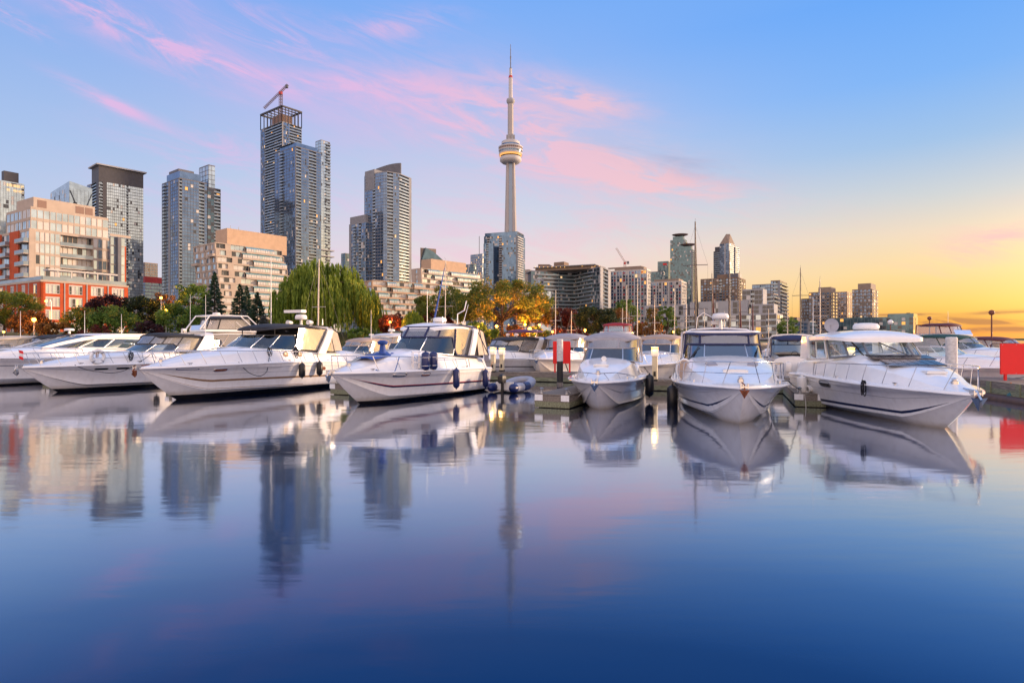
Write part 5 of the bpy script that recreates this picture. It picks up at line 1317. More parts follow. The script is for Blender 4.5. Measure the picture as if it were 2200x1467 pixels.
    def spotlight(s, x, y, z, k=1.0):
        q = MB(); q.lathe([(.05 * k, -.08), (.05 * k, .0)], 8, (x, y, z)); q.lathe([(.01, -.14 * k), (.07 * k, -.13 * k), (.10 * k, .0), (.11 * k, .14 * k), (.10 * k, .15 * k), (.01, .13 * k)], 12, (x, y, z + .09 * k), axis='X'); q.build('searchlight', 'white_plastic', s.root, smooth=50)
    def hatch(s, x, w=.55, l=.55, mat='dark_glass'):
        z = s.ztop(x); f = MB(); f.box(x - l / 2, x + l / 2, -w / 2, w / 2, z - .04, z + .03); fo = f.build('hatch', 'white_plastic', s.root); g = MB(); g.box(x - l / 2 + .06, x + l / 2 - .06, -w / 2 + .06, w / 2 - .06, z + .03, z + .045); g.build('pane', mat, fo)
    def cleat(s, t, sg):
        p = Vector((t * s.L, sg * max(.1, s.bs(t) - .16), s.zs(t) + .07)); q = MB(); q.bar(p + Vector((-.13, 0, .07)), p + Vector((.13, 0, .07)), .03); q.bar(p + Vector((-.04, 0, 0)), p + Vector((-.04, 0, .07)), .03); q.bar(p + Vector((.04, 0, 0)), p + Vector((.04, 0, .07)), .03); q.build('cleat', 'stainless', s.root)
    def anchor(s, mat='stainless', k=1.0, roller=True):
        z = s.zs(1); L = s.L
        if roller:
            q = MB(); q.box(L - .5, L + .12, -.11, .11, z + .0, z + .07); q.box(L - .1, L + .14, -.12, -.09, z - .02, z + .14); q.box(L - .1, L + .14, .09, .12, z - .02, z + .14); q.build('bow_roller', 'stainless', s.root)
        q = MB(); q.tube([(L - .55, 0, z + .13), (L + .05, 0, z + .11), (L + .24 * k, 0, z - .12 * k)], .03 * k, 6)
        q.add([(L + .30 * k, 0, z - .26 * k), (L + .16 * k, .20 * k, z - .06 * k), (L + .02, 0, z - .30 * k), (L + .16 * k, -.20 * k, z - .06 * k), (L + .20 * k, 0, z - .08 * k), (L + .12 * k, 0, z - .42 * k)], [(4, 1, 5, 0), (4, 3, 5, 0), (4, 1, 5, 2), (4, 3, 5, 2)]); q.build('anchor', mat, s.root)
    def windlass(s, x):
        z = s.ztop(x); q = MB(); q.lathe([(.10, -.1), (.10, .06), (.06, .08), (.09, .14), (.02, .16)], 10, (x, 0, z)); q.build('windlass', 'stainless', s.root, smooth=40)
    def wiper(s, base, top, t, v0=.05, v1=.7, sl=.12):
        a = base(t).lerp(top(t), v0); b_ = base(t + sl).lerp(top(t + sl), v1); o = Vector((.05, 0, .03)); q = MB(); q.bar(a + o, b_ + o, .025); q.bar(a.lerp(b_, .45) + o * 1.3, b_ + o * 1.1 + (b_ - a) * .15, .04); q.build('wiper', 'black_rubber', s.root)
    def interior(s, x0=None, seats='seat_vinyl'):
        c0, c1 = s.cockpit; xa, xb = c0 * s.L, c1 * s.L; w = s.bs((c0 + c1) / 2) - s.sd - .55; f = s.floor; top = s.dz(c1)
        q = MB(); q.box(xb - .75, xb - .02, -w, w, f + .02, top - .05); q.build('dashboard', 'dash_dark', s.root)
        q = MB(); q.lathe([(.19, -.015), (.215, 0), (.19, .015), (.18, 0), (.19, -.015)], 16, (xb - .85, -w * .45, top - .05), axis='X'); q.build('steering_wheel', 'black_rubber', s.root)
        for y in (-w * .5, w * .5):
            q = MB(); q.box(xb - 1.75, xb - 1.25, y - .3, y + .3, f + .02, f + .65); q.box(xb - 1.85, xb - 1.72, y - .3, y + .3, f + .5, f + 1.2); q.build('helm_seat', seats, s.root)
        q = MB(); q.box(xa + .15, xa + .75, -w, w, f + .02, f + .5); q.box(xa + .05, xa + .2, -w, w, f + .4, f + .95); q.build('bench_seat', seats, s.root)
    def platform(s, ln=.8):
        q = MB(); q.poly([(-ln, -s.B * .36), (0, -s.B * .44), (0, s.B * .44), (-ln, s.B * .36)], .22, .34); q.build('swim_platform', 'white_gelcoat', s.root)
    def outboard(s, y=0, k=1.0, mat='white_plastic', z=.35):
        q = MB(); x = -.35 * k
        q.loft([[(x + dx * k * w, y + dy * k * w, z + zz * k) for dx, dy in ((-.32, -.14), (-.36, 0), (-.32, .14), (.1, .19), (.28, .14), (.28, -.14), (.1, -.19))] for zz, w in ((.45, .85), (.55, 1), (.9, 1), (1.02, .8), (1.06, .4))], True)
        q.box(x - .12 * k, x + .12 * k, y - .07 * k, y + .07 * k, -.5, z + .46 * k); q.build('outboard_motor', mat, s.root, smooth=40)
_hm = {}
def hullmat(mat, anti):
    key = (mat, anti)
    if key in _hm: return _hm[key]
    m = MATS[mat].copy(); m.name = 'hull_' + mat; t = m.node_tree; b = t.nodes['Principled BSDF']; src = b.inputs['Base Color'].links[0].from_socket
    tcn = t.nodes.new('ShaderNodeTexCoord'); sp = t.nodes.new('ShaderNodeSeparateXYZ'); t.links.new(tcn.outputs['Object'], sp.inputs[0])
    lt = t.nodes.new('ShaderNodeMath'); lt.operation = 'LESS_THAN'; lt.inputs[1].default_value = anti; t.links.new(sp.outputs[2], lt.inputs[0])
    mx = t.nodes.new('ShaderNodeMix'); mx.data_type = 'RGBA'; t.links.new(lt.outputs[0], mx.inputs[0]); t.links.new(src, mx.inputs[6]); mx.inputs[7].default_value = (.014, .013, .013, 1); t.links.new(mx.outputs[2], b.inputs['Base Color'])
    # faint brownish scum above the paint and weather streaks running down the sides
    mp = t.nodes.new('ShaderNodeMapping'); mp.inputs['Scale'].default_value = (3.0, 3.0, .25); t.links.new(tcn.outputs['Object'], mp.inputs[0])
    nz = t.nodes.new('ShaderNodeTexNoise'); nz.inputs['Scale'].default_value = 2.0; nz.inputs['Detail'].default_value = 6; t.links.new(mp.outputs[0], nz.inputs['Vector'])
    rg = t.nodes.new('ShaderNodeMapRange'); rg.inputs[1].default_value = .5; rg.inputs[2].default_value = .75; rg.inputs[3].default_value = 0; rg.inputs[4].default_value = .16; t.links.new(nz.outputs[0], rg.inputs[0])
    sc = t.nodes.new('ShaderNodeMapRange'); sc.inputs[1].default_value = max(anti, 0) + .02; sc.inputs[2].default_value = max(anti, 0) + .22; sc.inputs[3].default_value = .55; sc.inputs[4].default_value = 0; t.links.new(sp.outputs[2], sc.inputs[0])
    ad = t.nodes.new('ShaderNodeMath'); ad.operation = 'ADD'; ad.use_clamp = True; t.links.new(rg.outputs[0], ad.inputs[0]); t.links.new(sc.outputs[0], ad.inputs[1])
    m2 = t.nodes.new('ShaderNodeMix'); m2.data_type = 'RGBA'; t.links.new(ad.outputs[0], m2.inputs[0]); t.links.new(src, m2.inputs[6]); m2.inputs[7].default_value = (.42, .34, .24, 1); t.links.new(m2.outputs[2], mx.inputs[6])
    _hm[key] = m
    return m
ATT = []
def fender(boat, t, sg, label, mat='black_rubber', r=.14, h=.62, z=None, drop=.2, group=None, off=.03):
    zt = boat.zs(t); z1 = (zt - drop) if z is None else z; q_ = max(.05, min(1, (z1 - h * .5 - boat.cz(t)) / (zt - boat.cz(t))))
    yb = max(abs(boat.side(t, q_, 1).y), abs(boat.side(t, min(1, q_ + .2), 1).y)) + r + off
    yt = boat.bs(t); p = boat.world(t * boat.L, sg * yb, z1)
    o = thing('fender', label, 'fender', p, 0, group)
    q = MB(); q.lathe([(.03, .06), (.04, 0), (r * .6, -.03), (r, -.12), (r * 1.0, -h + .12), (r * .6, -h + .03), (.04, -h), (.03, -h - .05)], 14); q.build('body', mat, o, smooth=50)
    top = boat.world(t * boat.L, sg * (yt - .1), zt + .45) - p
    q = MB(); q.tube([(0, 0, .05), (Vector((0, 0, .05)).lerp(top, .5)), top], .009, 5); q.build('rope', 'black_rope', o)
    return o
# ---------------------------------------------------------------- docks
A24 = 24.0
def plank_mesh(w, l, t, mat):
    q = MB(); q.box(0, l, -w / 2, w / 2, -t, 0); return q.mesh('plank', mat)
def finger(label, pl, pr, D, length, a=A24, zt=.55, plates=True, drum=True, pw=.28, name='finger_dock', wood='old_wood', skipplanks=False):
    c = Vector(((gx(pl, D) + gx(pr, D)) / 2, D)); w = abs(gx(pr, D) - gx(pl, D)); bk = Vector((math.sin(R_(a)), math.cos(R_(a))))
    r = thing(name, label, 'dock', (c.x, c.y, 0), math.atan2(bk.y, bk.x))
    n = int(length / pw); me = plank_mesh(w, pw - .02, .05, wood)
    for i in range(n):
        inst('plank', me, r, (i * pw + .03, 0, zt + random.uniform(-.004, .004)))
    for sg in (1, -1):
        for k in range(2):
            q = MB(); q.box(.02, length, sg * w / 2 + (-.06 if sg > 0 else 0), sg * w / 2 + (0 if sg > 0 else .06), zt - .06 - .22 * (k + 1), zt - .07 - .22 * k); q.build('fascia_board', 'mossy_wood' if k else wood, r)
    for k in range(2):
        q = MB(); q.box(-.05, .015, -w / 2, w / 2, zt - .06 - .23 * (k + 1), zt - .065 - .23 * k); q.build('end_board', 'mossy_wood' if k else wood, r)
    if plates:
        for sg in (1, -1):
            q = MB(); q.box(-.075, -.05, sg * w * .38 - .17, sg * w * .38 + .17, zt - .26, zt - .02); q.build('white_plate', 'white_paint', r)
    if drum:
        for x in [.15 + 2.2 * i for i in range(int(length / 2.2))]:
            q = MB(); q.lathe([(.02, 0), (.30, .02), (.32, .1), (.32, .9), (.30, .98), (.02, 1.0)], 12, (x, 0, -.08), axis='X'); q.build('float_drum', 'float_drum', r, smooth=50)
    q = MB(); q.box(.1, length, -w * .42, w * .42, -.12, zt - .2); q.build('frame', 'wet_wood', r)
    for sg in (1, -1):
        q = MB(); q.lathe([(.07, 0), (.05, .16), (.09, .22), (.02, .25)], 8, (.22, sg * (w / 2 - .2), zt)); q.build('bollard', 'galvanised', r, smooth=50)
    return r
finger('grey plank finger dock with white end plates left of the tan canvas cruiser', 1147, 1226, 24.3, 12.5)
finger('grey plank finger dock with rope on it between navy trimmed cruiser and hardtop boat', 1711, 1771, 24.6, 9.5, a=20)
finger('finger dock with white end plates at the bow of the cruiser with blue fenders', 705, 757, 30.2, 13, a=27)
finger('small dock end peeping out at the bow of the gold striped cruiser', 352, 386, 32.0, 14, a=27)
finger('small dock end showing between the coupe and the life ring boat', 88, 112, 37.0, 12, a=27)
# the main walkway behind the boats
def walkway(name, label, p0, p1, w, zt, pw=.4, wood='old_wood'):
    p0, p1 = Vector(p0), Vector(p1); d = (p1 - p0); L = d.length
    r = thing(name, label, 'dock', (p0.x, p0.y, 0), math.atan2(d.y, d.x)); me = plank_mesh(w, pw - .02, .05, wood)
    for i in range(int(L / pw)): inst('plank', me, r, (i * pw, w / 2, zt + random.uniform(-.004, .004)))
    for k in range(2):
        q = MB(); q.box(0, L, -.06, 0, zt - .05 - .25 * (k + 1), zt - .055 - .25 * k); q.build('fascia_board', wood if k == 0 else 'mossy_wood', r)
    q = MB(); q.box(.1, L - .1, .1, w - .1, -.15, zt - .2); q.build('frame', 'wet_wood', r)
    return r
walkway('walkway', 'main wooden walkway behind the rubber dinghy and the red sign', (-15, 46.5), (16, 33.6), 2.2, .6)
r = walkway('walkway', 'mossy wooden walkway at the right edge under the large red sign', (23.0, 31.5), (21.6, 24.6), 2.4, .82)
for k, x in enumerate((1.0, 3.2, 5.4)):
    q = MB(); q.box(x, x + .3, -.12, -.06, -.4, .82); q.build('pile_post', 'mossy_wood', r)
q = MB(); q.lathe([(.26, 0), (.26, 7)], 12, (0, -.1, .02), axis='X'); q.build('float_tube', 'float_drum', r, smooth=50)

# piles, signs, power pedestals
def pile(label, px, D, r_, zt, bands, name='mooring_pile'):
    o = thing(name, label, 'mooring post', (gx(px, D), D, 0))
    for (z0, z1, m) in bands:
        q = MB(); q.lathe([(r_, z0), (r_ * 1.0, (z0 + z1) / 2), (r_, z1)], 18); 
        if z1 == zt: q.lathe([(r_, z1), (r_ * .9, z1 + .04), (.01, z1 + .05)], 18)
        q.build('painted_band', m, o, smooth=50)
    return o
pile('thick black and white mooring pile standing in front of a red sign', 1203, 37.0, .19, gz(730, 37), [(-1, .15, 'old_wood'), (.15, gz(776, 37), 'black_paint'), (gz(776, 37), gz(730, 37), 'peeling_white')])
pile('grey white mooring pile behind the foredeck of the hardtop boat', 2044, 30.0, .25, gz(726, 30), [(-1, .5, 'black_paint'), (.5, gz(726, 30), 'peeling_white')])
def signboard(label, pl, pr, pt, pb, D, zfoot, posts, ang=0.0):
    x0, x1 = gx(pl, D), gx(pr, D); o = thing('sign_board', label, 'sign', ((x0 + x1) / 2, D, zfoot), R_(ang)); w = (x1 - x0) / 2; z0, z1 = gz(pb, D) - zfoot, gz(pt, D) - zfoot
    q = MB(); q.box(-w, w, -.03, .03, z0, z1); q.build('panel', 'sign_red', o)
    q = MB()
    for i in range(4):
        for zz in (z0 + .05, z1 - .05): q.lathe([(.02, -.045), (.02, -.028)], 6, (-w + .08 + (2 * w - .16) * i / 3, 0, zz), axis='Y')
    q.build('bolt', 'white_paint', o)
    for f in posts:
        q = MB(); xx = -w + 2 * w * f; q.box(xx - .05, xx + .05, .031, .12, 0, z1 - .1); q.build('post', 'sign_red', o)
    q = MB(); q.bar((w * .4, .1, z0 + .1), (w * .9, .8, .05), .05); q.build('brace', 'black_paint', o)
    return o
signboard('red sign board standing on the walkway behind the black and white pile', 1188, 1225, 733, 781, 39.6, .6, (.12, .98))
signboard('large red sign board cut by the right edge of the picture', 2149, 2245, 738, 804, 28.6, .82, (.14, .86))
def pedestal(label, px, pt, D, zf=.6, lit=True, group='dock power pedestals'):
    o = thing('power_pedestal', label, 'power pedestal', (gx(px, D), D, zf), R_(-20), group); h = gz(pt, D) - zf
    q = MB(); q.box(-.13, .13, -.13, .13, 0, h - .48); q.build('column', 'cream_post', o)
    q = MB(); q.box(-.16, .16, -.16, .16, 0, .1); q.build('base', 'black_rubber', o)
    q = MB(); q.box(-.17, .17, -.17, .17, h - .48, h - .14); q.build('socket_box', 'white_plastic', o)
    q = MB(); q.box(-.15, .15, -.15, .15, h - .14, h - .03); q.build('light', 'lamp_pale', o)
    q = MB(); q.box(-.18, .18, -.18, .18, h - .03, h); q.build('cap', 'white_plastic', o)
    q = MB(); q.box(-.06, .06, -.15, -.13, .25, .5); q.build('outlet', 'black_rubber', o)
    ld = bpy.data.lights.new('pedestal_light', 'POINT'); ld.energy = 7; ld.color = (1.0, .6, .2); ld.shadow_soft_size = .12
    lo = bpy.data.objects.new('pedestal_light', ld); COL.objects.link(lo); lo.parent = o; lo.location = (0, -.28, h - .08)
pedestal('cream dock power pedestal with lit top, left one of the pair by the dinghy', 1059.5, 746, 40.0)
pedestal('cream dock power pedestal with lit top, right one of the pair by the dinghy', 1078.5, 747, 41.0)
pedestal('cream dock power pedestal between the two cruisers with tan and navy canvas', 1407, 745, 31.5)
pedestal('lit dock power pedestal seen through the windows of the hardtop boat', 1828, 746, 31.0)
walkway('walkway', 'wooden walkway seen between tan canvas cruiser and navy trimmed cruiser', (6.6, 32.8), (19.5, 29.2), 1.6, .6)

# ---------------------------------------------------------------- canvas tops in general
def express(b, xf, xa, hw, zw, zr, canvas='black_canvas', vinyl='clear_vinyl', glass='windscreen', rake=.9, rake2=.5, e=.52, wcut=.74, cuts=(-.74, -.34, .34, .74), ecuts=(-1, -.74, -.34, .34, .74, 1), skip=(),
            frame='aluminium', roofmat=None, seam=.03, camber=.16, roof_a=None, rhw=None, roof_f=None, rear=True, top=True, rthick=.05, dzr=0.0, seamr=None, lc=.10):
    roofmat = roofmat or canvas
    base = b.U(xf, xa, hw, e, -.03); tp = b.U(xf - rake, xa - .05, hw - .12, e, z=zw)
    b.tier(base, tp, list(cuts), glass, frame, .022, name='windscreen', fname='windscreen_frame')
    if not top: return base, tp, None
    rhw = rhw or hw - .10; ra = xa - .15 if roof_a is None else roof_a; rf = xf - rake - rake2 if roof_f is None else roof_f
    tt0 = b.U(rf, ra, rhw, e, z=zr, dza=dzr)
    def tt(t):
        p = tt0(t); xi = (p.x - (rf + ra) / 2) / ((rf - ra) / 2 + .07); p.z -= lc * xi * xi; return p
    cm = b.U(xf - .2, xa - .02, hw - .02, e, .0)
    def b2(t):
        w = min(1, max(0, (wcut + .03 - abs(t)) / .10)); w = w * w * (3 - 2 * w); return cm(t).lerp(tp(t) + Vector((0, 0, .01)), w)
    b.tier(b2, tt, list(ecuts), vinyl, canvas, seam, name='enclosure_panel', fname='canvas_seam', skip=skip, mull=seamr or seam)
    b.roof(rf + .06, ra - .08, rhw + .05, zr, roofmat, camber=camber, thick=rthick, dza=dzr, lc=lc)
    if rear:
        A, B_, C_, D_ = cm(1), cm(-1), tt(-1), tt(1); q = MB(); q.loft([[A, D_], [A.lerp(B_, .5), D_.lerp(C_, .5) + Vector((0, 0, camber * .5))], [B_, C_]]); q.build('rear_curtain', canvas, b.root)
    return base, tp, tt
def rope_coil(label, boat, x, y, z, mat='black_rope', k=1.0, axis='X'):
    p = boat.world(x, y, z); o = thing('rope_coil', label, 'rope', p, boat.root.rotation_euler.z)
    q = MB()
    for i in range(5):
        off = random.uniform(-.03, .03) + .025 * i * k - .05; sh_ = random.uniform(-.05, .05) * k; dr = random.uniform(.16, .26) * k
        pts = [((.07 + .01 * i) * k * math.cos(a) + sh_, off, -dr * .9 + dr * math.sin(a)) for a in [2 * PI * j / 14 for j in range(14)]]
        q.tube(pts, .016 * k, 5, closed=True)
    q.tube([(0, -.05, .06), (0, .05, .04), (.05, .08, -.1)], .03 * k, 5)
    q.build('coil', mat, o, smooth=60)
    return o
def rope(label, pts, mat='black_rope', r=.016, cat='rope', name='mooring_rope', sag=0.0):
    P = [Vector(p) for p in pts]; out = []
    for i in range(len(P) - 1):
        for k in range(8): 
            t = k / 8; p = P[i].lerp(P[i + 1], t); p = p - Vector((0, 0, sag * 4 * t * (1 - t))); out.append(p)
    out.append(P[-1]); c = out[0].copy(); o = thing(name, label, cat, c)
    q = MB(); q.tube([p - c for p in out], r, 5); q.build('line', mat, o, smooth=60); return o

# ---------------------------------------------------------------- the front row
# 1 sport coupe at the far left
b1 = Boat('motor_yacht', 'sleek white sport coupe with an arched hardtop at the far left', 'boat', -105, 34.6, 25, 13.4, 4.1, 1.72, 1.62, 1.5, ov=1.9, coam=[(0, .4), (.3, .55), (.55, .55), (.75, .3), (.92, .03), (1, 0)], cockpit=(.05, .3))
b1.stripe(.60, .66, 'grey_stripe', .1, .93); b1.stripe(.93, .99, 'black_stripe', .2, .9, name='dark_rub_stripe')
base = b1.U(8.0, 1.4, 1.55, .55, -.03); tp = b1.U(5.2, 1.5, 1.40, .55, z=3.02, dza=-.05)
b1.tier(base, tp, [-.62, 0, .62], 'tinted_screen', 'black_rubber', .02, name='windscreen', fname='windscreen_frame', per=8)
b1.tier(b1.U(7.4, 1.4, 1.56, .55, 0), b1.U(4.9, 1.5, 1.42, .55, z=2.98), [-1, -.86, -.66], 'windscreen', 'white_gelcoat', .05, name='side_window', fname='side_frame', per=6)
b1.tier(b1.U(7.4, 1.4, 1.56, .55, 0), b1.U(4.9, 1.5, 1.42, .55, z=2.98), [.66, .86, 1], 'windscreen', 'white_gelcoat', .05, name='side_window', fname='side_frame', per=6)
b1.roof(5.6, -.2, 1.5, 3.02, 'white_gelcoat', camber=.26, thick=.09, dza=-.10, dzf=-.06, name='hardtop', lc=.12)
for sg in (1, -1):
    q = MB(); rows = []
    for i in range(15):
        t = i / 14; x = lerp(7.7, .6, t); y = sg * lerp(1.50, 1.50, t); z0 = b1.dz(7.3 / b1.L) - .05; z = z0 + (3.08 - z0) * math.sin(min(1, t * 1.35) * PI / 2) ** .9; w = lerp(.10, .20, t)
        rows.append([(x, y + sg * .05, z + .08), (x, y - sg * .05, z + .08), (x, y - sg * .05, z - w), (x, y + sg * .05, z - w)])
    q.loft(rows, True); q.build('roof_arch', 'white_gelcoat', b1.root, smooth=40)
    q = MB(); q.hexa([(1.5, sg * 1.5, 1.95), (2.3, sg * 1.5, 1.95), (2.3, sg * 1.42, 1.95), (1.5, sg * 1.42, 1.95), (.2, sg * 1.5, 3.0), (1.1, sg * 1.5, 3.0), (1.1, sg * 1.42, 3.0), (.2, sg * 1.42, 3.0)]); q.build('aft_pillar', 'white_gelcoat', b1.root)
b1.interior(); b1.rail(.42, h0=.5, h1=.6, nst=7, mid=False); b1.antenna(4.6, .5, 3.2, 1.5); b1.antenna(2.4, .9, 3.2, 1.35); b1.dome(5.0, -.5, 3.15, r=.3, h=.16)
b1.antenna(1.2, -1.0, 3.2, .5, (-.25, 0)); b1.hatch(9.6); b1.port(.62, .62, .9, .14); b1.platform(1.0); b1.anchor(); b1.wiper(base, tp, .15); b1.windlass(12.6)
q = MB(); q.box(8.2, 11.0, .75, 1.05, b1.ztop(9.6) - .10, b1.ztop(9.6) - .02); q.build('deck_panel', 'black_rubber', b1.root)

# 2 life ring boat
b2 = Boat('motor_cruiser', 'white cruiser with black canopy and a life ring hung on its bow rail', 'boat', 125, 31.8, 25, 11.2, 3.6, 1.36, 1.40, 1.3, ov=1.75, anti=.18, coam=[(0, .5), (.4, .55), (.55, .55), (.75, .32), (.92, .04), (1, 0)])
express(b2, 5.9, .8, 1.42, 2.48, 3.12, 'black_canvas', 'clear_vinyl', rake=.9, rake2=.5, ecuts=(-1, -.72, -.45, -.15, .15, .45, .72, 1), dzr=-.28)
b2.arch(2.4, 1.4, 1.55, 1.45, 1.8, 3.12, .75, 'cream_gelcoat'); b2.interior(); b2.rail(.40, h0=.55, h1=.62, nst=9, mid=True); b2.stripe(.0, .035, 'black_stripe', .0, .95); b2.stripe(.74, .76, 'grey_stripe', .0, .97)
b2.port(.72, .80, .62, .10, 'black_rubber', frame='black_rubber'); b2.port(.63, .80, .6, .10, 'black_rubber', frame='black_rubber'); b2.antenna(1.6, 1.2, 3.2, 2.4); b2.spotlight(2.2, 0, 3.26); b2.hatch(7.6); b2.platform(); b2.anchor(); b2.cleat(.8, 1); b2.cleat(.55, 1); b2.windlass(10.2)
for x in (1.7, 2.0): b2.antenna(x, -.5, 3.2, .2, r=.03, name='deck_light')
q = MB(); q.tube([(11.0, 0, 1.4), (11.25, 0, 2.25)], .012, 5); fo = q.build('flagstaff', 'stainless', b2.root)
for i, m in enumerate(('sign_red', 'white_paint', 'sign_red')):
    q = MB(); z0 = 1.78 + i * .15; q.quad((11.2, 0, z0), (11.1, .16, z0 - .05), (11.14, .18, z0 + .10), (11.24, 0, z0 + .15)); q.build('flag', m, fo)
p = b2.world(8.3, b2.bs(8.3 / 11.2) - .05, 1.83)
o = thing('life_ring', 'white life ring hung on the bow rail of the black canopy cruiser', 'life ring', p, b2.root.rotation_euler.z)
q = MB(); q.tube([(.33 * math.cos(a), 0, .33 * math.sin(a)) for a in [2 * PI * i / 28 for i in range(28)]], .085, 10, closed=True); q.build('ring', 'white_paint', o, smooth=60)
for k in range(4):
    a = PI / 4 + k * PI / 2; q = MB(); q.tube([(.33 * math.cos(a + d), 0, .33 * math.sin(a + d)) for d in (-.12, 0, .12)], .09, 10); q.build('band', 'grey_pvc', o, smooth=60)
q = MB(); q.tube([(-.1, 0, .36), (0, .04, .2), (.02, .05, 0), (.1, .04, -.02), (.08, .03, .2), (.12, 0, .36)], .03, 5); q.build('lashing', 'tan_canvas', o)
fender(b2, .475, 1, 'black fender on the life ring boat, between the ring boat and the gold striped bow', drop=.25, h=.7, r=.16)
rope_coil('two black rope coils hung on the rail of the life ring boat', b2, 6.6, 1.5, 2.05)
rope('long black mooring rope draped along the side of the life ring boat', [b2.world(9.3, b2.bs(.83) + .02, 1.44), b2.world(8.3, b2.bs(.74) + .08, 1.05), b2.world(7.2, b2.bs(.64) + .06, 1.02), b2.world(5.6, b2.bs(.5) - .1, 1.9)], sag=.08)

# 3 gold striped cruiser
b3 = Boat('motor_cruiser', 'largest white cruiser with a gold brown stripe and black bimini', 'boat', 380, 27.8, 22.5, 11.7, 4.0, 1.5, 1.58, 1.42, ov=1.9, anti=.22, coam=[(0, .5), (.4, .6), (.58, .66), (.78, .36), (.93, .04), (1, 0)])
base, tp, tt = express(b3, 6.6, .7, 1.60, 2.98, 3.50, 'black_canvas', 'smoke_vinyl', camber=.17, lc=.16, rthick=.03, rake=1.15, rake2=.2, skip=(1, 2, 3), rhw=1.5, roof_f=5.4, roof_a=1.0, dzr=-.05, cuts=(-.78, -.5, -.2, .2, .5, .78), wcut=.78, ecuts=(-1, -.78, -.4, .4, .78, 1))
b3.arch(2.0, .9, 1.72, 1.55, 1.95, 3.44, .62, 'cream_gelcoat', thick=.12)
q = MB(); q.loft([[(1.0, y, 3.50 + .12 * (1 - (y / 1.5) ** 2)) for y in (-1.5, -1, -.5, 0, .5, 1, 1.5)], [(.3, y * 1.02, 3.2 + .12 * (1 - (y / 1.5) ** 2)) for y in (-1.5, -1, -.5, 0, .5, 1, 1.5)], [(-.1, y * 1.05, 2.1) for y in (-1.5, -1, -.5, 0, .5, 1, 1.5)]]); q.build('aft_canopy', 'black_canvas', b3.root, smooth=60)
for sg in (1, -1):
    q = MB(); q.quad((.95, sg * 1.5, 3.42), (.35, sg * 1.53, 3.15), (-.05, sg * 1.57, 2.1), (.95, sg * 1.58, 2.1)); q.build('aft_curtain', 'cream_canvas', b3.root)
b3.interior(seats='seat_vinyl'); b3.rail(.22, h0=.45, h1=.62, nst=11); b3.stripe(.33, .41, 'tan_stripe', .0, .94); b3.stripe(.62, .632, 'grey_stripe', .0, .97); b3.stripe(.04, .06, 'tan_stripe', .3, .93)
b3.port(.86, .86, .95, .11, 'dark_glass'); b3.port(.74, .80, .62, .17, 'rust'); b3.port(.18, .70, .42, .16, 'rust', frame='rust')
b3.hatch(8.0); b3.anchor('rust', .9); b3.platform(); b3.dome(1.7, 0, 3.62, r=.34, h=.3, stalk=.3)
q = MB(); q.box(1.5, 1.9, -1.1, .2, 4.32, 4.48); q.build('radar_bar', 'white_plastic', b3.root)
b3.spotlight(1.8, .75, 3.62, 1.3); b3.spotlight(1.8, -.75, 3.62, 1.3); b3.antenna(2.8, -1.2, 3.6, 3.9, r=.018); b3.antenna(1.4, 1.3, 3.6, .35, r=.03); b3.cleat(.85, 1); b3.cleat(.4, 1); b3.cleat(.1, 1); b3.windlass(10.6)
for t in (.40, .31):
    c = Vector((t * b3.L, b3.bs(t) - b3.sd - .1, b3.zs(t) + .38)); q = MB(); q.lathe([(.01, .03), (.17, .02), (.18, .0)], 14, c, axis='Y'); q.build('vent_cover', 'tan_stripe', b3.root)
G3 = 'black fenders of the gold striped cruiser'
fender(b3, .35, 1, 'left of two black fenders hanging side by side on the gold striped hull', drop=.05, h=.78, r=.17)
fender(b3, .23, 1, 'right of two black fenders hanging side by side on the gold striped hull', drop=-.02, h=.78, r=.17)
rope_coil('black rope coil on the foredeck rail of the gold striped cruiser, front one', b3, 5.8, 1.56, 2.28, k=1.1)
rope_coil('black rope coil beside the windscreen of the gold striped cruiser, rear one', b3, 3.9, 1.62, 2.28, k=1.1)
rope('black rope looping down the side of the gold striped cruiser', [b3.world(7.8, 1.65, 1.68), b3.world(7.1, b3.bs(.607) + .05, 1.02), b3.world(6.4, b3.bs(.547) + .03, 1.15), b3.world(5.8, 1.62, 2.05)], sag=.12)

# 4 cruiser with navy trimmed enclosure and blue fenders
b4 = Boat('motor_cruiser', 'white cruiser with navy trimmed enclosure, blue fenders and red navy stripe', 'boat', 775, 25.8, 25, 10.6, 3.8, 1.40, 1.34, 1.2, ov=1.85, anti=.14, coam=[(0, .5), (.3, .62), (.56, .82), (.75, .5), (.9, .12), (.97, .0), (1, 0)])
base, tp, tt = express(b4, 5.6, .5, 1.52, 2.86, 3.46, 'navy_canvas', 'clear_vinyl', rake=.8, rake2=.45, roofmat='white_gelcoat', seam=.045, ecuts=(-1, -.76, -.42, -.12, .12, .42, .76, 1), cuts=(-.76, -.18, .18, .76), wcut=.76, roof_a=1.3, rthick=.10, seamr=.06)
b4.arch(2.0, 1.2, 1.66, 1.5, 1.95, 3.42, .5, 'white_gelcoat', thick=.11)
q = MB(); q.loft([[(1.3, y, 3.46 + .1 * (1 - (y / 1.45) ** 2)) for y in (-1.45, -.7, 0, .7, 1.45)], [(.3, y, 3.2 + .1 * (1 - (y / 1.45) ** 2)) for y in (-1.45, -.7, 0, .7, 1.45)]]); q.build('aft_canopy', 'navy_canvas', b4.root, smooth=60)
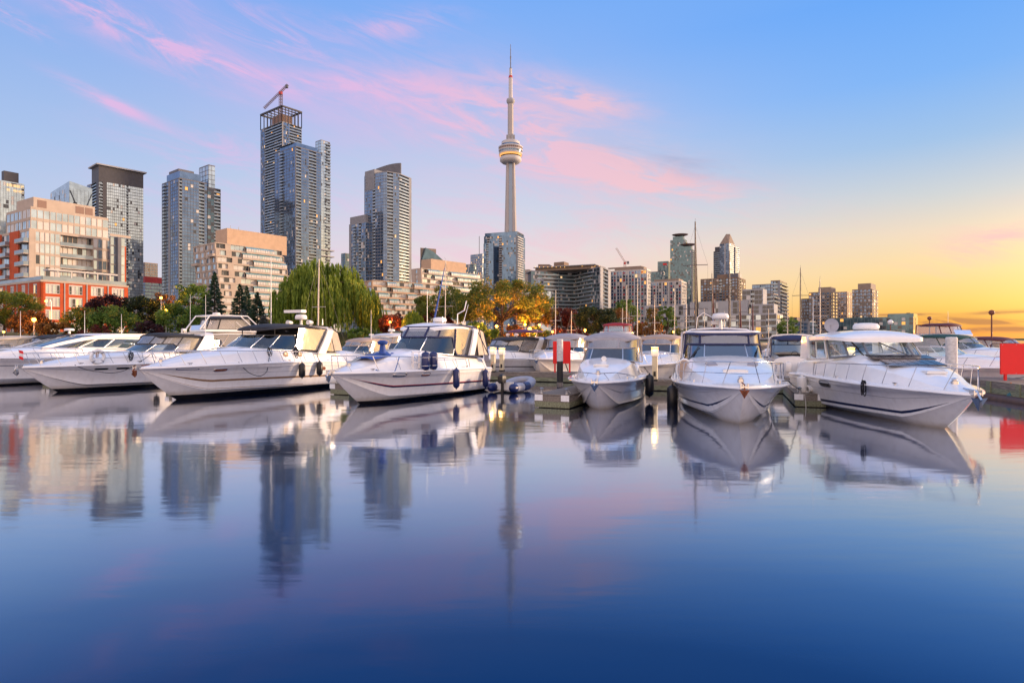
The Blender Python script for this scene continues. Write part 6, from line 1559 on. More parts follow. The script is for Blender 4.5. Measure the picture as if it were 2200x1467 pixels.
for sg in (1, -1):
    q = MB(); q.quad((1.2, sg * 1.47, 3.4), (.3, sg * 1.47, 3.15), (.0, sg * 1.62, 1.9), (1.2, sg * 1.66, 1.93)); q.build('aft_curtain', 'cream_canvas', b4.root)
    q = MB(); q.tube([(1.2, sg * 1.48, 3.4), (.0, sg * 1.63, 1.9)], .03, 5); q.tube([(.3, sg * 1.48, 3.15), (.0, sg * 1.63, 1.9)], .03, 5); q.tube([(.8, sg * 1.485, 3.3), (.5, sg * 1.64, 1.9)], .02, 5); q.build('curtain_seam', 'navy_canvas', b4.root)
    q = MB(); q.quad((.0, sg * 1.63, 1.92), (.6, sg * 1.66, 1.95), (.6, sg * 1.67, 1.62), (.0, sg * 1.66, 1.55)); q.build('curtain_skirt', 'navy_canvas', b4.root)
b4.interior(seats='seat_vinyl'); b4.rail(.24, h0=.40, h1=.62, nst=8); b4.stripe(.34, .40, 'navy_stripe', .0, .93); b4.stripe(.40, .43, 'red_stripe', .0, .93, name='red_pinstripe'); b4.stripe(.76, .77, 'grey_stripe', .0, .95)
b4.port(.745, .86, .72, .20, 'dark_glass'); b4.port(.60, .84, .55, .20, 'rust'); b4.hatch(7.7); b4.anchor(k=.9); b4.platform(1.0); b4.dome(2.4, 0, 3.62, r=.36, h=.24, stalk=.05)
b4.antenna(1.7, 1.0, 3.6, 1.0, (-.2, .2)); b4.antenna(3.6, .9, 3.6, .3, r=.03); b4.antenna(3.9, 0.2, 3.6, 1.6, r=.01); b4.cleat(.86, 1); b4.cleat(.25, 1); b4.windlass(9.5)
q = MB(); q.tube([(1.6, .6, 3.6), (1.6, .6, 4.1), (1.4, .9, 4.3), (1.35, 1.0, 4.8)], .03, 6); q.build('exhaust_horn', 'white_plastic', b4.root)
for i, x in enumerate((5.95, 6.5)):
    y = b4.bs(x / 10.6) - .02; p = b4.world(x, y, 2.20)
    o = thing('fender', ('blue fender standing upright in the rail rack, rear one' if i == 0 else 'blue fender standing upright in the rail rack, front one'), 'fender', p, b4.root.rotation_euler.z)
    q = MB(); q.lathe([(.03, .06), (.05, 0), (.13, -.03), (.19, -.10), (.19, -.70), (.13, -.80), (.03, -.82)], 16); q.build('body', 'navy_vinyl', o, smooth=50)
    q = MB(); q.tube([(.2 * math.cos(a), .2 * math.sin(a), -.25) for a in [2 * PI * k / 16 for k in range(16)]], .014, 5, closed=True); q.tube([(.2 * math.cos(a), .2 * math.sin(a), -.62) for a in [2 * PI * k / 16 for k in range(16)]], .014, 5, closed=True); q.build('strap', 'stainless', o)
q = MB(); y = b4.bs(7.1 / 10.6) - .04
for zz in (2.2, 1.75): q.tube([(7.1 + .2 * math.cos(a), y + .2 * math.sin(a), zz) for a in [2 * PI * k / 16 for k in range(16)]], .014, 5, closed=True)
for k in range(4): a = k * PI / 2; q.tube([(7.1 + .2 * math.cos(a), y + .2 * math.sin(a), 2.2), (7.1 + .2 * math.cos(a), y + .2 * math.sin(a), 1.5)], .012, 5)
q.build('fender_rack', 'stainless', b4.root)
fender(b4, .40, 1, 'blue fender hanging at the middle of the navy striped hull', 'navy_vinyl', drop=-.05, h=.95, r=.16)
fender(b4, .10, 1, 'blue fender hanging at the stern of the navy striped hull beside the dinghy', 'navy_vinyl', drop=.05, h=.95, r=.16)
p = b4.world(7.6, .2, b4.ztop(7.6)); o = thing('folded_cover', 'crumpled bright blue canvas cover lying on the foredeck beside blue fenders', 'cover', p, b4.root.rotation_euler.z)
q = MB(); rr = random.Random(3); rows = []
for i in range(13):
    x = -1.0 + 2.3 * i / 12; rows.append([(x + rr.uniform(-.05, .05), -.55 + 1.1 * j / 8, -.06 - .09 * max(0, x) + (.16 + rr.uniform(-.05, .07)) * math.sin(PI * j / 8) ** .6 * (.4 + .6 * math.sin(PI * i / 12))) for j in range(9)])
q.loft(rows); q.build('cloth', 'blue_canvas', o, smooth=70)
q = MB(); q.tube([(.3, .3, .1), (.3, .3, .5)], [.16, .1], 8); q.lathe([(.02, .42), (.2, .46), (.24, .58), (.1, .64), (.01, .6)], 9, (.3, .3, 0)); q.build('tied_bundle', 'blue_canvas', o, smooth=60)
rope('bright blue rope looped over the gunwale of the cruiser with blue fenders', [b4.world(9.0, b4.bs(.85) - .15, 1.5), b4.world(8.3, b4.bs(.78) + .0, 1.38), b4.world(7.8, b4.bs(.74) - .25, 2.0)], 'blue_rope', .02, sag=.06)

# 5 tan canvas cruiser
b5 = Boat('motor_cruiser', 'white and grey cruiser with tan grey canvas seen nearly from the bow', 'boat', 1287, 23.7, 15, 9.4, 3.2, 1.14, 1.10, 1.0, ov=1.3, hull='grey_gelcoat', anti=-.05, full=3.0, coam=[(0, .5), (.4, .62), (.6, .70), (.78, .42), (.92, .08), (1, 0)])
base, tp, tt = express(b5, 5.7, .9, 1.32, 2.36, 2.90, 'grey_canvas', 'smoke_vinyl', rake=.75, rake2=.4, cuts=(-.76, -.2, .2, .76), wcut=.76, ecuts=(-1, -.76, -.1, .4, .76, 1), camber=.22, seam=.03)
b5.interior(seats='blue_seat'); b5.stripe(.42, .47, 'grey_stripe', .0, .96); b5.rail(.72, h0=.05, h1=.28, nst=4); b5.hatch(7.2, .6, .6, 'white_plastic'); b5.anchor(k=.8); b5.windlass(8.4); b5.port(.55, .82, .5, .12)
b5.stripe(-.04, .06, 'cream_gelcoat', .1, .95, name='spray_rail', off=.03); b5.spotlight(6.3, .0, b5.ztop(6.3)); b5.cleat(.8, 1); b5.cleat(.8, -1)
for sg in (1, -1):
    q = MB(); t0, t1 = .42, .60; q.loft([[(t * b5.L, sg * (b5.bs(t) - b5.sd - .12 + .02), b5.zs(t) + .14 + .25 * (t1 - t) / (t1 - t0)), (t * b5.L, sg * (b5.bs(t) - b5.sd - .20 + .02), b5.zs(t) + .22 + .38 * (t1 - t) / (t1 - t0) * .8)] for t in [lerp(t0, t1, k / 6) for k in range(7)]]); q.build('side_window', 'dark_glass', b5.root)
fender(b5, .50, 1, 'front one of two big black fenders on the tan canvas cruiser', drop=-.12, h=.85, r=.19)
fender(b5, .42, 1, 'rear one of two big black fenders on the tan canvas cruiser', drop=.05, h=.85, r=.19)

# 6 navy trimmed cruiser seen from the bow
b6 = Boat('motor_cruiser', 'white cruiser seen from its bow with navy framed enclosure and rusty anchor', 'boat', 1587, 19.7, 14.5, 11.2, 4.05, 1.28, 1.16, 1.1, ov=1.45, anti=-.06, full=3.0, coam=[(0, .6), (.4, .70), (.50, .80), (.7, .46), (.88, .08), (.95, 0), (1, 0)])
base, tp, tt = express(b6, 5.4, 1.2, 1.66, 2.54, 3.08, 'navy_canvas', 'clear_vinyl', 'tinted_screen', rake=.75, rake2=.22, cuts=(-.76, -.17, .17, .76), wcut=.76, ecuts=(-1, -.76, -.26, .26, .76, 1), seam=.045, roofmat='navy_canvas', camber=.10, lc=.03, rthick=.03, rhw=1.52, seamr=.05)
b6.interior(); b6.stripe(.22, .29, 'navy_stripe', .0, .945); b6.stripe(.70, .715, 'grey_stripe', .0, .96); b6.rail(.42, h0=.55, h1=.72, nst=7, mid=True, t1=.98, inset=.16); b6.anchor('rust', .75); b6.windlass(10.3)
b6.dome(2.6, 0, 3.2, r=.36, h=.26, stalk=.45); b6.antenna(2.6, 1.2, 3.2, .6); b6.wiper(base, tp, -.5, .75, .2, .16); b6.wiper(base, tp, .28, .85, .15, .16); b6.port(.42, .82, .45, .13); b6.cleat(.8, 1); b6.cleat(.8, -1); b6.hatch(8.6, .8, .5, 'white_plastic')
b6.stripe(.02, .05, 'grey_stripe', .2, .93, name='spray_rail')
q = MB(); q.tube([b6.U(5.4 - .95, 1.05, 1.60, .52, z=3.06)(lerp(-1, 1, k / 40)) for k in range(41)], .055, 8); q.tube([(1.6, 1.66, 1.9), (1.7, 1.6, 3.0), (1.5, 1.2, 3.2), (1.4, 0, 3.26), (1.5, -1.2, 3.2), (1.7, -1.6, 3.0), (1.6, -1.66, 1.9)], .05, 8); q.build('roof_rim', 'white_gelcoat', b6.root, smooth=60)
q = MB(); q.tube([(2.2, -1.0, 3.2), (2.2, -.95, 3.75), (2.2, -.7, 3.95), (2.2, -.35, 3.75), (2.2, -.2, 3.45)], .028, 6); q.build('davit', 'stainless', b6.root, smooth=60)
q = MB(); q.box(2.1, 2.35, -.36, -.06, 3.42, 3.58); q.build('horn_box', 'white_plastic', b6.root)
# sun pad with dark ends on the foredeck
x0 = 6.2
q = MB(); rows = []
for i in range(13):
    x = x0 + 1.5 * i / 12; hw = .95 - .25 * i / 12
    rows.append([(x, hw * (j / 6 - 1), b6.ztop(x) - .06 - .03 * (j / 6 - 1) ** 2 + .11 * min(1, math.sin(PI * (.04 + .92 * i / 12)) * 3) * min(1, math.sin(PI * (.05 + .9 * j / 12)) * 3)) for j in range(13)])
q.loft(rows); q.build('sun_pad', 'seat_vinyl', b6.root, smooth=50)
for sg in (1, -1):
    q = MB(); q.hexa([(7.35, sg * .55, b6.ztop(7.4) - .1), (7.75, sg * .5, b6.ztop(7.7) - .12), (7.75, sg * .85, b6.ztop(7.7) - .14), (7.35, sg * .95, b6.ztop(7.4) - .12), (7.35, sg * .55, b6.ztop(7.4) + .06), (7.75, sg * .5, b6.ztop(7.7) + .02), (7.75, sg * .8, b6.ztop(7.7) + .0), (7.35, sg * .9, b6.ztop(7.4) + .04)]); q.build('pad_end', 'grey_canvas', b6.root)
fender(b6, .43, -1, 'big black fender on the left side of the cruiser with the rusty anchor', drop=.28, h=1.0, r=.22)
p = b6.world(6.2, -1.62, 1.2); o = thing('seat_pad', 'upright white and brown seat pad at the left deck edge of the bow-on cruiser', 'pad', p, b6.root.rotation_euler.z)
q = MB(); q.loft([[(-.08, .25 * math.cos(a) * (1), .38 + .38 * math.sin(a)) for a in [2 * PI * k / 18 for k in range(18)]], [(.08, .25 * math.cos(a), .38 + .38 * math.sin(a)) for a in [2 * PI * k / 18 for k in range(18)]]], True); q.add([(.085, .24 * math.cos(2 * PI * k / 18), .38 + .37 * math.sin(2 * PI * k / 18)) for k in range(18)], [tuple(range(18))]); q.build('cushion', 'tan_canvas', o)
q = MB(); q.tube([(0, .26 * math.cos(a), .38 + .39 * math.sin(a)) for a in [2 * PI * k / 18 for k in range(18)]], .06, 6, closed=True); q.build('edging', 'white_plastic', o)
rope('dark mooring rope from the bow-on cruiser to the finger dock on its right', [b6.world(8.6, .9, 1.36), b6.world(7.9, b6.bs(.7) - .02, 1.32), (12.2, 25.6, .62)], sag=.03)

# 7 hardtop boat with solar panels
b7 = Boat('motor_cruiser', 'white hardtop cruiser with folded solar panels on its foredeck at right', 'boat', 2028, 18.7, 7.5, 10.6, 3.7, 1.18, 1.24, 1.2, ov=1.55, anti=-.05, coam=[(0, .55), (.35, .72), (.52, .86), (.74, .46), (.9, .1), (.97, 0), (1, 0)])
base = b7.U(5.9, 1.6, 1.50, .5, -.03); tp = b7.U(5.0, 1.5, 1.42, .5, z=2.84)
b7.tier(base, tp, [-.80, -.5, -.17, .17, .5, .80], 'windscreen', 'steel_grey', .04, name='windscreen', fname='windscreen_frame', mull=.045)
b7.tier(base, tp, [-1, -.84], 'windscreen', 'cream_gelcoat', .05, name='side_window', fname='side_frame'); b7.tier(base, tp, [.84, 1], 'windscreen', 'cream_gelcoat', .05, name='side_window', fname='side_frame')
b7.roof(5.35, 1.2, 1.58, 2.93, 'white_gelcoat', camber=.20, thick=.13, p=5, name='hardtop', lc=.05)
for sg in (1, -1):
    q = MB(); q.hexa([(.9, sg * 1.58, 1.9), (1.9, sg * 1.58, 1.95), (1.9, sg * 1.46, 1.95), (.9, sg * 1.46, 1.9), (.9, sg * 1.52, 2.9), (1.5, sg * 1.52, 2.9), (1.5, sg * 1.4, 2.9), (.9, sg * 1.4, 2.9)]); q.build('aft_pillar', 'white_gelcoat', b7.root)
b7.interior(); b7.rail(.30, h0=.5, h1=.66, nst=8, mid=False); b7.stripe(.10, .19, 'navy_stripe', .0, .93); b7.stripe(.60, .615, 'grey_stripe', .0, .96); b7.stripe(.975, .995, 'navy_stripe', .0, .9, name='gunwale_stripe')
b7.port(.42, .80, .95, .26, 'dark_glass', frame='steel_grey'); b7.anchor(k=1.1); b7.windlass(9.6); b7.platform(); b7.cleat(.8, -1); b7.cleat(.5, -1); b7.hatch(8.4, .6, .6, 'white_plastic'); b7.wiper(base, tp, -.1); b7.wiper(base, tp, .25)
b7.dome(3.2, .2, 3.08, r=.48, h=.26, stalk=.08); b7.antenna(1.4, -1.2, 3.0, 1.6, r=.012)
q = MB(); q.lathe([(.01, 0), (.22, .03), (.30, .10)], 16, (2.0, -.7, 3.35), axis='X'); q.tube([(2.0, -.7, 3.0), (2.0, -.7, 3.35)], .03, 6); q.build('satellite_dish', 'grey_pvc', b7.root, smooth=60)
def panels(label, x0, x1, y0, y1, n):
    p = b7.world(x0, y0, b7.ztop(x0) + .02); o = thing('solar_panel', label, 'solar panel', p, b7.root.rotation_euler.z, 'solar panels on the hardtop boat')
    for i in range(n):
        ya, yb = (y1 - y0) * i / n + .01, (y1 - y0) * (i + 1) / n - .01
        f = MB(); za, zb_ = .0, b7.ztop(x1) - b7.ztop(x0)
        f.hexa([(0, ya, za - .0), (x1 - x0, ya, zb_), (x1 - x0, yb, zb_), (0, yb, za), (0, ya, za + .04), (x1 - x0, ya, zb_ + .04), (x1 - x0, yb, zb_ + .04), (0, yb, za + .04)]); fo = f.build('panel', 'solar_cell', o)
        for k in range(3):
            g = MB(); xa, xb = (x1 - x0) * k / 3 + .02, (x1 - x0) * (k + 1) / 3 - .02; A = lambda xx: lerp(za, zb_, xx / (x1 - x0)) + .044
            g.quad((xa, ya + .03, A(xa)), (xb, ya + .03, A(xb)), (xb, yb - .03, A(xb)), (xa, yb - .03, A(xa))); g.build('cell', 'navy_stripe' if False else 'solar_cell', fo)
panels('dark folding solar panel nearer the windscreen of the hardtop boat', 6.1, 6.75, -1.05, 1.0, 6)
panels('dark folding solar panel farther forward on the foredeck of the hardtop boat', 6.95, 7.75, -.95, .8, 6)
rope_coil('dark rope coil hanging over the gunwale of the hardtop boat', b7, 7.4, -b7.bs(.70) - .03, 1.30, k=1.0)
p = b7.world(2.6, -b7.bs(.25) - .2, 1.22); o = thing('fender', 'fat white fender between the finger dock and the hardtop boat', 'fender', p)
q = MB(); q.lathe([(.03, .06), (.05, 0), (.16, -.03), (.19, -.10), (.19, -.72), (.13, -.80), (.03, -.82)], 16); q.build('body', 'white_plastic', o, smooth=50)
o = fender.__call__ if False else None
p = Vector((22.0, 26.7, .35)); o = thing('fender', 'teal fender hanging from the mossy walkway at the right edge', 'fender', p)
q = MB(); q.lathe([(.03, .12), (.05, .05), (.12, 0), (.15, -.08), (.15, -.5), (.09, -.6), (.03, -.62)], 14); q.build('body', 'teal_vinyl', o, smooth=50); q = MB(); q.tube([(0, 0, .1), (.1, .1, .5)], .03, 5); q.build('rope', 'orange_rope', o)

# ---------------------------------------------------------------- rubber dinghy
o = thing('dinghy', 'grey rubber dinghy with a black outboard tied behind the blue fender cruiser', 'dinghy', (gx(1082, 31.4), 31.4, 0), math.atan2(.90, .43))
q = MB(); U_ = []
for i in range(25):
    t = i / 24; 
    if t < .36: x, y = lerp(0, 2.0, t / .36), -.62
    elif t > .64: x, y = lerp(2.0, 0, (t - .64) / .36), .62
    else:
        a = lerp(-PI / 2, PI / 2, (t - .36) / .28); x, y = 2.0 + .85 * math.cos(a), .62 * math.sin(a)
    U_.append((x, y, .26 + .16 * max(0, x - 1.4)))
q.tube(U_, .23, 12); q.build('tube', 'grey_pvc', o, smooth=60)
for sg in (1, -1):
    q = MB(); q.lathe([(.235, .0), (.235, -.25), (.12, -.48), (.04, -.52)], 12, (.05, sg * .62, .26), axis='X'); q.build('tube_end', 'navy_vinyl', o, smooth=60)
    q = MB(); q.tube([(.9, sg * .66, .27), (1.5, sg * .66, .28)], .235, 12); q.build('patch', 'navy_vinyl', o, smooth=60)
q = MB(); q.box(.1, 2.2, -.5, .5, .10, .14); q.build('floor', 'grey_canvas', o); q = MB(); q.box(.1, .16, -.5, .5, .1, .55); q.build('transom', 'white_plastic', o)
q = MB(); q.box(1.0, 1.25, -.6, .6, .42, .46); q.build('thwart', 'blue_seat', o); q = MB(); q.box(.5, .8, -.3, .1, .15, .35); q.build('fuel_tank', 'sign_red', o)
q = MB(); q.loft([[(-.15 + dx * w, dy * w, zz) for dx, dy in ((-.25, -.14), (-.28, 0), (-.25, .14), (.12, .16), (.2, 0), (.12, -.16))] for zz, w in ((.5, .7), (.58, 1), (.85, 1), (.96, .6), (.98, .2))], True); q.box(-.2, -.08, -.06, .06, -.4, .55); q.box(-.1, .5, -.03, .03, .66, .71); q.build('outboard_motor', 'black_rubber', o, smooth=40)

# ---------------------------------------------------------------- boats behind the front row
def bgboat(label, px, D, a, L=9.5, B=3.1, fb=1.3, fm=1.25, fs=1.1, canvas='black_canvas', vinyl='smoke_vinyl', zr=3.0, zw=2.45, hull='white_gelcoat', roofmat=None, arch=None, rail=True, top=True, name='motor_cruiser', stripe='navy_stripe', dome=False, cuts6=False, ant=0, camber=.16, flyb=None, out=0):
    """px, D: where the windscreen stands"""
    h = Vector((-math.sin(R_(a)), -math.cos(R_(a)))); c = Vector((gx(px, D), D)); bw = c + h * (L * .86 - L * .5)
    b = Boat(name, label, 'boat', CX + F * bw.x / bw.y, bw.y, a, L, B, fb, fm, fs, ov=L * .14, hull=hull, coam=[(0, .45), (.4, .5), (.58, .55), (.78, .3), (.92, .04), (1, 0)], anti=.08)
    base = express(b, L * .57, L * .08, B * .4, zw, zr, canvas, vinyl, roofmat=roofmat, top=top, rear=(a < 100), camber=camber, rake=.7, rake2=.4, ecuts=(-1, -.74, -.4, .0, .4, .74, 1))
    b.interior()
    if rail: b.rail(.45, h0=.4, h1=.55, nst=5)
    if stripe: b.stripe(.42, .48, stripe, 0, .94)
    if arch: b.arch(L * .22, L * .14, B * .44, B * .40, 1.7, zr + .05, .6, arch)
    b.hatch(L * .72); b.anchor(k=.8)
    if dome: b.dome(L * .3, 0, zr + camber, r=.28, h=.2, stalk=.1)
    if ant: b.antenna(L * .3, B * .3, zr, ant)
    for k in range(out): b.outboard((k - (out - 1) / 2) * .7)
    if flyb:
        z0, z1, cv = flyb; x0, x1 = L * .18, L * .46; w = B * .36
        q = MB(); q.box(x0 - .6, x1 + .3, -w - .1, w + .1, zr + .1, z0 + .05); q.build('flybridge', 'white_gelcoat', b.root)
        q = MB(); q.loft([[(x1 + .5, -w * .8, z0), (x1 + .3, -w * .8, z0 + .4)], [(x1 + .5, w * .8, z0), (x1 + .3, w * .8, z0 + .4)]]); q.build('flybridge_screen', 'windscreen', b.root)
        bs_ = b.U(x1, x0, w, .5, z=z0 + .05); tp_ = b.U(x1 - .35, x0, w - .05, .5, z=z1); b.tier(bs_, tp_, [-1, -.6, -.2, .2, .6, 1], vinyl, cv, .05, name='enclosure_panel', fname='canvas_seam'); b.roof(x1 - .25, x0 - .1, w + .02, z1, cv, camber=.18)
    return b
bgboat('white boat mostly hidden at the far left edge behind the sport coupe', -40, 44, 27, canvas='cream_canvas', zr=2.9, ant=2.0, L=10)
bgboat('boat with flat black canopy peeping over the bow of the sport coupe', 62, 45, 27, canvas='black_canvas', zr=2.98, L=9)
bf = bgboat('flybridge cruiser with white frame and dark canopy in front of the conifers', 418, 50, 42, L=12.5, B=4.2, fb=1.9, fm=1.7, fs=1.5, zr=3.3, zw=2.8, canvas='cream_canvas', roofmat='white_gelcoat', stripe=None, flyb=(3.55, 4.55, 'black_canvas'))
q = MB()
for sg in (1, -1): q.tube([(1.0, sg * 1.6, 3.3), (2.6, sg * 1.6, 4.75), (5.6, sg * 1.5, 4.75), (6.4, sg * 1.5, 3.6)], .06, 6); q.tube([(1.6, sg * 1.6, 3.3), (3.2, sg * 1.6, 4.75)], .05, 6)
q.tube([(2.6, -1.6, 4.75), (2.6, 1.6, 4.75)], .05, 6); q.tube([(5.6, -1.5, 4.75), (5.6, 1.5, 4.75)], .05, 6); q.build('tower_frame', 'white_plastic', bf.root, smooth=60); bf.dome(4.5, 0, 4.75, r=.32, h=.25, stalk=.05); bf.antenna(6.0, -1.6, 3.4, 3.2)
bgboat('runabout with brown bimini and blue seats right of the gold striped cruiser', 748, 44, 25, L=8, B=2.7, canvas='tan_canvas', zr=2.75, zw=2.3, stripe=None, ant=2.2, rail=False)
bgboat('cruiser with a square white and tan hardtop left of the navy enclosure', 812, 47, 20, L=10, B=3.5, canvas='tan_canvas', roofmat='cream_gelcoat', arch='cream_gelcoat', zr=3.15, zw=2.5, stripe=None, dome=True)
bgboat('low navy canopy boat behind the brown bimini runabout', 774, 62, 25, L=9, canvas='navy_canvas', zr=2.9, stripe=None, dome=True)
bp_ = bgboat('cruiser with rounded black canopy and cream arch behind the power pedestals', 1062, 46, 48, L=10.5, B=3.5, fm=1.35, canvas='black_canvas', arch='cream_gelcoat', zr=2.85, zw=2.3, stripe='black_stripe')
q = MB(); q.tube([(2.2, -1.3, 2.4), (1.9, -1.25, 3.5), (1.9, 1.25, 3.5), (2.2, 1.3, 2.4)], .04, 6); q.build('bimini_frame', 'stainless', bp_.root); bp_.roof(3.0, 1.0, 1.35, 3.45, 'purple_canvas', camber=.12, name='bimini'); bp_.spotlight(3.4, .5, 3.05); bp_.spotlight(3.4, -.5, 3.05)
bgboat('small boat with maroon folded tops beyond the black canopy cruiser', 1118, 66, 30, L=8, canvas='maroon_canvas', zr=2.5, zw=2.1, stripe=None, rail=False)
bgboat('white bow rider with blue canopy facing the camera left of the red sign', 1158, 58, 4, L=9, B=3.1, fb=1.5, canvas='blue_canvas', zr=2.85, zw=2.4, hull='grey_gelcoat', stripe='grey_stripe')
bgboat('cruiser wrapped in grey and tan canvas directly behind the red sign', 1202, 45, 22, L=10, B=4.0, fb=1.45, fm=1.3, canvas='grey_canvas', vinyl='smoke_vinyl', zr=3.0, zw=2.2, hull='white_gelcoat', stripe=None, camber=.25)
bgboat('flybridge cruiser with red framed enclosure behind the tan canvas cruiser', 1322, 58, 15, L=11, B=3.8, zr=3.2, zw=2.7, canvas='maroon_canvas', roofmat='white_gelcoat', flyb=(3.45, 4.25, 'red_canvas'), ant=2.4)
bgboat('white cruiser with peach tan canvas between the two bow-on cruisers', 1408, 38, 25, L=9.8, B=3.4, fm=1.35, canvas='tan_canvas', zr=2.95, zw=2.45, stripe=None)
bgboat('boat with blue arched canopy beyond the peach canvas cruiser', 1416, 56, 20, L=9, canvas='blue_canvas', zr=3.0, stripe=None)
bgboat('small open white boat with dark seats beyond the power pedestal', 1447, 52, 10, L=7, B=2.5, canvas='black_canvas', zr=2.3, zw=2.0, stripe=None, rail=False)
bs9 = bgboat('open boat with blue bimini and white outboards seen from its stern', 1692, 41, 200, L=9, B=3.2, canvas='navy_canvas', vinyl='clear_vinyl', zr=2.95, zw=2.4, arch='white_gelcoat', stripe=None, out=2)
bgboat('small boat with teal cover beyond the left window of the hardtop boat', 1762, 50, 10, L=8, canvas='teal_vinyl', zr=2.5, stripe=None)
bgboat('white boat far behind the blue bimini boat beside the tall mast', 1740, 70, -10, L=9, canvas='cream_canvas', zr=2.8, stripe=None)
bgboat('boat with grey cover seen through the windscreen of the hardtop boat', 1880, 44, -10, L=9, canvas='grey_canvas', zr=2.5, stripe=None)
bgboat('white runabout with greenish windscreen behind the white pile', 2052, 34, -38, L=9.5, B=3.2, canvas='green_canvas', top=False, zw=2.35, stripe='grey_stripe')
bgboat('cruiser with dark green canopy and amber windows right of the white pile', 2096, 42, -22, L=10, B=3.6, fb=1.6, fm=1.5, canvas='green_canvas', vinyl='smoke_vinyl', zr=3.0, zw=2.5, stripe='black_stripe')
bgboat('flybridge cruiser with maroon enclosure glowing amber against the sunset', 2070, 56, -20, L=11, B=3.9, zr=3.0, zw=2.6, canvas='maroon_canvas', roofmat='white_gelcoat', flyb=(3.25, 4.15, 'maroon_canvas'), ant=2.5, stripe=None)
bgboat('low boat with navy canopy right behind the hardtop of the solar panel boat', 2004, 47, -15, L=9, canvas='navy_canvas', zr=2.62, stripe=None)
bgboat('boat with maroon canopy behind the large red sign at the right edge', 2186, 47, -20, L=9, canvas='maroon_canvas', zr=2.85, stripe=None, arch='white_gelcoat')

# ---------------------------------------------------------------- sailing boats
def sailboat(label, px, ptop, D, a=24, cover=None, spread=1, jib=None, mat='mast_metal', stays=True, L=None, lean=0.0, mr=.085):
    zt = gz(ptop, D); L = L or min(12, max(7.5, (zt - 1) * .85)); h = Vector((-math.sin(R_(a)), -math.cos(R_(a)))); c = Vector((gx(px, D), D)); bw = c + h * (L * .92 - L * .58)
    b = Boat('sailing_boat', label, 'sailing boat', CX + F * bw.x / bw.y, bw.y, a, L, L * .30, 1.05, .85, .9, ov=L * .08, sd=.45, full=2.2, coam=[(0, .12), (.25, .2), (.4, .38), (.66, .36), (.75, .05), (1, 0)], cockpit=(.08, .3), floor=.4, draft=.5)
    xm = L * .58; zb = b.zs(.58) + .4
    q = MB(); q.tube([(xm, 0, zb), (xm - .05, 0, (zb + zt) / 2), (xm - .15, 0, zt)], [mr, mr * .95, mr * .7], 8); q.build('mast', mat, b.root, smooth=60)
    q = MB(); q.tube([(xm - .1, 0, zb + 1.0), (L * .18, 0, zb + 1.05)], .06, 8); q.build('boom', mat, b.root, smooth=60)
    if cover:
        q = MB(); q.tube([(xm - .12, 0, zb + 1.25), (L * .4, 0, zb + 1.22), (L * .2, 0, zb + 1.15)], [.2, .17, .08], 8); q.build('sail_cover', cover, b.root, smooth=60)
    hh = zt - zb; w = L * .10; sp = [zb + hh * .5] if spread == 1 else [zb + hh * .36, zb + hh * .68]
    for z in sp:
        q = MB(); q.tube([(xm - .1, -w, z), (xm - .08, 0, z + .02), (xm - .1, w, z)], .03, 5); q.build('spreader', mat, b.root)
    if stays:
        q = MB()
        q.tube([(xm - .1, 0, zt - .2), (L * .985, 0, b.zs(1) + .1)], .008, 4); q.tube([(xm - .15, 0, zt), (.1, 0, b.zs(0) + .1)], .008, 4)
        for sg in (1, -1): q.tube([(xm - .1, 0, zt - .3)] + [(xm - .1, sg * w, z) for z in reversed(sp)] + [(xm - .1, sg * (b.bs(.57) - .1), b.zs(.57))], .008, 4)
        q.build('stay', 'rigging_wire', b.root)
    if jib:
        q = MB(); p0, p1 = Vector((L * .975, 0, b.zs(1) + .4)), Vector((xm, 0, zt - .6)); q.tube([p0, p0.lerp(p1, .35), p0.lerp(p1, .97)], [.09, .12, .04], 8); q.build('furled_jib', jib, b.root, smooth=60)
    q = MB(); q.tube([(xm - .2, 0, zt), (xm - .2, 0, zt + .25), (xm + .15, 0, zt + .3)], .012, 4); q.build('wind_vane', 'steel_grey', b.root)
    return b
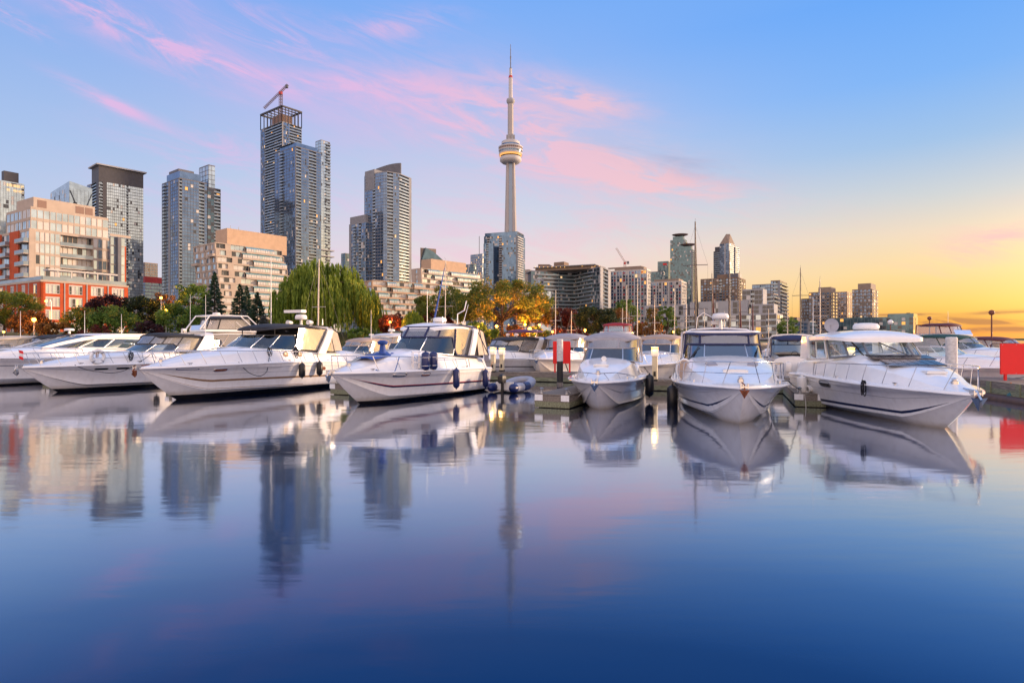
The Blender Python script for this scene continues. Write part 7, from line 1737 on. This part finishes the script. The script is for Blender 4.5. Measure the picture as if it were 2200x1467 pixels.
SB = [('white masted sailing boat in front of the big willow', 683, 556, 58, 24, None, 1, None),
      ('sailing boat with a bright blue furled jib before the green autumn tree', 956, 560, 72, 24, 'blue_canvas', 1, 'blue_canvas'),
      ('sailing boat with pale mast right of the orange lit tree', 1193, 623, 78, 24, None, 1, None),
      ('sailing boat with bare tan mast left of the dark green tree', 1227, 668, 92, 30, None, 1, None),
      ('sailing boat with the shorter of two masts at the dark green tree right side', 1337, 662, 86, 24, None, 1, None),
      ('sailing boat with pale mast before the orange brown tree', 1346, 612, 72, 18, None, 1, None),
      ('sailing boat with the thickest pale mast left of the green thin tree', 1369, 598, 66, 24, 'navy_canvas', 1, None),
      ('sailing boat with twin stayed mast left of the narrow bright green tree', 1406, 634, 84, 24, None, 1, None),
      ('sailing boat with thin tan mast over the lamp by the green tree', 1449, 622, 80, 30, None, 1, None),
      ('sailing boat with pale mast just left of the tallest mast', 1474, 615, 74, 20, 'black_canvas', 1, None),
      ('sailing boat with the tallest mast of the marina and a dark furled jib', 1494, 477, 50, 200, 'black_canvas', 2, 'black_canvas'),
      ('sailing boat with rust brown mast right of the tallest mast', 1530, 588, 66, 205, 'black_canvas', 1, 'maroon_canvas'),
      ('sailing boat with thin mast over the radar dome of the bow-on cruiser', 1556, 668, 95, 20, None, 1, None),
      ('sailing boat with tall double mast below the pointed tower', 1567, 540, 58, 200, 'navy_canvas', 2, 'black_canvas'),
      ('sailing boat with rust jib before the brown stone block right part', 1588, 582, 66, 205, 'black_canvas', 1, 'maroon_canvas'),
      ('sailing boat with short dark mast before the waterfront terraces', 1617, 641, 84, 20, None, 1, 'maroon_canvas'),
      ('sailing boat with thin white mast at the right part of the terraces', 1651, 664, 96, 20, None, 1, None),
      ('sailing boat with thin mast before the weeping tree at the terraces', 1692, 672, 104, 20, None, 1, None),
      ('sailing boat with tall dark mast left of the grey apartment slabs', 1719.5, 576, 62, 200, 'navy_canvas', 2, None),
      ('sailing boat with thin pale mast in front of the second grey slab', 1762, 600, 66, 20, None, 1, None),
      ('distant sailing boat with small mast before the green olive hedge', 1513, 662, 110, 20, None, 1, None)]
for (lb, px, pt, D, a, cv, sp, jb) in SB: sailboat(lb, px, pt, D, a, cv, sp, jb, mr=.075 if D < 60 else .06, mat='dark_mast' if px in (1494, 1530, 1567, 1588, 1617, 1719.5) else 'mast_metal')

o = thing('hose_coil', 'white ribbed hose coil lying on the finger dock beside the hardtop boat', 'hose', (gx(1746, 25.3), 25.3, .56), .3)
q = MB()
for i in range(7): q.tube([(-.3 + .09 * i + .02 * math.cos(a), .2 * math.cos(a), .13 + .13 * math.sin(a)) for a in [2 * PI * j / 14 for j in range(14)]], .035, 6, closed=True)
q.build('coil', 'white_plastic', o, smooth=60)
rope('white mooring rope from the grey plank finger to the tan canvas cruiser', [(gx(1219, 24.6), 24.7, .72), (gx(1240, 25.0), 25.0, .35), (gx(1262, 24.2), 24.2, 1.0)], 'white_rope', .018, sag=.05)
rope('thin pale rope hanging from the end of the finger dock by the hardtop boat', [(gx(1730, 24.4), 24.45, .55), (gx(1731, 24.4), 24.4, .2), (gx(1732, 24.3), 24.3, -.1)], 'white_rope', .012)
rope('yellow shore power cable from the left power pedestal to the dock', [(gx(1058, 39.8), 39.8, 1.3), (gx(1052, 39.5), 39.5, .9), (gx(1048, 39.4), 39.4, .64)], 'orange_rope', .015, sag=.05)
